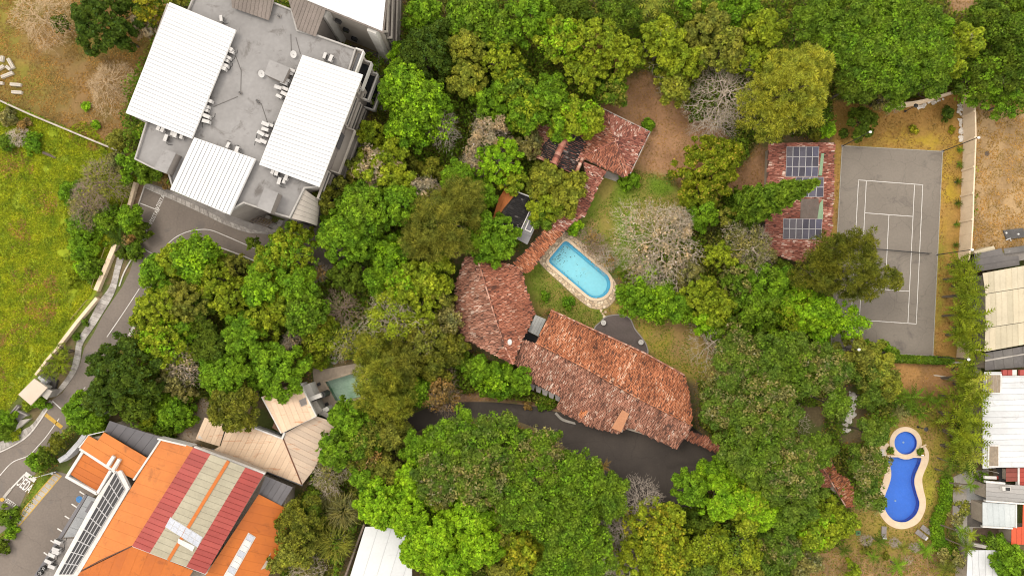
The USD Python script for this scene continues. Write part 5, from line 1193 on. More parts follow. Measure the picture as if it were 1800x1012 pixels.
obj('trim', cat_([obox(P(1786, 884, 3.7), P(1786, 927, 3.7), 0.2, 3.2, 3.8), obox(P(1727, 925, 3.7), P(1780, 928, 3.7), 0.25, 3.2, 3.75)]), TRIM, lg)
obj('wall', slab(lpn.poly([(1729, 885), (1784, 888), (1784, 924), (1729, 922)]).buffer(-0.2), 3.2, -0.2), PLASTER, lg)
orr = thing('orange_red_roofed_house', 'bright orange red roof corner at the right edge', 'building', (*P(1795, 940)[:2], 0))
opn = Plane(3.6)
sheet_roof(orr, opn.poly([(1778, 927), (1797, 925), (1798, 884), (1850, 884), (1850, 958), (1777, 956)]), opn, (0, 1), 0.9, [WB('bright_red_sheet', (0.66, 0.10, 0.035)), WB('bright_red_sheet_b', (0.61, 0.09, 0.032))], seed=9, rib=0.02)
obj('wall', slab(opn.poly([(1780, 929), (1850, 929), (1850, 954), (1780, 954)]).buffer(-0.1), 3.4, -0.2), PLASTER, orr)
ww = thing('white_roofed_garage', 'square white roof at the lower right corner beside the alley', 'building', (*P(1730, 990)[:2], 0))
wwp = Plane((1700, 966, 3.4), (1755, 966, 3.6), (1698, 1012, 3.4))
sheet_roof(ww, wwp.poly([(1701, 966), (1755, 966), (1755, 1040), (1698, 1040)]), wwp, (0, 1), 1.1, GSHEET, seed=10, rib=0.02)
obj('parapet', obox(P(1712, 957, 3.4), P(1754, 965, 3.4), 0.5, 2.8, 3.4), CONC, ww)
obj('wall', slab(wwp.poly([(1702, 968), (1754, 968), (1754, 1040), (1700, 1040)]).buffer(-0.1), 3.2, -0.2), PLASTER, ww)
yd = thing('back_yard', None, None, (*P(1715, 905)[:2], 0)); tag(yd, 'cluttered back yards between the right hand roofs', kind='structure')
obj('yard_paving', sheet(poly([(1700, 883), (1727, 883), (1727, 925), (1700, 925)]), 0.03), surf('yard_dirt', (0.14, 0.12, 0.105), (0.09, 0.08, 0.07), scale=0.9), yd)
obj('yard_soil', sheet(poly([(1710, 927), (1780, 928), (1775, 960), (1708, 952)]), 0.03), surf('yard_soil_brown', (0.16, 0.105, 0.075), (0.12, 0.08, 0.055), scale=0.9), yd)
obj('yard_slab', sheet(poly([(1699, 852), (1732, 842), (1733, 880), (1699, 880)]), 0.034), surf('yard_slab_grey', (0.36, 0.36, 0.35), (0.3, 0.3, 0.29), scale=0.5), yd)
clut = thing('yard_clutter', 'dark and reddish bits of roof stored between the white and grey roofs', 'clutter', (*P(1750, 830)[:2], 0))
obj('dark_sheet', bx([*P(1760, 832, 2)[:2], 2.2], (1.4, 2.6, 0.06), 0.2), DARKM, clut)
obj('red_sheet', bx([*P(1742, 838, 2)[:2], 2.3], (2.0, 0.5, 0.08), 0.0), REDS[1], clut)
obj('pipe', tube([P(1735, 826, 2.2), P(1756, 831, 2.4)], 0.05), CONC, clut)
obj('frame', cat_([tube([P(1756, 824, 1) * [1, 1, 0], P(1756, 824, 2.2)], 0.06), tube([P(1740, 836, 1) * [1, 1, 0], P(1740, 836, 2.2)], 0.06)]), DARKM, clut)

# ---------------------------------------------------------------- gatehouse
gh = thing('gatehouse', 'small gatehouse with a flat cream roof beside the road', 'building', (*P(58, 687)[:2], 0))
CRM = surf('cream_flat_roof', (0.60, 0.49, 0.385), (0.55, 0.445, 0.345), scale=0.3, fine_amt=0.05)
obj('roof_slab', slab(poly([(32, 693), (60, 665), (83, 681), (54, 712)], 3.2), 3.2, 2.95), CRM, gh)
obj('wall', slab(poly([(32, 693), (60, 665), (83, 681), (54, 712)], 3.2).buffer(-0.5), 2.95, -0.2), WHITEW, gh)
obj('side_roof', slab(poly([(82, 683), (92, 687), (82, 702), (74, 696)], 2.7), 2.7, 2.5), CONC, gh)
obj('side_wall', slab(poly([(82, 684), (91, 687), (82, 701), (75, 696)], 2.6).buffer(-0.1), 2.5, -0.2), CONC2, gh)
wt = thing('water_tank', 'grey box tank on a dark plinth above the gatehouse', 'tank', (*P(76, 668)[:2], 0))
obj('plinth', slab(poly([(66, 662), (74, 655), (100, 668), (96, 684), (86, 682)], .6), 0.6, -0.2), surf('dark_plinth', (0.07, 0.06, 0.055), (0.05, 0.045, 0.04)), wt)
obj('tank', slab(poly([(66, 664), (69, 660), (84, 671), (80, 677)], 1.5), 1.5, 0.6), STEEL, wt)
rub = thing('concrete_ramp', 'triangular grey concrete ramp and slabs below the gatehouse', 'ramp', (*P(38, 735)[:2], 0))
obj('ramp', slab(poly([(22, 761), (36, 738), (54, 735)], .5), 0.6, -0.1), CONC, rub)
obj('pit_floor', sheet(poly([(15, 738), (30, 722), (48, 730), (34, 740), (26, 752)]), 0.05), CONC2, rub)
for a, b in (((15, 738), (28, 748)), ((22, 728), (14, 736)), ((30, 722), (48, 730)), ((12, 733), (30, 712)), ((16, 735), (33, 714))):
    obj('low_wall', obox(P(*a, .6), P(*b, .6), 0.22, -0.1, 0.6), CONC2, rub)
# ---------------------------------------------------------------- swimming pools
COPE = surf('sand_pool_coping', (0.74, 0.58, 0.41), (0.66, 0.51, 0.355), scale=0.9, rough=0.8, fine=5, fine_amt=0.07)
tq = thing('turquoise_pool', 'large turquoise pool with one rounded end beside the covered walk', 'pool', (*P(1018, 470)[:2], 0))
obj('basin', slab(TQ_WATER.buffer(0.2), -1.35, -1.6), surf('turquoise_basin', (0.52, 0.86, 0.90), (0.46, 0.80, 0.85), scale=0.35, fine=2.0, fine_amt=0.05, stain=((0.56, 0.76, 0.72), 0.58, 0.35)), tq)
obj('basin_wall', slab(TQ_WATER.buffer(0.2).difference(TQ_WATER.buffer(-0.02)), -0.02, -1.35), surf('turquoise_wall', (0.15, 0.56, 0.76), (0.12, 0.5, 0.7), scale=1), tq)
obj('ledge', slab(TQ_WATER.buffer(-0.02).difference(TQ_WATER.buffer(-0.42)), -0.75, -1.36), surf('turquoise_ledge', (0.16, 0.56, 0.74), (0.14, 0.5, 0.68), scale=1), tq)
obj('water', sheet(TQ_WATER.buffer(0.03), -0.14), pane('turquoise_pool_water', (0.74, 0.92, 0.96)), tq)
obj('coping', slab(TQ_COPE.difference(TQ_WATER), 0.115, -0.12), COPE, tq)
rng = np.random.default_rng(8)
st_ = tq_a[:2] - tq_ax * 0.6
lv = []
for _ in range(70):                                   # fallen leaves on the pool floor at the square end
    c = tq_a[:2] + tq_ax * (abs(rng.normal(0, 1.0)) - 0.1) + tq_n * rng.uniform(-1.8, 1.8)
    if TQ_WATER.buffer(-0.5).contains(Point(*c)):
        lv.append(bx([*c, -1.33], (rng.uniform(.08, .22), 0.1, 0.02), rng.uniform(0, 3)))
for _ in range(25):
    c = tq_a[:2] + tq_ax * rng.uniform(1, 7) + tq_n * rng.normal(-0.8, 0.9)
    if TQ_WATER.buffer(-0.5).contains(Point(*c)):
        lv.append(bx([*c, -1.33], (rng.uniform(.06, .16), 0.08, 0.02), rng.uniform(0, 3)))
o = obj('fallen_leaves', cat_(lv), surf('sunken_leaves', (0.11, 0.12, 0.06), (0.07, 0.075, 0.04)))
tag(o, 'dark fallen leaves on the floor of the turquoise pool', 'leaves', kind='stuff')
# flagstones round it
pav = thing('pool_paving', None, None, (*P(1000, 500)[:2], 0)); tag(pav, 'irregular pale flagstone paving round the turquoise pool', kind='structure')
ring = TQ_PAVE.difference(TQ_COPE.buffer(0.03))
obj('mortar_bed', slab(ring, 0.045, -0.1), surf('mortar', (0.30, 0.245, 0.18), (0.22, 0.18, 0.13), scale=1), pav)
pts = []
b = ring.bounds
while len(pts) < 330:
    c = np.array([rng.uniform(b[0], b[2]), rng.uniform(b[1], b[3])])
    if ring.buffer(0.3).contains(Point(*c)) and all(np.linalg.norm(c - p) > 0.36 for p in pts[-400:]):
        pts.append(c)
    elif rng.random() < 0.0005:
        break
FLAG = [surf(f'flagstone_{k}', c, np.array(c) * 0.8, scale=1.5, rough=0.9, fine=9, fine_amt=0.15) for k, c in zip('abcd', [(0.72, 0.56, 0.37), (0.60, 0.45, 0.29), (0.80, 0.65, 0.46), (0.50, 0.37, 0.24)])]
vor = shapely.voronoi_polygons(MultiPoint([tuple(p) for p in pts]))
k = 0
for g in vor.geoms:
    for pc in polys(g.intersection(ring).buffer(-0.035)):
        if pc.area > 0.03 and k < 300:
            obj('flagstone', slab(pc.simplify(0.03), 0.07 + rng.uniform(0, 0.02), 0.0), FLAG[rng.integers(4)], pav)
            k += 1
for i, (x, y) in enumerate([(1057, 546), (1060, 551), (1062, 556), (1064, 548), (1055, 541)]):
    o = obj('stepping_stone', slab(Point(*P(x, y)[:2]).buffer(0.27, quad_segs=2), 0.05, -0.05), FLAG[i % 4])
    tag(o, 'pale stepping stone between the turquoise pool paving and the brown terrace', 'stone', 'stepping stones to the terrace')

BLUE = surf('cobalt_pool_tiles', (0.10, 0.29, 0.78), (0.085, 0.255, 0.71), scale=0.3, rough=0.4, fine=2.5, fine_amt=0.06)
BLUED = surf('cobalt_pool_wall', (0.045, 0.13, 0.5), (0.04, 0.11, 0.45), scale=0.8)
bp_ = thing('blue_pool', 'bottle shaped cobalt blue pool with a round paddling pool at its head', 'pool', (*P(1587, 855)[:2], 0))
for w_, nm, dep in ((BL_MAIN, 'main', 1.0), (BL_SMALL, 'paddling', 0.6)):
    obj(nm + '_basin', slab(w_.buffer(0.2), -dep, -dep - 0.2), BLUE, bp_)
    obj(nm + '_basin_wall', slab(w_.buffer(0.2).difference(w_.buffer(-0.02)), -0.02, -dep), BLUED, bp_)
    obj(nm + '_water', sheet(w_.buffer(0.03), -0.12), pane('cobalt_pool_water', (0.62, 0.80, 0.98)), bp_)
c_main = BL_COPE_O.difference(BL_MAIN).difference(BL_SMALL_O.buffer(0.02))
bedl = poly([(1559, 786), (1566, 779), (1576, 797), (1575, 800), (1558, 800)]).difference(BL_SMALL_O)
bedr = poly([(1607, 799), (1616, 787), (1622, 786), (1626, 799), (1625, 801)]).difference(BL_SMALL_O)
topg = poly([(1540, 750), (1640, 750), (1640, 781), (1618, 783), (1604, 793), (1578, 793), (1562, 783), (1540, 786)])
c_main = c_main.difference(bedl).difference(bedr).difference(poly([(1565, 740), (1620, 740), (1620, 783), (1565, 783)]))
obj('coping', slab(c_main, 0.11, -0.12), COPE, bp_)
obj('paddling_coping', slab(BL_SMALL_O.difference(BL_SMALL), 0.14, -0.12), COPE, bp_)
obj('dividing_wall', slab(poly([(1557, 799), (1622, 801), (1622, 804), (1557, 802)]), 0.2, -0.3), COPE, bp_)
for p in ((1591, 778), (1579, 882)):
    obj('floor_drain', cyl(P(*p)[:2], 0.16, -0.99 if p[1] > 800 else -0.59, -0.92 if p[1] > 800 else -0.5), WMETAL, bp_)
obj('ladder_rail', tube([P(1618, 786, .5), P(1628, 781, .5)], 0.12, 6), COPE, bp_)

# ---------------------------------------------------------------- sun loungers
LSTR = surf('lounger_fabric', (0.30, 0.265, 0.25), (0.25, 0.22, 0.21), scale=2)
def lounger(label, px, py, ang):
    t = thing('sun_lounger', label, 'sun lounger', (*P(px, py)[:2], 0), 'grey sun loungers at the lower end of the blue pool')
    L, W = 2.05, 0.72
    M4 = trimesh.transformations.rotation_matrix(ang, [0, 0, 1])
    def put(nm, m, mat):
        m.apply_transform(M4); m.apply_translation([*P(px, py)[:2], 0]); obj(nm, m, mat, t)
    for k in range(9):
        put('slat', trimesh.creation.box((0.125, W, 0.04), trimesh.transformations.translation_matrix([-L / 2 + 0.1 + k * 0.14, 0, 0.36])), LSTR)
    b = trimesh.creation.box((0.72, W, 0.05)); b.apply_transform(trimesh.transformations.rotation_matrix(-0.5, [0, 1, 0])); b.apply_translation([L / 2 - 0.36, 0, 0.52]); put('backrest', b, LSTR)
    h = trimesh.creation.box((0.22, W * .8, 0.09)); h.apply_transform(trimesh.transformations.rotation_matrix(-0.5, [0, 1, 0])); h.apply_translation([L / 2 - 0.1, 0, 0.69]); put('headrest', h, WMETAL)
    for s in (-1, 1):
        put('side_rail', trimesh.creation.box((L - 0.5, 0.06, 0.08), trimesh.transformations.translation_matrix([-0.2, s * (W / 2 + 0.02), 0.33])), LSTR)
        for x in (-0.8, 0.45):
            put('leg', trimesh.creation.box((0.06, 0.06, 0.32), trimesh.transformations.translation_matrix([x, s * W / 2, 0.16])), DARKM)
lounger('grey sun lounger standing alone to the left below the blue pool', 1552, 934, math.radians(-94))
lounger('grey sun lounger nearer the pool of the angled pair', 1617, 938, math.radians(-38))
lounger('grey sun lounger further right of the angled pair beside the bright hedge', 1626, 930, math.radians(-38))

# ---------------------------------------------------------------- floodlights of the court and garden lamps
def floodlight(label, px, py, h=9.3):
    b = P(px, py)
    t = thing('floodlight', label, 'floodlight', b, 'floodlights round the tennis court')
    obj('pole', tube([b, b + [0, 0, h]], [0.09, 0.06], 6), DARKM, t)
    obj('bracket', tube([b + [-0.3, 0, h], b + [0.3, 0, h]], 0.05, 5), DARKM, t)
    hd = trimesh.creation.icosphere(1, 0.28); hd.apply_scale([1.0, 0.8, 0.45]); hd.apply_translation(b + [0.12, 0, h + 0.12]); obj('lamp_head', hd, WMETAL, t, smooth=True)
    obj('base_plate', bx(b + [0, 0, 0.05], (0.4, 0.4, 0.1)), CONC2, t)
floodlight('floodlight on a dark pole at the upper left corner of the court', 1481, 257)
floodlight('floodlight on a dark pole at the upper right corner of the court', 1657, 266)
floodlight('floodlight on a dark pole at the right end of the tennis net', 1646, 448)
floodlight('floodlight on a dark pole at the left end of the net among branches', 1473, 434)
floodlight('floodlight on a dark pole at the lower right corner of the court', 1640, 626)
floodlight('floodlight on a dark pole at the lower left corner of the court', 1462, 610)
def lamp(label, px, py, h=3.6):
    b = P(px, py)
    t = thing('garden_lamp', label, 'lamp', b)
    obj('pole', tube([b, b + [0, 0, h]], 0.07, 6), DARKM, t)
    obj('lantern', tube([b + [0, 0, h], b + [0, 0, h + 0.35]], [0.2, 0.34], 6), DARKM, t)
    obj('cap', tube([b + [0, 0, h + 0.35], b + [0, 0, h + 0.5]], [0.4, 0.1], 6), DARKM, t)
    obj('base', cyl(b[:2], 0.2, 0, 0.15, 8), DARKM, t)
lamp('black garden lamp on the dry grass above the tennis court', 1591, 196, 3.0)
lamp('black garden lamp at the head of the blue pool', 1613, 750, 2.2)
for lab, p, r in (('round white stone table at the upper left edge of the brown terrace', (1060, 567), 0.36), ('round white stone table at the right edge of the brown terrace', (1125.5, 601), 0.36)):
    t = thing('stone_table', lab, 'table', P(*p))
    obj('table_top', cyl(P(*p)[:2], r, 0.62, 0.72, 20), surf('white_stone', (0.55, 0.52, 0.48), (0.42, 0.4, 0.37), scale=3), t)
    obj('rim', slab(Point(*P(*p)[:2]).buffer(r + 0.07, quad_segs=6).difference(Point(*P(*p)[:2]).buffer(r - 0.02, quad_segs=6)), 0.74, 0.6), WHITEW, t)
    obj('pedestal', cyl(P(*p)[:2], 0.12, 0.1, 0.62, 10), CONC2, t)
t = thing('globe_lamp', 'small white globe lamp at the top edge of the brown terrace', 'lamp', P(1107, 558))
g = trimesh.creation.icosphere(2, 0.16); g.apply_translation(P(1107, 558) + [0, 0, .7]); obj('globe', g, WHITEW, t, smooth=True)
obj('post', cyl(P(1107, 558)[:2], 0.04, 0, 0.6, 6), DARKM, t)

# ---------------------------------------------------------------- machines on the flat roof
ACW = surf('air_conditioner_casing', (0.56, 0.54, 0.51), (0.46, 0.44, 0.42), scale=2, rough=0.55)
ACD = surf('air_conditioner_grille', (0.10, 0.095, 0.09), (0.07, 0.066, 0.062), rough=0.6)
def ac_unit(label, px, py, ang, group, z=12.0, s=1.0):
    global AC0
    loc = P(px, py, z)
    if AC0 is None:
        AC0 = thing('air_conditioner', label, 'air conditioner', loc, group, rotz=math.degrees(ang), scale=(s, s, s))
        L = lambda m: (np.asarray(m.vertices) + loc, m.faces)       # local shape at the unit's base
        obj('casing', L(bx([0, 0, 0.50], (1.0, 0.46, 0.80))), ACW, AC0)
        obj('fan_grille', L(slab(Point(0.16, 0.5).buffer(0.3).difference(Point(0.16, 0.5).buffer(0.1)), 0.02, 0.0).apply_transform(trimesh.transformations.rotation_matrix(math.pi / 2, [1, 0, 0])).apply_translation([0, -0.225, 0])), ACD, AC0)
        obj('top_panel', L(bx([0, 0, 0.91], (1.04, 0.50, 0.03))), ACW, AC0)
        obj('side_grille', L(bx([0, 0.235, 0.5], (0.86, 0.02, 0.6))), ACD, AC0)
        for q in (-0.36, 0.36):
            obj('foot', L(bx([q, 0, 0.05], (0.08, 0.5, 0.1))), DARKM, AC0)
        obj('pipe', L(tube([[0.5, 0.1, 0.35], [0.7, 0.12, 0.3], [0.74, 0.4, 0.06], [0.6, 0.9, 0.05]], 0.035, 5)), DARKM, AC0)
    else:
        copy_of(AC0, loc, math.degrees(ang), label, group, (s, s, s))
AC0 = None
u1 = math.atan2(*(P(337, 243) - P(414, 53))[1::-1][:2]) if False else math.atan2((P(337, 243) - P(414, 53))[1], (P(337, 243) - P(414, 53))[0])
AC_SETS = [
    ('white air conditioning unit along the right edge of the left white roof', 'units along the right edge of the left white roof', u1 + 1.57,
     [(407, 89), (409, 94), (404, 104), (400, 109), (399, 118), (395, 123), (371, 180), (366, 190), (364, 196), (367, 207), (366, 216)]),
    ('white air conditioning unit below the lower edge of the left white roof', 'units below the lower edge of the left white roof', u1,
     [(284, 226), (291, 229), (307, 235), (313, 238), (323, 241), (296, 245)]),
    ('white air conditioning unit along the left edge of the right white roof', 'units along the left edge of the right white roof', u1 + 1.57,
     [(516, 127), (513, 132), (506, 144), (502, 149), (492, 157), (504, 159), (493, 172), (503, 168), (470, 221), (478, 222), (469, 230), (462, 237), (470, 240), (457, 250), (466, 251)]),
    ('white air conditioning unit below the lower edge of the right white roof', 'units below the lower edge of the right white roof', u1,
     [(483, 302), (490, 304), (506, 313), (502, 319), (494, 320)]),
    ('white air conditioning unit above the upper edge of the right white roof', 'units above the upper edge of the right white roof', u1, [(584, 106), (573, 101)]),
    ('white air conditioning unit above the smaller lower white roof', 'units above the smaller lower white roof', u1, [(404, 257), (420, 266)]),
]
rng = np.random.default_rng(3)
for lab, grp, an, spots in AC_SETS:
    for (x, y) in spots:
        ac_unit(lab, x, y, an + rng.choice([0, math.pi]) + rng.normal(0, 0.06), grp, s=rng.uniform(0.85, 1.15))
ac_unit('lone air conditioning unit at the top right corner of the left white roof', 392, 36, u1 + 0.5, None, s=0.9)
for (x, y) in ((107, 949), (104, 962), (97, 972), (104, 967), (91, 983), (97, 992)):
    ac_unit('air conditioning unit standing on the service end of the grey canopy', x, y, u1 + 1.57 + rng.normal(0, 0.1), 'units on the service end of the grey canopy', z=3.2, s=1.1)
for lab, (x, y) in (('upper dark spiral fan unit at the lower end of the grey canopy', (79, 997)), ('lower dark spiral fan unit at the lower end of the grey canopy', (73, 1005))):
    t = thing('roof_fan', lab, 'fan', P(x, y, 3.2))
    c = P(x, y, 3.2)
    obj('drum', slab(Point(*c[:2]).buffer(0.42, quad_segs=6).difference(Point(*c[:2]).buffer(0.32, quad_segs=6)), 3.75, 3.2), DARKM, t)
    for k in range(5):
        obj('blade', bx(c + [0.16 * math.cos(k * 1.257), 0.16 * math.sin(k * 1.257), 0.4], (0.3, 0.12, 0.03), k * 1.257), ACW, t)
    obj('hub', cyl(c[:2], 0.09, 3.3, 3.66, 8), DARKM, t)
for lab, (x, y) in (('white satellite dish above the right white roof', (518, 98)), ('small satellite dish below the left end of the stair cover', (462, 132))):
    t = thing('satellite_dish', lab, 'satellite dish', P(x, y, 12))
    c = P(x, y, 12)
    a = np.linspace(0, 2 * math.pi, 17)[:-1]
    rings = [np.c_[r * np.cos(a), r * np.sin(a) * 1.2, np.full(16, r * r * 0.5)] for r in (0.04, 0.2, 0.36, 0.48)]
    v = np.vstack(rings)
    f = [[i * 16 + j, i * 16 + (j + 1) % 16, (i + 1) * 16 + (j + 1) % 16] for i in range(3) for j in range(16)] + [[i * 16 + j, (i + 1) * 16 + (j + 1) % 16, (i + 1) * 16 + j] for i in range(3) for j in range(16)]
    m = trimesh.Trimesh(v, f, process=False); m.apply_transform(trimesh.transformations.rotation_matrix(0.5, [1, 0.3, 0])); m.apply_translation(c + [0, 0, 0.6])
    obj('dish', m, WMETAL, t, smooth=True)
    obj('mast', tube([c, c + [0, 0, 0.62]], 0.05, 6), STEEL, t)
    obj('feed_arm', tube([c + [0, 0, 0.6], c + [0.05, -0.25, 1.0]], 0.025, 4), STEEL, t)
for i, (lab, (x, y)) in enumerate((('dark roof drain in the middle of the flat grey roof', (423, 164)), ('second roof drain right of the middle one', (455, 181)), ('drain beside the left edge of the right white roof', (453, 178)), ('vent cowl near the top edge of the flat roof', (491, 30)))):
    t = thing('roof_vent', lab, 'roof vent', P(x, y, 12))
    obj('collar', cyl(P(x, y, 12)[:2], 0.3, 12.0, 12.12, 10), CONC2, t)
    obj('cowl', tube([P(x, y, 12.1), P(x, y, 12.1) + [0, 0, 0.4]], [0.14, 0.2], 8), ACD, t)
for i, (a, b) in enumerate((((414, 98), (424, 125)), ((424, 125), (423, 162)), ((375, 188), (418, 170)), ((511, 60), (512, 90)), ((459, 182), (470, 215)), ((520, 66), (528, 95)))):
    o = obj('roof_cable', tube([P(*a, 12.04), P(*b, 12.04)], 0.05, 4), surf('old_cable', (0.17, 0.155, 0.14), (0.14, 0.13, 0.12)))
    tag(o, ['thin pipe from the left units down to the roof drain', 'thin pipe running straight down to the roof drain', 'thin pipe from the lower left units to the roof drain', 'thin cable above the right white roof near its left corner', 'thin cable down from the second drain to the right units', 'thin cable reaching the satellite dish'][i], 'cable')

# pergola beside the small white roof
pg_ = thing('pergola', 'dark slatted pergola beside the smaller white roof at the parking bays', 'pergola', (*P(445, 378)[:2], 0))
WOOD = surf('weathered_pergola_wood', (0.17, 0.13, 0.10), (0.12, 0.09, 0.07), scale=1.5)
a0, a1, b0, b1 = np.array([413, 366.]), np.array([478, 390.]), np.array([408, 377.]), np.array([470, 399.])
for k in range(14):
    t = k / 13
    obj('slat', obox(P(*(a0 + (a1 - a0) * t), 2.7), P(*(b0 + (b1 - b0) * t), 2.7), 0.14, 2.6, 2.74), WOOD, pg_)
for a, b in ((a0, a1), (b0, b1), ((a0 + b0) / 2, (a1 + b1) / 2)):
    obj('beam', obox(P(*a, 2.6), P(*b, 2.6), 0.16, 2.42, 2.598), WOOD, pg_)
for p in (a0, a1, b0, b1):
    obj('post', tube([P(*p, 2.5) * [1, 1, 0], P(*p, 2.5)], 0.08, 6), WOOD, pg_)
lw_ = thing('planter_wall', 'low grey wall with square planters under the flat roof edge near the pergola', 'wall', (*P(450, 370)[:2], 0))
for k in range(5):
    obj('wall_block', bx([*P(430 + k * 11, 366 + k * 4.2)[:2], 0.5], (0.85, 0.6, 1.0), -0.37), CONC, lw_)

# ---------------------------------------------------------------- walls and fences
bw_ = thing('beige_boundary_wall', 'tall sand coloured boundary wall running down right of the tennis court', 'wall', (*P(1702, 300)[:2], 0))
HW = 3.3
wp0 = [(1691, 163), (1693, 205), (1694, 250), (1692, 300), (1690, 345), (1689, 390), (1686, 440)]
for k, (a, b) in enumerate(zip(wp0[:-1], wp0[1:])):
    A_, B_ = P(*a), P(*b)
    for s in range(2):
        p, q = A_ + (B_ - A_) * (s / 2), A_ + (B_ - A_) * ((s + 0.99) / 2)
        obj('wall_panel', obox(p, q, 0.22, -0.2, HW), SANDW, bw_)
    obj('pilaster', bx([*A_[:2] + [-0.1, 0], HW / 2], (0.34, 0.34, HW + 0.06)), SANDW, bw_)
for a, b in (((1716, 615), (1684, 612)), ((1686, 440), (1684, 460)), ((1684, 600), (1682, 628))):
    obj('wall_panel', obox(P(*a), P(*b), 0.2, -0.2, 3.0), SANDW, bw_)
bw2 = thing('beige_boundary_wall', 'sand coloured wall curving along the trees above the tennis court', 'wall', (*P(1610, 185)[:2], 0))
cpts = smooth_line([(1538, 181), (1549, 190), (1580, 190), (1612, 184), (1640, 176), (1665, 168), (1680, 163)], 3)
for a, b in zip(cpts[:-1], cpts[1:]):
    obj('wall_panel', obox(P(*a), P(*b), 0.22, -0.2, 3.2), SANDW, bw2)
fw = thing('meadow_wall', 'thin pale wall separating the brown field from the green meadow', 'wall', (*P(100, 220)[:2], 0))
WPALE = surf('pale_thin_wall', (0.50, 0.44, 0.37), (0.4, 0.34, 0.28), scale=0.9)
mp = smooth_line([(-30, 165), (0, 177), (55, 202), (110, 225), (165, 248), (215, 268)], 4)
for a, b in zip(mp[:-1], mp[1:]):
    obj('wall_panel', obox(P(*a), P(*b), 0.28, -0.2, 1.1), WPALE, fw)
fence = thing('wire_fence', 'thin rail fence along the meadow beside the footpath wall', 'fence', (*P(180, 460)[:2], 0))
FENCEM = surf('fence_rail_ochre', (0.36, 0.27, 0.12), (0.3, 0.22, 0.1))
for a, b in (((234, 322), (216, 368)), ((190, 436), (166, 506)), ((159, 527), (130, 561))):
    A_, B_ = P(*a), P(*b)
    obj('rail', tube([A_ + [0, 0, 1.0], B_ + [0, 0, 1.0]], 0.05, 5), FENCEM, fence)
    for t in np.linspace(0, 1, 5):
        c = A_ + (B_ - A_) * t
        obj('post', tube([c, c + [0, 0, 1.05]], 0.04, 4), FENCEM, fence)
sw = thing('footpath_wall', 'sand coloured retaining wall between meadow and footpath', 'wall', (*P(170, 540)[:2], 0))
for a, b, w in (((207, 430), (173, 511), 0.75), ((175, 524), (140, 566), 0.55), ((140, 566), (105, 612), 0.55), ((104, 613), (86, 634), 0.38), ((86, 634), (68, 658), 0.38), ((242, 322), (230, 367), 0.55)):
    A_, B_ = P(*a), P(*b)
    for s in range(3):
        obj('wall_panel', obox(A_ + (B_ - A_) * s / 3, A_ + (B_ - A_) * (s + .985) / 3, w, -0.2, 0.9), SANDW, sw)
pl_ = thing('planter', 'narrow brown planter strip beside the visitor bays', 'planter', (*P(242, 345)[:2], 0))
obj('soil', sheet(poly([(246, 322), (254, 326), (240, 368), (233, 366)]), 0.12), surf('planter_soil', (0.20, 0.13, 0.07), (0.14, 0.09, 0.05)), pl_)
obj('border', obox(P(255, 327), P(241, 369), 0.2, -0.1, 0.2), KERBM, pl_)
# fence posts/hedge wall below the court
iv = thing('hedge_wall', 'low wall covered with creeper below the tennis court', 'wall', (*P(1630, 632)[:2], 0))
for k in range(8):
    a, b = np.array([1570, 631.]), np.array([1692, 637.])
    obj('wall_panel', obox(P(*(a + (b - a) * k / 8)), P(*(a + (b - a) * (k + .98) / 8)), 0.3, -0.2, 1.7), CONC2, iv)
rw = thing('driveway_wall', 'short grey brown wall at the lower end of the driveway', 'wall', (*P(1205, 900)[:2], 0))
obj('wall_panel', obox(P(1190, 912), P(1206, 899), 0.45, -0.1, 1.0), CONC2, rw)
obj('coping', obox(P(1206, 899), P(1222, 888), 0.5, -0.1, 1.05), CONC2, rw)

# ---------------------------------------------------------------- loose things in the fields
BLK = surf('precast_concrete', (0.58, 0.52, 0.42), (0.48, 0.42, 0.34), scale=1.5)
for lab, x, y, L, a in (('short concrete block standing uppermost in the brown field', 6, 105, 1.0, 80), ('long concrete block right of the uppermost one in the brown field', 21, 113, 1.9, -60), ('concrete block cut by the left edge of the picture', 3, 121, 1.4, 32), ('small concrete block in the middle of the scattered group', 17, 121, 0.95, -40),
                     ('widest concrete block lying below the scattered group', 15, 133, 2.1, 22), ('concrete block at the left edge of the lower row', 3, 147.5, 1.0, -3), ('upper right concrete block of the lower row', 30, 150, 1.85, -4), ('lowest concrete block in the brown field', 32, 163.5, 1.75, -3)):
    o = bx([*P(x, y)[:2], 0.25], (L, 0.5, 0.5), math.radians(a))
    tg = thing('concrete_block', lab, 'concrete block', P(x, y))
    obj('block', o, BLK, tg)
    obj('groove', bx([*P(x, y)[:2], 0.505], (L * 0.94, 0.12, 0.03), math.radians(a)), CONC, tg)
STN = [surf(f'white_rock_{k}', c, np.array(c) * 0.75, scale=2.5) for k, c in zip('ab', [(0.85, 0.8, 0.72), (0.7, 0.64, 0.56)])]
def rock(c, r, rng):
    m = trimesh.creation.icosphere(1, r)
    m.vertices *= rng.uniform(0.65, 1.15, m.vertices.shape) * [1, 1, 0.6]
    m.apply_translation([c[0], c[1], r * 0.25])
    return m
rng = np.random.default_rng(12)
spots = []
for _ in range(46):
    spots.append((1690 + rng.normal(-2, 2.2), rng.uniform(178, 250)))
for _ in range(26):
    t = rng.uniform(0, 1); spots.append((1612 + 50 * t + rng.normal(0, 1.5), 188 - 18 * t + rng.normal(2, 1.5)))
for i, (x, y) in enumerate(spots):
    o = obj('white_rock', rock(P(x, y), rng.uniform(0.14, 0.36), rng), STN[i % 2])
    if i < 46:
        tag(o, 'white rock lying along the foot of the tall beige wall right of the court', 'rock', 'white rocks along the foot of the tall wall')
    else:
        tag(o, 'white rock lying below the curved beige wall above the court', 'rock', 'white rocks below the curved wall')
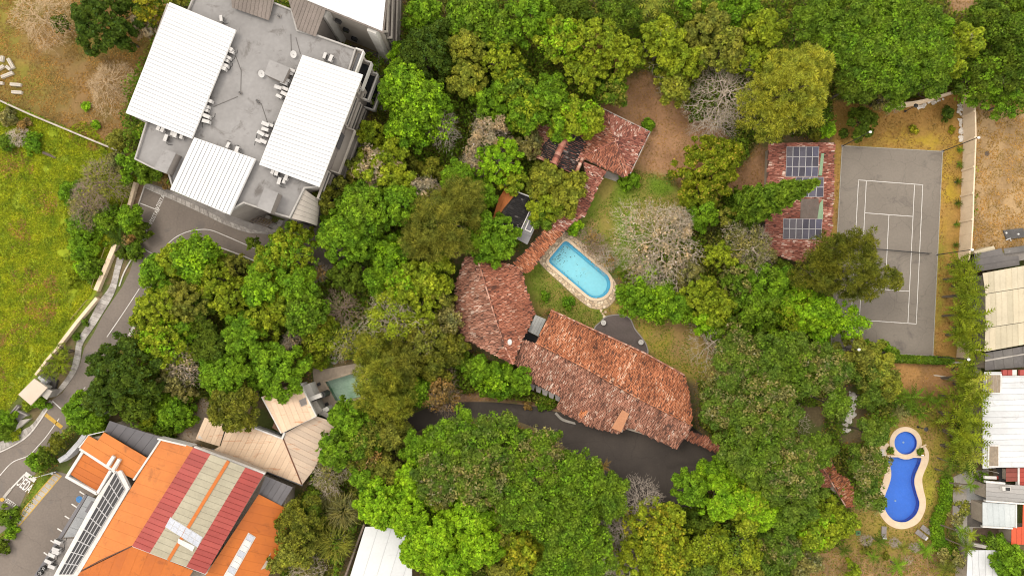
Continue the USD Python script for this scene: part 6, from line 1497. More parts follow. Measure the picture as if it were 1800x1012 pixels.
for i in range(110):
    t = rng.uniform(0, 1)
    x, y = 1497 - 8 * t + rng.normal(0, 3.4) + 4 * math.sin(t * 5), 688 + 72 * t
    o = obj('white_rock', rock(P(x, y), rng.uniform(0.16, 0.42), rng), STN[i % 2])
    tag(o, 'white rock of the stony strip between the big spreading tree and the pool garden', 'rock', 'white rocks of the stony strip')
for i in range(34):
    y = rng.uniform(788, 836)
    o = obj('white_rock', rock(P(1547 + 6 * math.sin((y - 788) / 14) + rng.normal(0, 2.4), y, .1), rng.uniform(0.16, 0.34), rng), STN[i % 2])
    tag(o, 'white rock piled on the left rim of the blue pool', 'rock', 'white rocks on the left rim of the blue pool')
plank = obj('timber_plank', obox(P(1641, 659), P(1662, 662), 0.2, 0.02, 0.09), BLK); tag(plank, 'pale plank lying on the brown soil below the court', 'plank')
t = thing('concrete_cover', 'dark grey concrete cover lying in the straw coloured field', 'cover', P(1780, 411))
obj('slab', slab(poly([(1762, 405), (1797, 401), (1800, 417), (1768, 421)]), 0.25, -0.1), surf('dark_cover_concrete', (0.12, 0.112, 0.105), (0.085, 0.08, 0.075), scale=0.8), t)
for p in ((1766, 410), (1787, 412)):
    obj('vent_pipe', cyl(P(*p)[:2], 0.16, 0.2, 0.5, 8), WMETAL, t)
obj('pipe', tube([P(1768, 422, .2), P(1776, 419, .25), P(1777, 424, .2)], 0.1, 5), WMETAL, t)
mh = obj('manhole_cover', cyl(P(1735, 270)[:2], 0.42, -0.05, 0.05, 14), surf('rust_manhole', (0.12, 0.085, 0.06), (0.09, 0.065, 0.05))); tag(mh, 'dark round manhole cover in the straw coloured field', 'manhole cover')
t = thing('utility_box', 'small green lidded box on the worn lawn left of the loungers', 'box', P(1508, 936))
obj('box', bx([*P(1508, 936)[:2], 0.1], (0.75, 0.7, 0.2)), surf('green_plastic', (0.10, 0.26, 0.10), (0.08, 0.2, 0.08)), t)
obj('lid', bx([*P(1508, 936)[:2], 0.21], (0.36, 0.34, 0.04)), DARKM, t)
for lab, p in (('upper grey round water tank behind the tall palms', (1719, 521)), ('lower grey round water tank behind the tall palms', (1720, 541))):
    t = thing('water_tank', lab, 'tank', P(*p))
    obj('drum', cyl(P(*p, 2)[:2], 0.62, 0, 2.0, 16), surf('grey_tank', (0.30, 0.30, 0.30), (0.22, 0.22, 0.22), scale=1), t)
    obj('lid', cyl(P(*p, 2)[:2], 0.3, 2.0, 2.12, 12), CONC2, t)
lg_ = obj('fallen_log', tube([P(76, 268, .2), P(88, 273, .25), P(98, 278, .15)], [0.28, 0.24, 0.12], 7), BARK); tag(lg_, 'dark fallen log lying in the upper part of the meadow', 'log')
t = thing('garden_ornament', 'round grey stone basin among bushes above the green pool', 'basin', P(589, 633))
obj('bowl', slab(Point(*P(589, 633)[:2]).buffer(0.62).difference(Point(*P(589, 633)[:2]).buffer(0.5)), 0.6, 0.0), CONC2, t)
obj('filling', cyl(P(589, 633)[:2], 0.5, 0.0, 0.5, 16), CONC, t)
t = thing('garden_bench', 'small pale bench in the clearing left of the tiled pavilion', 'bench', P(1032, 165))
obj('seat', bx([*P(1032, 165)[:2], 0.45], (1.5, 0.4, 0.07), -0.1), CONC, t)
for s in (-0.55, 0.55):
    obj('leg', bx([P(1032, 165)[0] + s, P(1032, 165)[1] - s * 0.1, 0.21], (0.1, 0.34, 0.42), -0.1), CONC2, t)
for i, (a, b) in enumerate((((652, 178), (666, 182)), ((668, 190), (680, 186)))):
    o = obj('concrete_slab', bx([*P((a[0] + b[0]) / 2, (a[1] + b[1]) / 2)[:2], 0.3], (1.4, 1.5, 0.6), -0.2), CONC2)
    tag(o, ['square concrete slab at the foot of the right facade near the trees', 'second concrete slab nearer the trees right of the facade'][i], 'slab')
o = obj('garden_path_wall', slab(LineString(smooth_line(PL([(668, 98), (665, 112), (664, 130), (660, 150)]), 6)).buffer(0.2), 0.5, -0.1), CONC); tag(o, 'curved low wall between the stair tower and the trees', 'wall')
struct('service_court', sheet(poly([(602, 75), (690, 100), (700, 110), (668, 140), (640, 150), (600, 110)]), 0.01), surf('dark_court_paving', (0.13, 0.11, 0.095), (0.10, 0.085, 0.075), scale=0.4), 'dark paved service court between the two white roofed buildings')
# ---------------------------------------------------------------- foliage
LEAF = {
    'lime': leafy('lime_leaves', (0.125, 0.232, 0.012), accent=(0.30, 0.38, 0.03)),
    'bright': leafy('bright_green_leaves', (0.086, 0.163, 0.013), accent=(0.2, 0.34, 0.02)),
    'mid': leafy('mid_green_leaves', (0.070, 0.122, 0.013), accent=(0.15, 0.22, 0.03)),
    'dark': leafy('dark_green_leaves', (0.052, 0.082, 0.010), accent=(0.09, 0.15, 0.02)),
    'deep': leafy('deep_green_leaves', (0.038, 0.066, 0.010), accent=(0.06, 0.12, 0.03)),
    'olive': leafy('olive_leaves', (0.118, 0.132, 0.028), accent=(0.19, 0.18, 0.03)),
    'darkolive': leafy('dark_olive_leaves', (0.088, 0.10, 0.016), accent=(0.12, 0.12, 0.03)),
    'yolive': leafy('yellow_olive_leaves', (0.138, 0.16, 0.026), accent=(0.27, 0.24, 0.03)),
    'ygreen': leafy('yellow_green_leaves', (0.135, 0.18, 0.016), accent=(0.27, 0.29, 0.03)),
    'yellow': leafy('yellow_leaves', (0.17, 0.175, 0.018), accent=(0.42, 0.34, 0.03)),
    'rain': leafy('soft_green_leaves', (0.068, 0.112, 0.018), spread=0.5, accent=(0.17, 0.20, 0.05)),
    'grey': leafy('grey_green_leaves', (0.125, 0.125, 0.055), accent=(0.24, 0.22, 0.13)),
    'cream': leafy('cream_leaves', (0.235, 0.195, 0.17), spread=0.4, accent=(0.42, 0.37, 0.33)),
    'mango': leafy('mango_leaves', (0.105, 0.135, 0.010), spread=0.55, accent=(0.40, 0.27, 0.05), acc=0.13),
    'meadow': leafy('meadow_grass_blades', (0.155, 0.195, 0.012), spread=0.4, accent=(0.36, 0.32, 0.03)),
    'straw': leafy('straw_blades', (0.24, 0.155, 0.066), spread=0.3, accent=(0.34, 0.24, 0.12)),
    'dry': leafy('dry_grass_blades', (0.19, 0.12, 0.05), spread=0.3, accent=(0.26, 0.18, 0.09)),
    'palepine': leafy('pale_pine_needles', (0.205, 0.225, 0.035), accent=(0.3, 0.3, 0.08)),
    'palm': leafy('palm_leaflets', (0.088, 0.118, 0.010), accent=(0.17, 0.19, 0.03)),
    'brown': leafy('brown_dry_leaves', (0.17, 0.115, 0.05), accent=(0.28, 0.2, 0.1)),
}
TWIG = {k: surf(f'{k}_twigs', c, np.array(c) * 0.7, scale=1.0, rough=0.9, fine=5) for k, c in
        {'pale': (0.56, 0.465, 0.345), 'grey': (0.50, 0.42, 0.34), 'tan': (0.62, 0.45, 0.26), 'brown': (0.33, 0.24, 0.17), 'ochre': (0.46, 0.28, 0.09)}.items()}

def unit(v):
    return v / (np.linalg.norm(v, axis=-1, keepdims=True) + 1e-9)

def leaves(rng, ctr, nrm, size, flat=0.55, stretch=1.35):
    """One triangular leaf per row: at ctr, facing roughly along nrm."""
    n = unit(nrm + rng.normal(0, flat, nrm.shape))
    a = unit(np.cross(n, unit(rng.normal(0, 1, n.shape))))
    b = np.cross(n, a)
    s = size * rng.uniform(0.65, 1.4, (len(ctr), 1))
    v = np.stack([ctr + a * s * stretch, ctr - a * s * 0.6 * stretch + b * s, ctr - a * s * 0.6 * stretch - b * s], 1)
    return v.reshape(-1, 3)

def outline(rng, th, amp=0.2):
    return 1 + sum(amp / (k ** 0.7) * np.sin(k * th + rng.uniform(0, 6.28)) for k in (2, 3, 5, 7)) * 0.6

SPEC = {  # cluster radius, leaf size, leaves per m2 of cluster surface, dome drop, cluster filling, height jitter, squash
    'lumpy': (0.72, 0.19, 26, 0.38, 1.15, 0.75, 0.8), 'round': (0.6, 0.17, 32, 0.5, 1.4, 0.4, 0.9), 'fine': (0.8, 0.155, 30, 0.38, 1.2, 0.7, 0.7),
    'rain': (0.85, 0.15, 30, 0.16, 1.35, 0.5, 0.6), 'airy': (0.5, 0.165, 24, 0.38, 0.95, 1.0, 0.7), 'shrub': (0.5, 0.16, 30, 0.5, 1.3, 0.4, 0.8),
    'pine': (0.72, 0.15, 34, 0.5, 1.35, 0.95, 1.0), 'wispy': (0.8, 0.15, 17, 0.38, 1.1, 0.8, 0.7),
}
NTRI = 0
def crown(rng, c, R, top, sp, ratio=1.0, ang=0.0, spiky=False):
    """Leaf clumps spread over a domed, uneven crown; returns (mesh, clump centres)."""
    cr, ls, dens, drop, fill, jit, squash = SPEC[sp]
    cr = min(cr, R * 0.42)
    n = max(7, int(fill * 1.7 * R * R / (cr * cr)))
    i = np.arange(n)
    th = i * 2.39996 + rng.normal(0, 0.35, n)
    rr = np.sqrt((i + 0.5) / n)
    lim = outline(rng, th, 0.22)
    rad = np.clip(rr * (1 + rng.normal(0, 0.08, n)), 0, 1.05) * R * lim - cr * 0.4 * rr
    x, y = rad * np.cos(th), rad * np.sin(th) * ratio
    ca, sa = math.cos(ang), math.sin(ang)
    x, y = x * ca - y * sa, x * sa + y * ca
    depth = min(R * drop * 2.0, top * 0.7)
    z = top - cr * 0.5 - depth * np.clip(rr * lim, 0, 1.2) ** 2.2 + rng.normal(0, jit, n) * cr
    low = rng.random(n) < 0.16
    z = np.where(low, z - depth * 0.35, z)
    z = np.maximum(z, 0.35)
    cen = np.c_[c[0] + x, c[1] + y, z]
    rc = cr * rng.uniform(0.65, 1.3, n)
    cnt = np.maximum(6, (dens * 2.4 * np.pi * rc ** 2 * np.where(low, 0.6, 1.0)).astype(int))
    own = np.repeat(np.arange(n), cnt)
    d = unit(rng.normal(0, 1, (len(own), 3)) + [0, 0, 0.55])
    k = rc[own, None] * rng.uniform(0.6, 1.08, (len(own), 1))
    pos = cen[own] + d * k * [1, 1, squash]
    if sp == 'pine':
        nrm = unit(np.cross(d, unit(rng.normal(0, 1, d.shape))))
        a = unit(d + rng.normal(0, 0.25, d.shape))
        b = np.cross(a, nrm) * 0.35
        s = ls * rng.uniform(0.7, 1.5, (len(pos), 1)) * 2.0
        v = np.stack([pos + a * s, pos - a * s * 0.4 + b * s * .5, pos - a * s * 0.4 - b * s * .5], 1).reshape(-1, 3)
    else:
        v = leaves(rng, pos, d + [0, 0, 0.35], ls)
    return (v, np.arange(len(v)).reshape(-1, 3)), cen

def limb(rng, a, b, r0, r1, n=5, wob=0.10, sides=5):
    t = np.linspace(0, 1, n)[:, None]
    L = np.linalg.norm(b - a)
    p = a + (b - a) * t + np.sin(t * np.pi) * rng.normal(0, wob * L, 3) * [1, 1, 0.4] + rng.normal(0, wob * 0.25 * L, (n, 3)) * (t > 0) * (t < 1)
    return tube(p, np.linspace(r0, r1, n), sides)

def trunk_mesh(rng, base, cen, top, R, n_limbs=6):
    fork = np.array([base[0] + rng.normal(0, .12), base[1] + rng.normal(0, .12), max(0.6, top * 0.45)])
    r = 0.05 + 0.035 * R
    ms = [limb(rng, base - [0, 0, 0.2], fork, r * 1.35, r, 4, 0.03, 7)]
    for k in rng.choice(len(cen), min(n_limbs, len(cen)), replace=False):
        ms.append(limb(rng, fork, cen[k] + [0, 0, -0.1], r * 0.6, r * 0.16, 5, 0.07, 5))
    return cat_(ms)

def twig_tree(rng, base, R, top, spread=1.0, n1=9, n2=6, n3=6, thick=1.0, flat=0.0):
    """A leafless tree grown towards points spread over its crown: each new twig leaves the nearest branch. Returns (limbs, twigs)."""
    n = int(n1 * n2 * n3 * 0.62)
    i = np.arange(n)
    rr = np.sqrt((i + 0.5) / n) * (1 + rng.normal(0, 0.06, n))
    th = i * 2.39996 + rng.normal(0, 0.3, n)
    lim = R * outline(rng, th, 0.45)
    f0 = top * (0.15 if flat else 0.35)
    goal = np.c_[base[0] + rr * lim * np.cos(th), base[1] + rr * lim * np.sin(th), f0 + (top - f0) * (1 - (0.75 if not flat else 0.9) * rr ** 2) * rng.uniform(0.6, 1.0, n)]
    P_ = [base - [0, 0, .2], base + [rng.normal(0, .1), rng.normal(0, .1), f0]]
    par = [-1, 0]
    for k in range(7):                              # main limbs
        t = k * 6.283 / 7 + rng.normal(0, .25)
        prev = 1
        for s_ in (0.22, 0.42, 0.6):
            t += rng.normal(0, 0.22)
            P_.append(np.array([base[0] + R * s_ * math.cos(t), base[1] + R * s_ * math.sin(t), f0 + (top - f0) * (0.25 + s_ * 0.8) * (0.45 if flat else 1) * rng.uniform(.8, 1.1)]))
            par.append(prev); prev = len(P_) - 1
    for g in goal:
        A_ = np.array(P_[1:])
        d = np.linalg.norm((A_ - g) * [1, 1, 0.6], axis=1) + 0.25 * np.linalg.norm((A_ - P_[1])[:, :2], axis=1)
        q = int(np.argmin(d)) + 1
        mid = (P_[q] + g) / 2 + rng.normal(0, 0.13, 3) * np.linalg.norm(g - P_[q])
        P_.append(mid); par.append(q)
        P_.append(g); par.append(len(P_) - 2)
    w = np.ones(len(P_))
    for k in range(len(P_) - 1, 0, -1):
        w[par[k]] += w[k]
    rad = thick * np.minimum(0.011 + 0.0046 * np.sqrt(w), 0.02 * R + 0.04)
    big, tw = [], []
    for k in range(1, len(P_)):
        (big if w[k] > 14 else tw).append(tube([P_[par[k]], P_[k]], [min(rad[par[k]], rad[k] * 1.5), rad[k]], 5 if w[k] > 14 else 3))
    g = np.repeat(goal, 3, 0) + rng.normal(0, 0.04 * R + 0.12, (len(goal) * 3, 3)) * [1, 1, 0.5]     # the finest twigs
    g[:, 2] = np.maximum(g[:, 2], 0.05)
    d = unit(unit((g - P_[1]) * [1, 1, 0.3]) + rng.normal(0, 0.55, g.shape) * [1, 1, 0.6])
    sd = unit(np.cross(d, [0, 0, 1.0])) * 0.022 * max(0.8, thick)
    L = rng.uniform(0.25, 0.75, (len(g), 1)) * min(1.0, R / 3)
    v = np.stack([g - sd, g + sd, g + d * L], 1).reshape(-1, 3)
    tw.append(trimesh.Trimesh(v, np.arange(len(v)).reshape(-1, 3), process=False))
    return cat_(big), cat_(tw)

def frond(rng, base, th, L, rise, droop, n=9, wid=0.42, pairs=None):
    """An arching frond: midrib with leaflets on both sides."""
    t = np.linspace(0, 1, n)
    out = L * (t - 0.12 * t ** 3)
    z = rise * np.sin(t * 1.5) - droop * t ** 2.2
    d = np.array([math.cos(th), math.sin(th), 0])
    sd = np.array([-d[1], d[0], 0])
    c = base + out[:, None] * d + z[:, None] * [0, 0, 1.0] + (np.sin(t * 3 + rng.uniform(0, 6)) * 0.03 * L)[:, None] * sd
    v, f = [], []
    for i in range(1, n):
        w = wid * L * math.sin(min(1, t[i] * 1.05 + 0.12) * math.pi) ** 0.6 * 0.55
        fw = (c[i] - c[i - 1])
        for s in (-1, 1):
            tip = c[i - 1] + fw * 1.3 + sd * s * w + [0, 0, -0.3 * w + rng.normal(0, 0.03)]
            k = len(v)
            v += [c[i - 1] - fw * 0.05, c[i - 1] + fw * 0.72, tip]
            f.append([k, k + 1, k + 2])
        k = len(v)
        v += [c[i - 1] + sd * 0.02, c[i - 1] - sd * 0.02, c[i]]
        f.append([k, k + 1, k + 2])
    return np.array(v), np.array(f)

def fronds(rng, base, n, L, rise, droop, wid=0.42, spread=0.25, seg=9):
    V, F, C, o = [], [], [], 0
    for i in range(n):
        q = rng.uniform(0.75, 1.15)
        inner = rng.random() < 0.35
        v, f = frond(rng, base, i * 2.39996 + rng.normal(0, spread), L * q * (0.75 if inner else 1), rise * rng.uniform(.8, 1.3) * (1.6 if inner else 1), droop * rng.uniform(.6, 1.2) * (0.5 if inner else 1), seg, wid)
        V.append(v); F.append(f + o); o += len(v)
        C.append(np.clip(rng.random() * 0.75 + rng.normal(0.12, 0.08, len(v) // 3).repeat(3), 0, 1))   # a tone for each frond
    return np.vstack(V), np.vstack(F), np.concatenate(C)

KINDS = {'lumpy': ('broadleaf_tree', 'tree'), 'round': ('broadleaf_tree', 'tree'), 'fine': ('fine_leaved_tree', 'tree'), 'rain': ('spreading_tree', 'tree'), 'airy': ('open_crowned_tree', 'tree'),
         'shrub': ('shrub', 'shrub'), 'pine': ('pine_tree', 'tree'), 'wispy': ('wispy_tree', 'tree'), 'bare': ('bare_tree', 'tree'), 'twiggy': ('twiggy_tree', 'tree'), 'palm': ('palm_tree', 'palm'),
         'cycad': ('cycad', 'cycad'), 'areca': ('tall_palm', 'palm'), 'bamboo': ('bamboo_clump', 'bamboo'), 'cone': ('conifer_tree', 'tree'), 'hedge': ('hedge', 'hedge')}
def S(r):
    return r * H_CAM / FPX          # picture radius -> metres on the ground

def plant(i, row):
    global NTRI
    px, py, r, kind, tn, h, label = row[:7]
    opt = row[7] if len(row) > 7 else {}
    rng = np.random.default_rng(1000 + i)
    R = S(r) * (H_CAM - 0.75 * h) / H_CAM
    c = P(px, py, 0.75 * h)
    base = np.array([c[0], c[1], 0.0])
    nm, ct = KINDS[kind]
    t = thing(nm, label, opt.get('cat', ct), base, opt.get('group'))
    tw = TWIG[opt.get('twig', 'grey')]
    if kind in SPEC:
        m, cen = crown(rng, c, R, h, kind, opt.get('ratio', 1.0), math.radians(opt.get('ang', 0)))
        obj('trunk', trunk_mesh(rng, base, cen, h, R, 16 if opt.get('limbs') else 6), tw if opt.get('limbs') else BARK, t)
        obj('crown', m, LEAF[tn], t)
        NTRI += len(m[1])
        if opt.get('second'):
            m, cen = crown(rng, c + [0, 0, 0], R * 0.95, h + 0.15, kind, opt.get('ratio', 1.0), math.radians(opt.get('ang', 0)))
            keep = rng.random(len(m[1])) < 0.25
            f = m[1][keep]
            obj('sprays', (m[0][f].reshape(-1, 3), np.arange(len(f) * 3).reshape(-1, 3)), LEAF[opt['second']], t).SetCustomDataByKey('kind', 'stuff')
        if opt.get('bare'):
            b, tg = twig_tree(rng, base, R * 0.85, h + 0.5, 0.9, opt['bare'], 5, 5, 0.9)
            obj('bare_limbs', b, tw, t)
            obj('twigs', tg, tw, t).SetCustomDataByKey('kind', 'stuff')
    elif kind in ('bare', 'twiggy'):
        b, tg = twig_tree(rng, base, R, h, 1.0, opt.get('n1', 10), opt.get('n2', 7), opt.get('n3', 7), opt.get('thick', 1.0), opt.get('flat', 0))
        obj('trunk', b, tw, t)
        obj('twigs', tg, tw, t).SetCustomDataByKey('kind', 'stuff')
        if kind == 'twiggy':
            m, cen = crown(rng, c, R * 0.95, h, 'wispy')
            keep = rng.random(len(m[1])) < opt.get('cover', 0.4)
            f = m[1][keep]
            obj('crown', (m[0][f].reshape(-1, 3), np.arange(len(f) * 3).reshape(-1, 3)), LEAF[tn], t)
            NTRI += len(f)
    elif kind in ('palm', 'cycad', 'areca'):
        top = base + [0, 0, h * (0.7 if kind != 'cycad' else 0.35)]
        n, L, rise, droop, wid = {'palm': (17, R * 1.35, R * 0.3, R * 0.5, 0.28), 'cycad': (22, R * 1.4, R * 0.4, R * 0.3, 0.22), 'areca': (15, R * 1.75, R * 0.8, R * 0.9, 0.26)}[kind]
        stems = 1 if kind != 'areca' else 3
        V, F, C, o = [], [], [], 0
        for s in range(stems):
            b = top + ([0, 0, 0] if stems == 1 else [rng.normal(0, .6), rng.normal(0, .6), rng.normal(0, .7)])
            v, f, c_ = fronds(rng, b, n if stems == 1 else 10, L, rise, droop, wid)
            V.append(v); F.append(f + o); C.append(c_); o += len(v)
            lean = np.array(opt.get('lean', (0, 0, 0)), float)
            obj('trunk', tube([base - [0, 0, .2] - lean, (base - lean + b) / 2 + rng.normal(0, .08, 3), b], [0.16, 0.12, 0.09] if kind != 'cycad' else [0.2, 0.2, 0.15], 6), BARK, t)
        fm = trimesh.Trimesh(np.vstack(V), np.vstack(F), process=False)
        fm.metadata['vpiece'] = np.concatenate(C)
        obj('fronds', fm, LEAF[tn], t)
        NTRI += o // 3
    elif kind == 'bamboo':
        n = 420
        th, rr = rng.uniform(0, 6.28, n), R * 0.55 * np.sqrt(rng.random(n))
        V = []
        for q in range(n):
            b = base + [rr[q] * math.cos(th[q]), rr[q] * math.sin(th[q]) * opt.get('ratio', 1), h * rng.uniform(0.35, 0.7)]
            t2 = th[q] + rng.normal(0, 0.6)
            L = R * rng.uniform(0.35, 0.75)
            p0, p1, p2 = b, b + [L * .5 * math.cos(t2), L * .5 * math.sin(t2), L * .35], b + [L * math.cos(t2), L * math.sin(t2), L * 0.0]
            sd = np.array([-math.sin(t2), math.cos(t2), 0]) * 0.045
            V += [p0 - sd, p0 + sd, p1 + sd, p0 - sd, p1 + sd, p1 - sd, p1 - sd, p1 + sd, p2]
        V = np.array(V)
        obj('blades', (V, np.arange(len(V)).reshape(-1, 3)), LEAF[tn], t)
        obj('canes', cat_([tube([base + [rng.normal(0, R * .2), rng.normal(0, R * .2), -.1], base + [rng.normal(0, R * .35), rng.normal(0, R * .35), h * .6]], 0.05, 4) for _ in range(9)]), tw, t)
    elif kind == 'cone':
        tip, bs = P(px, py, h), P(*opt['base'])
        t.GetAttribute('xformOp:translate').Set(Gf.Vec3d(*bs)); ORIGIN[str(t.GetPath())] = bs
        V = []
        n = 380
        for q in range(n):
            s = (q + rng.random()) / n
            z = h * (0.06 + 0.94 * s)
            rad = R * (1 - s) ** 0.72 * rng.choice([0.6, 0.85, 1.0, 1.18])
            th = q * 2.39996
            ax = bs + (tip - bs) * (z / h)
            m_ = max(14, int(70 * rad))
            u = rng.random(m_) ** 0.7
            pos = ax + np.c_[rad * u * math.cos(th), rad * u * math.sin(th), -0.25 * rad * u + rng.normal(0, .12, m_)] + rng.normal(0, 0.16, (m_, 3))
            d = np.tile([math.cos(th), math.sin(th), 0.5], (m_, 1))
            V.append(leaves(rng, pos, d, 0.17, 0.6, 1.7))
        V = np.vstack(V)
        obj('trunk', tube([bs - [0, 0, .2], (bs + tip) / 2, tip - [0, 0, .5]], [0.45, 0.28, 0.05], 8), BARK, t)
        obj('crown', (V, np.arange(len(V)).reshape(-1, 3)), LEAF[tn], t)
        NTRI += len(V) // 3
    elif kind == 'hedge':
        line = smooth_line(PL(opt['line'], h * .7), 8)
        w = S(r)
        ln = LineString(line).buffer(w, quad_segs=3)
        V = []
        bxs = ln.bounds
        n = int(ln.area * 190)
        q = np.c_[rng.uniform(bxs[0], bxs[2], n * 4), rng.uniform(bxs[1], bxs[3], n * 4)]
        q = q[shapely.contains(ln, shapely.points(q))][:n]
        dd = np.minimum(shapely.distance(ln.boundary, shapely.points(q)) / (w * 0.6), 1)
        lump = meshkit.noise(np.c_[q / 0.7, np.zeros(len(q))], i)
        z = h * (0.35 + 0.5 * np.sqrt(dd)) + lump * 0.3 - rng.random(len(q)) ** 2 * 0.5
        V = leaves(rng, np.c_[q, z], np.tile([0, 0, 1.0], (len(q), 1)), 0.13, 0.8)
        obj('foliage', (V, np.arange(len(V)).reshape(-1, 3)), LEAF[tn], t)
        obj('stems', cat_([tube([[*p, -0.1], [*p, h * .5]], 0.04, 4) for p in line[::4]]), BARK, t)
        NTRI += len(V) // 3
    return t
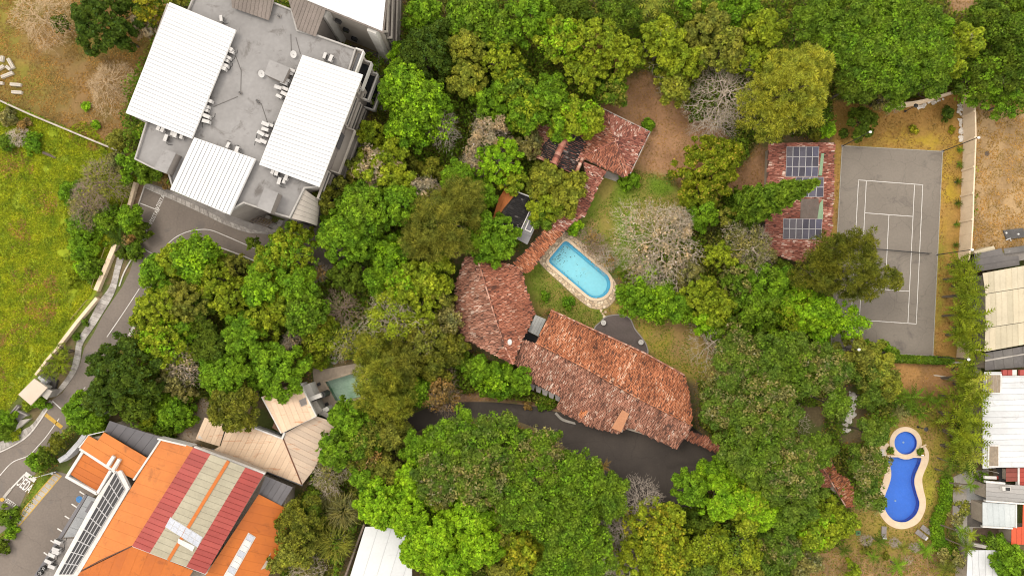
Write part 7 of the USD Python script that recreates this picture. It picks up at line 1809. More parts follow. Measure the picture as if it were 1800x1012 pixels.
T = [
# ---- upper left field and building surroundings
(68, 30, 52, 'bare', '', 6, 'bare tan tree at the top left corner of the brown field', {'twig': 'tan', 'n1': 13, 'n2': 9, 'n3': 9}),
(104, 40, 17, 'shrub', 'dark', 4, 'small dark shrub between the bare tan tree and the dense dark tree'),
(178, 32, 60, 'lumpy', 'deep', 9, 'dense dark green tree above the left white roof'),
(215, 62, 26, 'lumpy', 'deep', 7, 'small dark crown at the lower right of the dense dark tree'),
(262, 14, 30, 'airy', 'yellow', 7, 'yellowish tree beside the top corner of the left white roof', {'second': 'dark'}),
(252, 46, 24, 'airy', 'cream', 5, 'pale flowering shrub between the dark tree and the left white roof', {'limbs': 1}),
(318, 4, 22, 'airy', 'olive', 7, 'olive tree at the top edge just above the left white roof'),
(187, 147, 44, 'bare', '', 4, 'leafless tan tree sprawling in the middle of the brown field', {'twig': 'tan', 'flat': 1, 'n1': 14, 'n2': 9, 'n3': 8}),
(205, 246, 22, 'shrub', 'olive', 2, 'low olive shrub at the lower edge of the brown field'),
(246, 232, 13, 'shrub', 'bright', 3, 'small bright shrub against the left corner of the grey building'),
(150, 186, 8, 'shrub', 'lime', 0.7, 'tiny lime clump of weeds in the brown field'),
(168, 220, 8, 'shrub', 'lime', 0.7, 'tiny lime clump of weeds near the meadow wall'),
(228, 292, 30, 'lumpy', 'bright', 5, 'bright green bush below the left corner of the grey building'),
(258, 300, 24, 'lumpy', 'mid', 4.5, 'green bush right of the meadow wall end and above the parking bays'),
(203, 285, 22, 'shrub', 'grey', 4, 'grey green shrub left of the bright bush at the building corner'),
(290, 314, 16, 'shrub', 'brown', 2, 'brownish shrub at the edge of the parking bays under the small white roof'),
(172, 322, 46, 'twiggy', 'olive', 5, 'big brown twiggy bush at the right side of the meadow', {'twig': 'brown', 'cover': 0.22, 'n1': 12, 'n2': 9, 'n3': 9}),
(150, 362, 36, 'twiggy', 'grey', 4, 'second grey twiggy bush just below the big brown one', {'twig': 'brown', 'cover': 0.22, 'n1': 10, 'n2': 8, 'n3': 8}),
(118, 338, 22, 'shrub', 'bright', 2.5, 'bright green bush at the left of the brown twiggy one'),
(186, 385, 28, 'shrub', 'mid', 3, 'green bush between the twiggy bushes and the fence', {'second': 'bright'}),
(138, 395, 26, 'shrub', 'bright', 2.4, 'green bush below the grey twiggy bush in the meadow'),
(146, 432, 32, 'shrub', 'bright', 2.5, 'broad bright bush left of the spiky dark plant'),
(153, 474, 22, 'shrub', 'mid', 2.4, 'green bush against the fence at the right of the meadow', {'second': 'bright'}),
(138, 468, 12, 'shrub', 'lime', 1.6, 'small lime bush in the meadow left of the fence'),
(120, 490, 16, 'shrub', 'ygreen', 1.2, 'yellow green tuft low in the right half of the meadow'),
(10, 205, 16, 'shrub', 'grey', 2, 'grey green bush at the left edge under the meadow wall'),
(28, 240, 17, 'twiggy', 'grey', 2, 'grey twiggy bush in the upper left corner of the meadow', {'twig': 'pale', 'cover': 0.3}),
(55, 252, 20, 'shrub', 'bright', 1.4, 'low bright bush left of the fallen log'),
(40, 218, 13, 'shrub', 'brown', 1.4, 'rusty bush just below the meadow wall'),
(8, 250, 15, 'shrub', 'mid', 2, 'dark bush at the left edge of the upper meadow'),
(228, 384, 23, 'lumpy', 'bright', 4.5, 'bright bush on the planted corner left of the word VISITAS'),
(247, 405, 17, 'shrub', 'dark', 3.5, 'dark bush inside the white kerb of the planted corner'),
(203, 418, 24, 'cycad', 'deep', 3.2, 'dark spiky agave like plant at the planted corner'),
(226, 418, 15, 'shrub', 'brown', 2, 'reddish brown plant inside the planted corner'),
(233, 440, 17, 'shrub', 'mid', 2.6, 'green bush at the lower tip of the planted corner'),
(213, 446, 10, 'shrub', 'dark', 1.4, 'low dark plants at the start of the footpath'),
# ---- lane, gatehouse
(107, 632, 17, 'areca', 'palm', 2.6, 'yellow green palm clump beside the footpath above the gatehouse'),
(96, 646, 13, 'areca', 'palm', 2.4, 'second palm clump nearer the gatehouse beside the footpath'),
(118, 617, 12, 'areca', 'palm', 2.2, 'uppermost small palm clump along the footpath wall'),
(133, 592, 7, 'shrub', 'mid', 1, 'low plants between footpath and wall above the palms'),
(148, 566, 6, 'shrub', 'mid', 1, 'low plants higher between the footpath and its wall'),
(68, 706, 14, 'shrub', 'bright', 1.8, 'bright shrub under the right eaves of the gatehouse'),
(47, 714, 10, 'shrub', 'ygreen', 1.2, 'yellow green plants below the gatehouse roof'),
(8, 735, 15, 'shrub', 'bright', 2.6, 'green bush at the left edge beside the concrete ramp'),
(4, 760, 18, 'shrub', 'mid', 2.2, 'green plants at the left edge below the concrete ramp'),
(22, 766, 11, 'shrub', 'ygreen', 1.2, 'low plants along the left bend of the lower road'),
(62, 812, 20, 'round', 'bright', 2.6, 'round bright bush beside the lower road'),
(82, 802, 20, 'airy', 'dark', 3.5, 'dark leaning bush between the round bright bush and the pale wall'),
(100, 778, 18, 'airy', 'darkolive', 4, 'dark loose shrub at the edge of the yellow hump'),
(8, 908, 18, 'shrub', 'mid', 2, 'bush at the left edge below the word VISITAS'),
(18, 935, 12, 'shrub', 'bright', 1.4, 'bright bush at the tip of the hatched strip'),
(-2, 965, 14, 'shrub', 'dark', 2, 'dark bush at the left edge beside the car park'),
# ---- road side trees, left centre
(216, 657, 70, 'lumpy', 'deep', 11, 'big dark round tree beside the access road'),
(180, 700, 30, 'lumpy', 'deep', 8, 'smaller dark crown at the lower left of the big dark round tree'),
(234, 706, 34, 'lumpy', 'dark', 9, 'dark crown below the big dark round tree'),
(140, 726, 36, 'round', 'bright', 5.5, 'dense bright green tree below the dark round tree'),
(163, 745, 22, 'round', 'bright', 4.5, 'smaller bright crown left of the grey shed roof'),
(303, 724, 36, 'round', 'bright', 6, 'bright green tree above the pale garden path'),
(265, 745, 26, 'shrub', 'ygreen', 3, 'yellow green bush right of the grey shed roof'),
(285, 755, 22, 'shrub', 'mid', 3, 'green bush at the upper end of the large orange roof'),
(322, 640, 36, 'twiggy', 'cream', 7, 'pale leafless tree right of the dark round tree', {'twig': 'pale', 'cover': 0.16, 'n1': 10, 'n2': 8, 'n3': 8}),
(303, 668, 30, 'airy', 'grey', 6, 'grey green thinly leaved tree right of the dark round tree', {'limbs': 1, 'twig': 'pale'}),
(286, 603, 50, 'airy', 'ygreen', 9, 'yellow green loose tree above the dark round tree', {'second': 'lime'}),
(322, 582, 28, 'lumpy', 'bright', 7, 'bright green crown right of the yellow green loose tree'),
(252, 560, 24, 'airy', 'ygreen', 6, 'yellow green crown overhanging the right kerb of the road'),
(283, 536, 42, 'airy', 'ygreen', 9, 'yellow green crown beside the straight of the road', {'limbs': 1}),
(325, 530, 44, 'airy', 'olive', 9, 'olive crown right of the yellow green roadside tree'),
(275, 482, 36, 'lumpy', 'bright', 8, 'bright green tree where the road straightens'),
(306, 462, 34, 'lumpy', 'ygreen', 8, 'yellow green crown at the inner bend of the road'),
(343, 455, 46, 'lumpy', 'bright', 9, 'large bright tree just below the long white bend line', {'second': 'lime'}),
(378, 492, 38, 'airy', 'ygreen', 8, 'loose yellow green tree right of the road bend', {'limbs': 1}),
(408, 470, 26, 'airy', 'olive', 6, 'olive bush between road bend and lime trees'),
(400, 520, 40, 'airy', 'ygreen', 8, 'thin yellow green tree with bare boughs showing', {'limbs': 1, 'twig': 'pale'}),
(352, 560, 34, 'fine', 'dark', 7, 'shaded dark tree in the thicket right of the roadside trees'),
(372, 606, 36, 'fine', 'dark', 8, 'dark feathery tree above the bright twin crowns'),
(406, 660, 54, 'round', 'bright', 9, 'wide bright green tree above the olive round tree'),
(432, 592, 44, 'lumpy', 'bright', 9, 'bright green tree up from the wide bright one'),
(376, 655, 30, 'round', 'bright', 8, 'bright crown at the left of the wide bright green tree'),
(412, 716, 46, 'fine', 'darkolive', 10, 'round olive green tree left of the upper tan roof'),
(494, 656, 48, 'lumpy', 'bright', 10, 'bright lumpy tree overhanging the upper tan roof'),
(466, 640, 28, 'lumpy', 'bright', 8.5, 'bright crown left of the lumpy tree over the tan roof'),
(460, 560, 36, 'airy', 'ygreen', 8, 'yellow green tree left of the mid green column of crowns', {'limbs': 1}),
(525, 505, 40, 'lumpy', 'bright', 9, 'bright green crown in the middle of the left woods'),
(536, 548, 40, 'lumpy', 'mid', 9, 'mid green crown below the bright one in the left woods', {'second': 'bright'}),
(500, 540, 30, 'airy', 'ygreen', 8, 'pale yellow green crown left of the mid green one'),
(462, 506, 40, 'lumpy', 'bright', 9, 'bright crown below the parking bend trees', {'second': 'lime'}),
(475, 465, 38, 'lumpy', 'ygreen', 8, 'yellow green crown at the right end of the road', {'second': 'bright'}),
(512, 436, 46, 'airy', 'ygreen', 9, 'yellow green tree at the right end of the parking road', {'second': 'bright'}),
(447, 430, 15, 'airy', 'dark', 5, 'small dark tree leaning over the road bend'),
(566, 588, 40, 'airy', 'ygreen', 5, 'yellow green thicket above the stone basin', {'second': 'yolive'}),
(610, 600, 34, 'twiggy', 'yolive', 5, 'twiggy yellowish thicket right of the stone basin', {'twig': 'pale', 'cover': 0.35}),
(548, 628, 26, 'shrub', 'ygreen', 3, 'yellow green bush at the upper corner of the green pool deck'),
(510, 598, 18, 'twiggy', 'cream', 4, 'cream coloured dry shrub in the left woods', {'twig': 'pale', 'cover': 0.35}),
(600, 540, 34, 'bare', '', 5, 'leafless brown shrub above the yellow green thicket', {'twig': 'brown', 'n1': 12}),
(556, 480, 20, 'twiggy', 'brown', 5, 'brown dry crown in the gap left of the lime tree', {'twig': 'pale', 'cover': 0.3}),
(325, 690, 20, 'airy', 'grey', 4, 'thin grey shrub above the pale garden path', {'limbs': 1}),
# ---- centre woods
(606, 412, 56, 'round', 'bright', 11, 'large knobbly bright green tree right of the curved canopy'),
(640, 366, 54, 'round', 'bright', 12, 'knobbly bright green tree above the large one', {'second': 'mid'}),
(703, 360, 40, 'round', 'bright', 11, 'third knobbly green tree left of the olive pine'),
(576, 352, 26, 'lumpy', 'darkolive', 9, 'dark olive crown against the lower right corner of the building'),
(605, 330, 24, 'airy', 'olive', 8, 'olive crown just right of the facade corner'),
(612, 482, 32, 'lumpy', 'dark', 7, 'dark green tree below the large knobbly one'),
(640, 450, 18, 'fine', 'deep', 5, 'very dark crown in the shade below the knobbly trees'),
(690, 446, 38, 'fine', 'bright', 8, 'lime green fine tree left of the big olive pine', {'second': 'lime'}),
(664, 490, 26, 'fine', 'bright', 7, 'bright fine crown below the lime green fine tree'),
(752, 482, 48, 'lumpy', 'ygreen', 9, 'yellow green tree left of the hipped tile wing'),
(712, 502, 40, 'lumpy', 'ygreen', 9, 'yellow green crown left of the one by the hipped wing', {'second': 'lime'}),
(780, 520, 22, 'airy', 'olive', 7, 'olive branches over the left edge of the hipped wing', {'limbs': 1}),
(778, 392, 72, 'pine', 'olive', 14, 'huge olive brown pine in the middle of the woods'),
(816, 350, 44, 'pine', 'olive', 13, 'upper right crown of olive pine beside the round bright tree'),
(735, 425, 34, 'pine', 'olive', 11, 'lower left olive pine crown'),
(806, 312, 33, 'round', 'bright', 9, 'round bright green tree above the olive pine'),
(747, 338, 32, 'twiggy', 'cream', 9, 'pale speckled flowering tree left of the olive pine', {'twig': 'pale', 'cover': 0.75, 'thick': 0.8}),
(850, 340, 26, 'lumpy', 'bright', 8, 'small bright tree left of the flat orange roof'),
(866, 418, 48, 'lumpy', 'bright', 9, 'big bright green tree covering the top of the hipped wing'),
(842, 432, 30, 'lumpy', 'bright', 8, 'bright crown on the left of the tree over the hipped wing'),
(880, 285, 44, 'airy', 'lime', 10, 'light green lacy tree left of the blackened roofs', {'limbs': 1}),
(898, 318, 26, 'airy', 'ygreen', 8, 'light green crown above the black and orange house', {'limbs': 1}),
(860, 240, 44, 'twiggy', 'cream', 8, 'whitish speckled tree above the light green lacy tree', {'twig': 'pale', 'cover': 0.8, 'thick': 0.8}),
(838, 285, 30, 'twiggy', 'cream', 7, 'second whitish speckled tree left of the lacy tree', {'twig': 'grey', 'cover': 0.6}),
(925, 255, 28, 'airy', 'grey', 6, 'grey green shrubby tree at the left edge of the blackened wing', {'limbs': 1}),
(960, 318, 38, 'lumpy', 'yolive', 7, 'olive yellow tree below the blackened slopes'),
(984, 350, 34, 'lumpy', 'yolive', 6.5, 'olive yellow tree left of the covered walk'),
(962, 360, 34, 'lumpy', 'ygreen', 6.5, 'yellow green tree right of the grey glazed roof'),
(1008, 322, 24, 'lumpy', 'yolive', 6, 'olive crown touching the upper part of the covered walk'),
(948, 385, 20, 'lumpy', 'mid', 5, 'green tree between the glazed roof and the covered walk'),
(1010, 398, 15, 'shrub', 'lime', 3, 'small lime shrub at the upper end of the turquoise pool'),
(655, 238, 30, 'airy', 'ygreen', 7, 'yellow green tree beside the facade balconies'),
(636, 300, 30, 'airy', 'olive', 8, 'grey olive crown right of the lower facade'),
(662, 300, 44, 'lumpy', 'ygreen', 10, 'yellow green tree with dry patches right of the facade', {'second': 'cream'}),
(694, 268, 28, 'lumpy', 'ygreen', 9, 'yellow green crown at the upper right of the dry patched tree'),
(700, 315, 28, 'lumpy', 'ygreen', 9, 'yellow green crown at the lower right of the dry patched tree'),
(756, 300, 28, 'fine', 'yolive', 4, 'olive thicket in the clearing left of the round bright tree'),
(725, 290, 24, 'fine', 'darkolive', 4, 'dark olive thicket below the bare twig tree'),
# ---- upper centre
(745, 26, 36, 'lumpy', 'bright', 9, 'bright green tree beside the terrace of the beige block'),
(748, 92, 52, 'fine', 'deep', 11, 'dark bluish green tree right of the service court'),
(775, 60, 26, 'fine', 'deep', 9, 'dark crown between the bright tree and the olive ball tree'),
(706, 98, 26, 'airy', 'lime', 8, 'lime tree at the right corner of the stair tower'),
(712, 150, 48, 'lumpy', 'bright', 11, 'tall lime green tree beside the right facade', {'second': 'lime'}),
(740, 182, 48, 'lumpy', 'bright', 11, 'bright lime green tree with many layered boughs', {'second': 'lime'}),
(693, 168, 28, 'lumpy', 'bright', 9, 'bright crown touching the right facade windows'),
(715, 230, 40, 'lumpy', 'bright', 9, 'bright green crown below the layered lime tree', {'second': 'lime'}),
(778, 225, 30, 'twiggy', 'lime', 8, 'bare twigged tree with a few yellow sprays', {'twig': 'grey', 'cover': 0.2}),
(835, 36, 56, 'lumpy', 'mid', 11, 'mid green tree at the top edge right of the dark bluish tree', {'second': 'bright'}),
(880, 60, 34, 'lumpy', 'mid', 10, 'mid green crown right of the top edge green tree', {'second': 'bright'}),
(822, 80, 38, 'round', 'yolive', 11, 'olive yellow ball shaped tree'),
(820, 140, 32, 'round', 'yolive', 10, 'second olive yellow ball tree below the first'),
(880, 106, 38, 'airy', 'ygreen', 10, 'yellow green lacy tree right of the olive ball trees', {'limbs': 1, 'twig': 'brown'}),
(862, 178, 38, 'lumpy', 'bright', 8, 'green tree right of the lower olive ball tree'),
(905, 150, 34, 'lumpy', 'mid', 9, 'mid green crown right of the lacy tree', {'second': 'ygreen'}),
(925, 195, 40, 'lumpy', 'bright', 9, 'bright green tree above the blackened wing', {'second': 'ygreen'}),
(965, 170, 40, 'lumpy', 'bright', 9, 'bright green tree left of the garden bench', {'second': 'mid'}),
(1010, 208, 42, 'lumpy', 'ygreen', 9, 'yellow green tree overhanging the pavilion and black slopes', {'second': 'lime'}),
(985, 218, 26, 'lumpy', 'bright', 8, 'bright crown left of the pavilion roof'),
(1040, 212, 26, 'lumpy', 'ygreen', 8, 'lime crown covering the left corner of the pavilion'),
(1072, 160, 30, 'lumpy', 'mid', 7, 'green tree at the edge of the bare soil', {'second': 'olive'}),
(932, 25, 50, 'lumpy', 'bright', 11, 'bright green tree at the top edge near the centre'),
(985, 70, 46, 'lumpy', 'ygreen', 11, 'yellow green tree with pointed top near the top centre', {'second': 'lime'}),
(1000, 25, 44, 'fine', 'dark', 10, 'dark tree at the top edge left of the drooping palm'),
(1050, 78, 48, 'airy', 'ygreen', 12, 'yellow green tree with ochre boughs', {'limbs': 1, 'twig': 'ochre', 'bare': 5}),
(1090, 100, 40, 'airy', 'ygreen', 11, 'yellow green crown right of the ochre boughed tree', {'limbs': 1, 'twig': 'ochre'}),
(1030, 125, 38, 'airy', 'ygreen', 10, 'yellow green crown below the ochre boughed tree', {'limbs': 1, 'twig': 'ochre', 'bare': 4}),
(1090, 35, 42, 'fine', 'dark', 9, 'dark green tree left of the drooping palm at the top edge', {'second': 'mid'}),
(1148, 5, 34, 'palm', 'yolive', 10, 'drooping tan green palm at the top edge'),
(1165, 40, 30, 'fine', 'dark', 8, 'dark tree under the drooping palm'),
(1165, 75, 44, 'lumpy', 'ygreen', 11, 'yellow green tree with grey boughs above the bare soil', {'bare': 5, 'twig': 'grey'}),
(1200, 105, 40, 'lumpy', 'ygreen', 10, 'yellow green crown above the large grey bare tree'),
(1185, 150, 32, 'lumpy', 'yolive', 8, 'olive tree at the right edge of the bare soil', {'bare': 4}),
(1240, 50, 44, 'lumpy', 'olive', 11, 'olive tree at the top edge right of the palm'),
(1272, 85, 44, 'lumpy', 'olive', 11, 'olive tree above the grey bare tree', {'second': 'yolive'}),
(1215, 18, 30, 'lumpy', 'mid', 9, 'green tree at the top edge beside the palm', {'second': 'bright'}),
(1300, 20, 40, 'lumpy', 'bright', 10, 'bright tree at the top edge above the round pine'),
(1340, 55, 38, 'lumpy', 'ygreen', 11, 'yellow green crown at the upper left of the round pine'),
(1316, 110, 30, 'airy', 'ygreen', 10, 'thin yellow green tree left of the round pine', {'limbs': 1}),
(1272, 168, 62, 'bare', '', 9, 'large grey leafless tree above the mango tree', {'twig': 'pale', 'n1': 14, 'n2': 10, 'n3': 9}),
(1262, 215, 36, 'bare', '', 5, 'brownish leafless branches spreading over the bare soil', {'twig': 'grey', 'n1': 12, 'flat': 1}),
(1225, 195, 20, 'airy', 'dark', 4, 'dark green shrub at the left of the grey leafless tree'),
(1390, 155, 76, 'pine', 'palepine', 15, 'huge round light olive pine above the red tile roof'),
(1352, 205, 42, 'pine', 'palepine', 12, 'lower left crown of the light olive pine'),
(1412, 205, 28, 'pine', 'palepine', 11, 'small light pine crown touching the red tile roof'),
(1425, 120, 40, 'pine', 'palepine', 14, 'upper right crown of the light olive pine'),
(1440, 230, 18, 'shrub', 'darkolive', 3, 'dark shrub behind the red tile roof'),
(1457, 230, 13, 'shrub', 'lime', 4, 'bright lime shrub at the top corner of the red tile roof'),
# ---- upper right woods
(1430, 40, 44, 'rain', 'mid', 12, 'green tree at the top edge right of the round pine'),
(1475, 80, 48, 'rain', 'mid', 12, 'green crown right of the round pine', {'second': 'bright'}),
(1500, 25, 48, 'rain', 'mid', 12, 'rounded crown at the top edge above the large green canopy'),
(1560, 45, 50, 'rain', 'mid', 12, 'wide crown at the top edge in the upper right woods', {'second': 'bright'}),
(1545, 110, 58, 'rain', 'mid', 13, 'large green canopy above the dark bush and court', {'second': 'bright'}),
(1610, 100, 56, 'rain', 'mid', 13, 'large green canopy above the curved beige wall', {'second': 'bright'}),
(1500, 145, 42, 'rain', 'dark', 11, 'darker green crown at the upper left of the court yard', {'second': 'mid'}),
(1570, 160, 34, 'rain', 'mid', 10, 'green crown hanging over the curved beige wall'),
(1630, 150, 32, 'rain', 'mid', 10, 'green crown above the right end of the curved wall'),
(1610, 40, 36, 'rain', 'mid', 11, 'green crown left of the small clearing at the top edge'),
(1648, 55, 30, 'lumpy', 'bright', 10, 'bright crown below the small clearing at the top edge'),
(1690, 75, 36, 'lumpy', 'ygreen', 11, 'lime tree with dead brown branches in the upper right', {'bare': 4, 'twig': 'grey'}),
(1668, 115, 26, 'lumpy', 'ygreen', 10, 'lime crown with dead twigs above the tall wall', {'bare': 4, 'twig': 'grey'}),
(1740, 40, 46, 'fine', 'dark', 10, 'dark tree at the top right near the corner', {'second': 'mid'}),
(1785, 60, 40, 'fine', 'mid', 10, 'green tree at the right edge near the top', {'second': 'dark'}),
(1720, 130, 44, 'fine', 'dark', 9, 'dark tree above the top end of the tall wall', {'second': 'bright'}),
(1772, 125, 40, 'fine', 'dark', 9, 'dark tree at the right edge above the straw field', {'bare': 3, 'second': 'mid'}),
(1730, 165, 24, 'fine', 'bright', 7, 'bright green bushy tree at the top of the straw field'),
(1775, 178, 30, 'fine', 'bright', 7, 'bright tree at the corner of the straw field', {'second': 'dark'}),
(1795, 10, 36, 'fine', 'mid', 9, 'green tree in the top right corner', {'second': 'dark'}),
(1516, 214, 29, 'lumpy', 'dark', 4.5, 'round dark shrub at the upper left of the court', {'cat': 'shrub'}),
(1545, 178, 16, 'airy', 'grey', 4, 'grey green shrub at the left end of the curved wall'),
(1566, 178, 18, 'twiggy', 'grey', 4, 'grey twiggy shrub growing over the curved wall', {'cover': .5}),
(1667, 197, 12, 'shrub', 'deep', 2.5, 'small very dark shrub near the white rocks'),
(1607, 228, 8, 'shrub', 'yellow', 0.8, 'yellow tuft on the dry yard above the court'),
(1673, 229, 6, 'shrub', 'yellow', 0.7, 'yellow tuft near the white rocks'),
(1690, 262, 7, 'cycad', 'bright', 1.2, 'uppermost small plant along the tall wall'),
(1689, 288, 8, 'cycad', 'mid', 1.2, 'second small palm plant along the tall wall'),
(1687, 318, 9, 'cycad', 'dark', 1.4, 'third small palm plant along the tall wall'),
(1687, 356, 9, 'cycad', 'dark', 1.4, 'fourth small palm plant along the tall wall'),
(1684, 393, 7, 'cycad', 'mid', 1.2, 'fifth small palm plant along the tall wall'),
(1683, 430, 7, 'cycad', 'dark', 1.2, 'lowest small palm plant along the tall wall'),
# ---- around the lawns
(1140, 220, 12, 'shrub', 'bright', 2, 'small bright shrub at the right corner of the pavilion'),
(1107, 315, 20, 'shrub', 'bright', 2.6, 'bright shrub below the pavilion eaves'),
(1247, 292, 60, 'lumpy', 'mango', 8, 'mango like tree with yellow and orange leaves'),
(1232, 340, 34, 'lumpy', 'mango', 7, 'lower crown of the tree with yellow leaves'),
(1275, 275, 34, 'lumpy', 'mango', 7.5, 'right crown of the tree with yellow leaves'),
(1236, 375, 30, 'fine', 'bright', 6, 'bright green tree left of the tall conifer'),
(1270, 380, 22, 'airy', 'olive', 5, 'olive shrub at the foot of the tall conifer'),
(1437, 320, 41, 'cone', 'mid', 27, 'tall conifer leaning over the red tile roof', {'base': (1296, 370)}),
(1160, 425, 78, 'twiggy', 'cream', 9, 'big grey white leafless tree right of the turquoise pool', {'twig': 'pale', 'cover': 0.22, 'n1': 14, 'n2': 10, 'n3': 10, 'thick': 1.1}),
(1195, 385, 26, 'twiggy', 'cream', 5, 'dry whitish shrub above the big leafless tree', {'twig': 'pale', 'cover': 0.25}),
(1135, 480, 30, 'twiggy', 'lime', 6, 'pale twiggy tree below the big leafless one', {'twig': 'pale', 'cover': 0.3}),
(1040, 425, 26, 'twiggy', 'brown', 3, 'dry brown shrubs along the upper side of the turquoise pool', {'twig': 'brown', 'cover': 0.2}),
(1065, 455, 22, 'twiggy', 'brown', 2.4, 'dry grass like shrubs near the rounded pool end', {'twig': 'pale', 'cover': 0.2}),
(1118, 525, 36, 'fine', 'bright', 6, 'bright green tree right of the rounded pool end'),
(1160, 530, 38, 'fine', 'bright', 7, 'bright green crown above the dry lawn', {'second': 'lime'}),
(1190, 545, 26, 'fine', 'bright', 6, 'bright crown at the right end of the pool side thicket'),
(1230, 520, 42, 'airy', 'ygreen', 7, 'yellow green airy tree in the middle of the garden', {'limbs': 1}),
(1262, 540, 34, 'lumpy', 'ygreen', 7, 'yellow green crown above the bare branched tree'),
(1240, 565, 28, 'lumpy', 'lime', 6, 'lime crown at the right edge of the dry lawn'),
(1210, 480, 26, 'airy', 'grey', 6, 'grey green crown below the big leafless tree', {'limbs': 1}),
(1320, 440, 52, 'twiggy', 'grey', 8, 'grey green twiggy tree left of the red tile roof', {'twig': 'pale', 'cover': 0.5, 'n1': 12, 'n2': 9, 'n3': 8}),
(1270, 450, 30, 'airy', 'ygreen', 7, 'yellow green crown left of the grey green twiggy tree'),
(1300, 490, 36, 'airy', 'mid', 7, 'green crown below the grey green twiggy tree', {'second': 'grey'}),
(1355, 505, 44, 'fine', 'bright', 8, 'fine bright tree below the red tile roof', {'second': 'mid'}),
(1330, 545, 40, 'fine', 'mid', 8, 'green tree right of the yellow green airy tree', {'second': 'bright'}),
(1375, 480, 24, 'airy', 'dark', 6, 'dark crown at the lower corner of the red tile roof'),
(1400, 545, 46, 'fine', 'lime', 9, 'lime green spreading tree below the dark pine', {'second': 'ygreen'}),
(1440, 555, 44, 'fine', 'lime', 9, 'lime green fine leaved tree beside the tennis court', {'second': 'bright'}),
(1485, 565, 34, 'wispy', 'lime', 9, 'thin lime foliage hanging over the lower left of the court', {'limbs': 1}),
(1490, 468, 58, 'pine', 'darkolive', 14, 'dark pine overhanging the left side of the tennis court', {'bare': 4, 'twig': 'pale'}),
(1437, 475, 40, 'pine', 'darkolive', 12, 'dark pine crown at the corner of the red tile roof'),
(1452, 440, 32, 'pine', 'darkolive', 13, 'dark pine crown above the left end of the net'),
(1505, 430, 28, 'pine', 'darkolive', 13, 'dark pine boughs over the net'),
(1520, 500, 34, 'pine', 'darkolive', 12, 'dark pine boughs over the lower service line', {'bare': 3}),
(1560, 488, 22, 'wispy', 'darkolive', 11, 'thin olive twigs reaching furthest over the court', {'limbs': 1}),
(1250, 600, 40, 'bare', '', 6, 'bare grey branches at the right end of the dry lawn', {'twig': 'pale', 'n1': 9, 'flat': 1}),
(1290, 585, 34, 'airy', 'mid', 7, 'green crown above the big spreading tree', {'second': 'grey'}),
# ---- big spreading tree right
(1300, 640, 56, 'rain', 'rain', 12, 'upper left crown of the big spreading tree beside the long tile roof', {'second': 'grey'}),
(1370, 640, 60, 'rain', 'rain', 13, 'top crown of the big spreading tree', {'second': 'mid'}),
(1438, 648, 48, 'rain', 'rain', 13, 'upper right crown of the big spreading tree', {'second': 'grey'}),
(1278, 705, 52, 'rain', 'rain', 12, 'left crown of the big spreading tree over the roof end', {'second': 'grey'}),
(1340, 712, 60, 'rain', 'rain', 14, 'central crown of the big spreading tree', {'second': 'grey'}),
(1458, 705, 26, 'rain', 'rain', 13, 'right crown of the big spreading tree by the white rocks', {'second': 'mid'}),
(1320, 785, 62, 'rain', 'rain', 13, 'lower left crown of the big spreading tree above the driveway', {'second': 'mid'}),
(1380, 812, 56, 'rain', 'rain', 13, 'lower central crown of the big spreading tree', {'second': 'grey'}),
(1428, 790, 32, 'rain', 'rain', 12, 'lower right crown of the big spreading tree above the tiled shed', {'second': 'mid'}),
(1400, 860, 50, 'rain', 'rain', 11, 'lowest crown of the big spreading tree left of the tiled shed'),
(1405, 740, 26, 'bare', '', 11, 'bare grey limbs in the dark gap of the big spreading tree', {'twig': 'pale', 'n1': 6, 'n2': 4, 'n3': 3}),
(1522, 655, 30, 'fine', 'rain', 8, 'soft green tree above the stony strip', {'second': 'olive'}),
(1500, 620, 34, 'fine', 'olive', 8, 'olive tree at the lower left corner of the court'),
(1545, 640, 36, 'fine', 'yolive', 7, 'yellow olive tree below the tennis court'),
(1552, 672, 36, 'fine', 'yolive', 6, 'golden olive tree left of the brown soil', {'second': 'olive'}),
(1533, 700, 24, 'fine', 'rain', 7, 'soft green tree right of the stony strip'),
(1530, 762, 28, 'rain', 'rain', 9, 'soft green tree right of the white rocks'),
(1520, 815, 34, 'rain', 'rain', 9, 'soft green tree at the left side of the blue pool', {'second': 'grey'}),
(1552, 812, 15, 'wispy', 'grey', 7, 'grey green sprays hanging over the blue pool edge', {'limbs': 1}),
(1522, 872, 26, 'rain', 'rain', 8, 'soft green tree left of the lower blue pool', {'second': 'grey'}),
(1525, 610, 14, 'shrub', 'bright', 3, 'bright small bush at the lower edge of the court'),
(1553, 608, 12, 'shrub', 'bright', 2.6, 'second bright bush at the lower edge of the court'),
(1572, 622, 12, 'shrub', 'mid', 2, 'third low bush at the lower edge of the court'),
(1565, 697, 19, 'cycad', 'mid', 3, 'leftmost dark cycad below the brown soil'),
(1589, 697, 17, 'cycad', 'mid', 3, 'dark cycad second from the left below the brown soil'),
(1610, 700, 24, 'cycad', 'mid', 3.2, 'largest dark cycad in the middle of the row'),
(1638, 702, 18, 'cycad', 'mid', 3, 'dark cycad right of the largest one'),
(1657, 706, 17, 'cycad', 'mid', 3, 'rightmost dark cycad beside the tall palms'),
(1585, 728, 18, 'cycad', 'grey', 3, 'grey green cycad below the row of dark ones'),
(1621, 727, 17, 'cycad', 'bright', 2.6, 'bright green cycad above the garden lamp'),
(1562, 740, 21, 'cycad', 'mid', 3, 'green cycad at the top left of the blue pool'),
(1652, 742, 19, 'cycad', 'darkolive', 2.6, 'dull green cycad right of the garden lamp'),
# ---- hedge of tall palms
(1695, 462, 22, 'areca', 'palm', 6, 'topmost tall palm in the row below the end of the beige wall'),
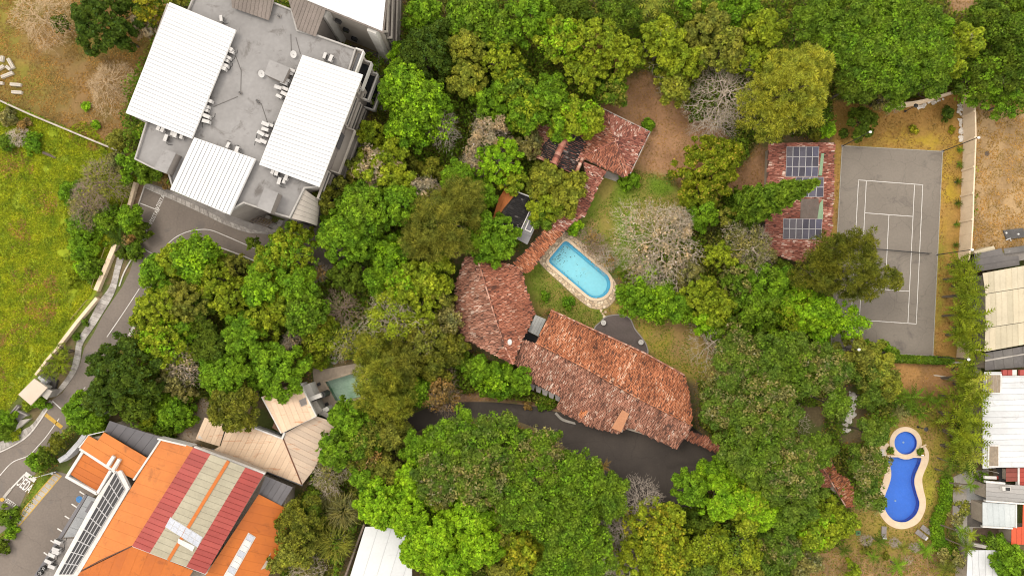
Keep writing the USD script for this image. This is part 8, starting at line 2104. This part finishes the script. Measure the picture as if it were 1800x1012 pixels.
(1690, 488, 22, 'areca', 'palm', 6.5, 'tall palm second from the top of the upper palm row'),
(1705, 500, 20, 'areca', 'palm', 6.5, 'tall palm beside the upper water tank'),
(1690, 520, 23, 'areca', 'palm', 7, 'tall palm left of the upper water tank'),
(1706, 540, 22, 'areca', 'palm', 7, 'tall palm left of the lower water tank'),
(1690, 555, 22, 'areca', 'palm', 7, 'tall palm in the middle of the upper palm row'),
(1708, 575, 22, 'areca', 'palm', 7, 'tall palm near the beige roof in the upper row'),
(1694, 590, 22, 'areca', 'palm', 6.5, 'tall palm second from the bottom of the upper row'),
(1706, 606, 20, 'areca', 'palm', 6, 'lowest tall palm of the upper row'),
(1703, 652, 22, 'areca', 'palm', 6, 'topmost tall palm of the lower palm row'),
(1683, 668, 20, 'areca', 'palm', 6, 'tall palm at the left of the lower row top'),
(1708, 678, 22, 'areca', 'yolive', 6.5, 'dull tall palm beside the brown fibre panel'),
(1682, 700, 22, 'areca', 'palm', 6.5, 'tall palm right of the dark cycads'),
(1706, 708, 22, 'areca', 'palm', 6.5, 'tall palm against the white house'),
(1684, 730, 22, 'areca', 'palm', 7, 'tall palm in the middle of the lower row'),
(1706, 742, 22, 'areca', 'palm', 7, 'tall palm beside the middle of the white house'),
(1684, 762, 22, 'areca', 'palm', 7, 'tall palm right of the paddling pool lawn'),
(1703, 776, 22, 'areca', 'palm', 6.5, 'tall palm third from the bottom of the lower row'),
(1682, 790, 20, 'areca', 'palm', 6, 'tall palm second from the bottom of the lower row'),
(1698, 805, 20, 'areca', 'yolive', 6, 'lowest tall palm of the lower row'),
(1672, 812, 17, 'palm', 'dark', 5, 'dark palm right of the blue pool neck'),
(1662, 830, 14, 'palm', 'dark', 4, 'small dark palm at the head of the bright hedge'),
(1705, 825, 18, 'palm', 'dark', 6, 'dark palm at the top of the concrete alley'),
(1707, 852, 18, 'palm', 'mid', 6, 'leaning palm in the upper part of the alley', {'lean': (3.0, 0.4, 0)}),
(1690, 861, 12, 'cycad', 'olive', 3, 'olive palm standing in the alley'),
(1690, 892, 14, 'wispy', 'olive', 4, 'thin olive shrub in the middle of the alley'),
(1682, 912, 14, 'wispy', 'grey', 4, 'grey shrub in the alley beside the hedge'),
(1690, 935, 18, 'palm', 'mid', 6, 'leaning palm above the white garage roof', {'lean': (2.6, -0.5, 0)}),
(1708, 940, 15, 'palm', 'ygreen', 6, 'yellow green palm above the white garage roof'),
(1702, 962, 17, 'palm', 'dark', 6, 'dark palm at the corner of the white garage roof', {'lean': (2.8, -1.0, 0)}),
(1742, 955, 16, 'shrub', 'mid', 4, 'green bush above the white garage roof'),
(1772, 985, 34, 'lumpy', 'bright', 6, 'bright tree right of the white garage roof'),
(1795, 1005, 24, 'lumpy', 'dark', 6, 'dark tree in the lower right corner'),
(1758, 960, 16, 'lumpy', 'bright', 4, 'bright bush below the brown back yard'),
(1727, 838, 10, 'shrub', 'mid', 3, 'small green bush beside the grey roof corner'),
(0, 0, 11, 'hedge', 'bright', 1.8, 'bright clipped hedge curving along the right of the blue pool lawn', {'line': [(1667, 846), (1664, 870), (1662, 890), (1652, 910), (1649, 935), (1655, 955), (1668, 972)]}),
(0, 0, 7, 'hedge', 'mid', 2.1, 'creeper covered hedge below the tennis court', {'line': [(1566, 630), (1600, 631), (1640, 633), (1672, 634)]}),
# ---- pool lawn plants
(1484, 967, 16, 'palm', 'dark', 2.6, 'leftmost small palm on the worn lawn below the loungers'),
(1545, 952, 20, 'palm', 'dark', 3, 'dark small palm below the lone lounger'),
(1536, 978, 15, 'palm', 'mid', 2.4, 'green small palm below the dark one'),
(1588, 962, 16, 'palm', 'olive', 2.4, 'olive small palm between the loungers'),
(1628, 966, 20, 'palm', 'bright', 3, 'brightest small palm below the angled loungers'),
(1578, 994, 20, 'palm', 'bright', 3, 'bright small palm near the bottom edge'),
(1524, 950, 9, 'twiggy', 'olive', 1.5, 'dry shrub left of the lone lounger', {'cover': 0.4}),
(1575, 954, 8, 'twiggy', 'olive', 1.4, 'dry shrub right of the lone lounger', {'cover': 0.4}),
(1609, 962, 8, 'twiggy', 'ygreen', 1.4, 'dry shrub just below the angled loungers', {'cover': 0.4}),
(1524, 968, 10, 'shrub', 'olive', 1, 'low olive tuft between the small palms'),
(1558, 978, 7, 'shrub', 'darkolive', 0.8, 'dark tuft in the middle of the worn lawn'),
(1597, 984, 9, 'bare', '', 1.2, 'ring of dry twigs near the bright small palm', {'twig': 'pale', 'n1': 8, 'n2': 3, 'n3': 2}),
(1564, 791, 6, 'shrub', 'mid', 0.4, 'dark planted bed left of the round paddling pool'),
(1617, 793, 6, 'shrub', 'mid', 0.4, 'dark planted bed right of the round paddling pool'),
(1502, 1005, 16, 'shrub', 'ygreen', 3, 'yellow green bush at the bottom edge below the worn lawn'),
(1662, 1000, 26, 'palm', 'darkolive', 4, 'dull palm at the bottom edge beside the alley'),
(1675, 985, 22, 'wispy', 'grey', 4, 'grey green shrub above the bottom edge palm'),
# ---- lower right woods
(1432, 928, 46, 'lumpy', 'ygreen', 8, 'yellow green tree with pale patches left of the utility box', {'second': 'lime'}),
(1478, 916, 28, 'lumpy', 'ygreen', 7, 'yellow green crown below the tiled shed'),
(1448, 886, 22, 'airy', 'ygreen', 7, 'yellow green airy crown left of the tiled shed end'),
(1380, 905, 34, 'rain', 'mid', 9, 'shaded green tree right of the lime knobbly tree'),
(1375, 960, 42, 'fine', 'rain', 8, 'soft green tree near the bottom right woods', {'second': 'grey'}),
(1415, 985, 34, 'wispy', 'grey', 7, 'grey green wispy tree at the bottom edge', {'limbs': 1}),
(1350, 1000, 36, 'fine', 'rain', 8, 'soft green crown at the bottom edge right of centre'),
(1270, 870, 50, 'round', 'lime', 11, 'knobbly lime tree below the driveway end'),
(1318, 872, 44, 'round', 'lime', 11, 'right crown of the knobbly lime tree', {'second': 'ygreen'}),
(1216, 858, 34, 'round', 'bright', 9, 'left crown of the knobbly lime tree over the driveway'),
(1258, 826, 26, 'round', 'bright', 8, 'bright crown at the upper side of the knobbly lime tree'),
(1342, 898, 32, 'round', 'lime', 10, 'lowest right crown of the knobbly lime tree'),
(1310, 915, 26, 'round', 'ygreen', 9, 'lower crown of the knobbly lime tree'),
(1225, 918, 34, 'fine', 'dark', 6, 'dark tree in the shade below the driveway wall'),
(1245, 960, 44, 'wispy', 'ygreen', 8, 'pale green wispy tree at the lower centre right', {'limbs': 1}),
(1295, 965, 50, 'wispy', 'ygreen', 9, 'broad pale green wispy tree near the bottom edge', {'limbs': 1, 'second': 'rain'}),
(1230, 1000, 36, 'fine', 'rain', 7, 'soft green crown at the bottom edge below the wispy tree'),
(1300, 1005, 40, 'fine', 'olive', 8, 'olive crown at the bottom edge below the broad wispy tree'),
(1150, 930, 52, 'airy', 'ygreen', 10, 'yellow green speckled tree below the driveway', {'limbs': 1, 'second': 'yellow'}),
(1170, 975, 50, 'airy', 'ygreen', 9, 'yellow green speckled tree at the bottom edge', {'limbs': 1, 'second': 'yellow'}),
(1120, 985, 40, 'airy', 'ygreen', 9, 'left crown of yellow green speckled tree at the bottom edge', {'limbs': 1}),
(1183, 905, 24, 'airy', 'ygreen', 8, 'small yellow green crown at the tip of the driveway'),
(1122, 885, 40, 'bare', '', 8, 'leafless brown tree at the lower edge of the driveway', {'twig': 'grey', 'n1': 13, 'n2': 9, 'n3': 9}),
(1090, 925, 34, 'bare', '', 7, 'leafless brown tree right of the great canopy', {'twig': 'grey', 'n1': 11, 'n2': 9, 'n3': 8}),
(1085, 985, 36, 'bare', '', 6, 'leafless brown tree at the bottom edge near the centre', {'twig': 'grey', 'n1': 11, 'n2': 8, 'n3': 8}),
(1068, 965, 13, 'shrub', 'brown', 5, 'rust red crown at the right edge of the great canopy'),
# ---- great canopy lower centre
(800, 778, 52, 'rain', 'bright', 12, 'upper left crown of the great canopy below the driveway', {'second': 'rain'}),
(865, 775, 54, 'rain', 'rain', 13, 'top crown of the great canopy below the driveway', {'second': 'bright'}),
(940, 800, 56, 'rain', 'mid', 13, 'upper crown of the great canopy facing the driveway', {'second': 'grey', 'bare': 3, 'twig': 'grey'}),
(1010, 845, 54, 'rain', 'mid', 13, 'right crown of the great canopy beside the driveway', {'second': 'bright'}),
(1060, 870, 44, 'rain', 'mid', 12, 'rightmost crown of the great canopy'),
(780, 835, 48, 'rain', 'rain', 12, 'left crown of the great canopy', {'second': 'grey'}),
(850, 835, 58, 'rain', 'rain', 14, 'central left crown of the great canopy', {'second': 'grey', 'bare': 3, 'twig': 'pale'}),
(925, 870, 60, 'rain', 'mid', 14, 'central crown of the great canopy', {'second': 'bright'}),
(995, 915, 58, 'rain', 'mid', 13, 'lower right crown of the great canopy', {'second': 'bright'}),
(1030, 965, 48, 'rain', 'mid', 12, 'lowest right crown of the great canopy at the bottom edge', {'second': 'bright'}),
(985, 985, 40, 'rain', 'mid', 12, 'bottom edge crown of the great canopy', {'second': 'bright'}),
(1062, 820, 15, 'palm', 'brown', 8, 'dry brownish palm top at the edge of the great canopy'),
(960, 810, 20, 'twiggy', 'grey', 13.5, 'thin bare crown rising from the great canopy', {'twig': 'pale', 'cover': 0.2}),
(670, 885, 48, 'round', 'lime', 11, 'left crown of the huge lime tree above the white shed'),
(720, 900, 48, 'round', 'lime', 12, 'upper middle crown of the huge lime tree'),
(765, 935, 54, 'round', 'lime', 13, 'central crown of the huge lime tree'),
(830, 900, 46, 'round', 'lime', 13, 'upper right crown of the huge lime tree'),
(840, 950, 50, 'round', 'lime', 13, 'right crown of the huge lime tree'),
(790, 985, 50, 'round', 'lime', 12, 'bottom crown of the huge lime tree at the lower edge'),
(735, 965, 36, 'round', 'lime', 11, 'crown of the huge lime tree hanging over the white shed roof'),
(725, 835, 26, 'round', 'lime', 11, 'small bright crown left of the great canopy'),
(740, 780, 34, 'fine', 'bright', 9, 'bright fine tree below the left end of the driveway'),
(640, 840, 24, 'round', 'bright', 9, 'topmost crown of the huge lime tree'),
(770, 875, 24, 'twiggy', 'olive', 11, 'brownish crown between the lime tree and the great canopy', {'cover': 0.5}),
(685, 830, 34, 'fine', 'olive', 8, 'olive brown tree above the huge lime tree', {'second': 'darkolive'}),
(655, 815, 30, 'fine', 'darkolive', 8, 'dull olive tree left of the driveway end', {'second': 'brown'}),
(920, 965, 44, 'lumpy', 'ygreen', 10, 'yellow green tree between lime tree and great canopy', {'second': 'yellow'}),
(885, 1000, 34, 'lumpy', 'olive', 9, 'olive tree at the bottom edge right of the lime tree'),
(880, 935, 24, 'airy', 'olive', 10, 'olive airy crown right of the huge lime tree'),
# ---- around green pool and tan house
(690, 560, 52, 'twiggy', 'ygreen', 10, 'pale twisted boughs over thin yellow green foliage', {'twig': 'pale', 'cover': 0.55, 'n1': 12, 'n2': 9, 'n3': 8, 'thick': 1.1}),
(735, 545, 40, 'airy', 'ygreen', 8, 'yellow green airy tree right of the twisted boughs', {'limbs': 1, 'twig': 'pale'}),
(745, 595, 44, 'wispy', 'olive', 8, 'olive wispy tree left of the hipped wing', {'limbs': 1, 'twig': 'pale', 'bare': 4}),
(790, 560, 26, 'wispy', 'grey', 7, 'grey wispy branches at the left edge of the hipped wing', {'limbs': 1, 'twig': 'pale'}),
(655, 610, 36, 'pine', 'yolive', 9, 'golden olive feathery tree above the green pool', {}),
(670, 660, 52, 'pine', 'yolive', 11, 'large golden olive feathery tree right of the green pool'),
(705, 640, 40, 'pine', 'olive', 10, 'olive feathery crown right of the golden one'),
(690, 705, 42, 'pine', 'yolive', 10, 'lower golden olive feathery crown'),
(655, 700, 32, 'pine', 'yolive', 9, 'golden olive crown beside the green pool corner'),
(760, 640, 34, 'fine', 'darkolive', 7, 'dull dark olive tree left of the driveway bend'),
(775, 690, 38, 'twiggy', 'brown', 6, 'dull brown twiggy tree above the driveway bend', {'twig': 'brown', 'cover': 0.6}),
(740, 685, 26, 'fine', 'bright', 6, 'bright green bush right of the golden feathery tree'),
(790, 610, 34, 'fine', 'darkolive', 6, 'dark olive thicket left of the bright dense tree'),
(845, 650, 30, 'lumpy', 'bright', 5, 'left crown of bright dense bushes below the hipped wing'),
(875, 672, 34, 'lumpy', 'bright', 5.5, 'bright dense tree between the hipped wing and the driveway', {'second': 'lime'}),
(912, 670, 28, 'lumpy', 'bright', 5, 'right crown of bright dense bushes at the long roof corner'),
(815, 635, 20, 'lumpy', 'mid', 4, 'green bush at the lower left corner of the hipped wing'),
(615, 740, 42, 'lumpy', 'bright', 8, 'bright green tree below the green pool'),
(592, 790, 36, 'lumpy', 'bright', 8, 'bright green tree right of the tan roof corner', {'second': 'mid'}),
(640, 775, 36, 'lumpy', 'mid', 8, 'green tree right of the bright one below the green pool', {'second': 'olive'}),
(690, 760, 32, 'fine', 'olive', 7, 'olive tree at the left end of the driveway'),
(665, 740, 28, 'fine', 'darkolive', 7, 'dark olive tree below the golden feathery ones'),
(576, 838, 34, 'twiggy', 'grey', 6, 'pale branchy shrub below the tan roof corner', {'twig': 'pale', 'cover': 0.3}),
(620, 815, 26, 'twiggy', 'darkolive', 6, 'dull twiggy tree right of the pale branchy shrub', {'twig': 'pale', 'cover': 0.35}),
(600, 900, 36, 'bamboo', 'grey', 6, 'grey green bamboo clump left of the white shed'),
(585, 955, 38, 'bamboo', 'olive', 6, 'olive bamboo clump right of the dark olive tree'),
(572, 870, 26, 'bamboo', 'grey', 5, 'pale bamboo like clump below the branchy shrub'),
(525, 915, 42, 'fine', 'darkolive', 9, 'dark olive tree at the right edge of the orange roof'),
(520, 965, 36, 'fine', 'olive', 8, 'olive tree at the lower right corner of the orange hall', {'second': 'yolive'}),
(548, 885, 24, 'lumpy', 'dark', 6, 'dark bush behind the grey roof strip'),
(485, 990, 18, 'airy', 'olive', 6, 'thin olive bush at the corner of the orange hall'),
(540, 1005, 28, 'twiggy', 'grey', 4, 'grey scrub at the bottom edge below the olive tree', {'cover': 0.3, 'twig': 'pale'}),
(958, 520, 9, 'shrub', 'bright', 1.2, 'low green plant on the lawn between wing and pool'),
(1000, 533, 12, 'shrub', 'bright', 0.7, 'low bright bush on the lawn below the pool paving'),
(960, 700, 20, 'shrub', 'mid', 1.2, 'low green plants below the grey awning'),
(928, 712, 9, 'shrub', 'brown', 0.7, 'rust red ground plant beside the driveway'),
]
for i_, row_ in enumerate(T):
    plant(i_, row_)
# ---------------------------------------------------------------- ground cover: what nobody could count
def cover(name, label, region_, per_m2, size, tone_name, h=(0.02, 0.25), seed=0, flat=0.7, patch=None):
    rng = np.random.default_rng(seed)
    b = region_.bounds
    n = int(region_.area * per_m2)
    k = int(n * (b[2] - b[0]) * (b[3] - b[1]) / region_.area * 1.05) + 10
    q = np.c_[rng.uniform(b[0], b[2], k), rng.uniform(b[1], b[3], k)]
    shapely.prepare(region_)
    q = q[shapely.contains_xy(region_, q[:, 0], q[:, 1])]
    lump = meshkit.fbm(np.c_[q / (patch or 2.0), np.full(len(q), seed * 1.7)], 3, seed)
    q, lump = q[lump > 0.36], lump[lump > 0.36]
    z = h[0] + (h[1] - h[0]) * np.clip((lump - 0.36) * 2.6, 0, 1) * rng.random(len(q)) ** 0.6
    v = leaves(rng, np.c_[q, z], np.tile([0, 0, 0.9], (len(q), 1)), size, flat)
    o = obj(name, (v, np.arange(len(v)).reshape(-1, 3)), LEAF[tone_name])
    tag(o, label, kind='stuff')
    global NTRI
    NTRI += len(q)
by = lambda nm: unary_union([r[1] for r in R_ if r[0] == nm])
frame = sbox(-92, -46, 92, 56)
BUILT = unary_union([poly([(1482, 682), (1510, 682), (1506, 768), (1480, 768)]), poly([(1408, 722), (1438, 722), (1440, 762), (1406, 762)]), poly([(255, 312), (244, 318), (204, 430), (168, 512), (98, 610), (56, 665), (0, 750), (0, 800), (60, 770), (110, 700), (150, 620), (195, 540), (250, 445), (258, 410), (240, 385), (245, 350)]), APRON, ROAD, LOT, COURT_PG, DRIVE_PG, ALLEY, TERRACE, TQ_PAVE, BL_COPE_O, BL_SMALL_O, dk, GP_WATER, body, bpg, poly([(900, 460), (1066, 280), (1090, 320), (925, 485)]), poly([(800, 450), (925, 470), (945, 555), (1215, 660), (1218, 745), (1190, 790), (930, 675), (905, 640), (805, 600)]),
                     poly([(1342, 250), (1470, 250), (1465, 430), (1400, 460), (1342, 442)]), poly([(344, 735), (525, 668), (590, 745), (532, 855), (340, 772)]), poly([(600, 1030), (642, 920), (730, 920), (730, 1040)]), poly([(1060, 190), (1145, 230), (1100, 315), (935, 275), (970, 205)]), poly([(110, 800), (190, 730), (290, 765), (520, 855), (480, 1040), (40, 1040)])]).buffer(0.3)
open_ = unary_union([r[1] for r in R_])
forest = frame.difference(BUILT).difference(open_.buffer(-0.5)).difference(poly([(1700, 420), (1850, 420), (1850, 1040), (1700, 1040)]))
core = forest.buffer(-0.6)
cover('undergrowth', 'green undergrowth and saplings between the trees', core, 24, 0.16, 'mid', (0.1, 5.0), 1, 0.8, 2.6)
cover('undergrowth_scrub', 'dull olive scrub between the trees', core, 20, 0.155, 'olive', (0.1, 4.0), 2, 0.8, 2.0)
cover('undergrowth_brush', 'pale dry brush between the trees', core, 10, 0.13, 'grey', (0.1, 2.2), 12, 0.8, 1.7)
cover('leaf_litter', 'brown fallen leaves and twigs under the trees', forest, 10, 0.10, 'dry', (0.03, 0.12), 3, 0.5, 1.2)
md = by('meadow').intersection(frame).difference(BUILT)
cover('meadow_grass', 'yellow green tall grass of the meadow', md, 70, 0.12, 'meadow', (0.03, 0.30), 4, 0.5, 1.6)
cover('meadow_tufts', 'greener tufts among the meadow grass', md, 18, 0.14, 'ygreen', (0.02, 0.35), 5, 0.6, 2.4)
cover('meadow_dead_grass', 'brown dead grass patches in the meadow', unary_union(BROWN_PATCH).intersection(md), 28, 0.11, 'dry', (0.03, 0.3), 13, 0.6, 1.1)
cover('field_grass', 'thin dry grass on the brown field', by('dry_field').intersection(frame).difference(BUILT), 26, 0.10, 'dry', (0.02, 0.10), 6, 0.5, 2.0)
cover('straw_grass', 'straw coloured grass beyond the beige wall', by('dry_grass_field').intersection(frame).difference(BUILT), 26, 0.10, 'straw', (0.02, 0.10), 7, 0.6, 1.4)
cover('lawn_grass', 'short green grass of the garden lawns', unary_union([by('lawn'), by('grass_verge')]).difference(BUILT), 26, 0.085, 'mid', (0.02, 0.08), 8, 0.8, 2.6)
cover('pool_grass', 'worn olive grass round the blue pool', by('pool_lawn').intersection(frame).difference(BUILT), 22, 0.09, 'olive', (0.02, 0.09), 9, 0.8, 2.2)
cover('verge_grass', 'ochre grass round the tennis court', by('court_verge').difference(BUILT), 16, 0.09, 'dry', (0.02, 0.10), 10, 0.6, 2.8)
cover('soil_litter', 'leaf litter scattered on the bare soil', by('bare_soil').intersection(frame).difference(BUILT), 12, 0.09, 'dry', (0.02, 0.06), 11, 0.6, 1.5)
print('leaf triangles', NTRI)
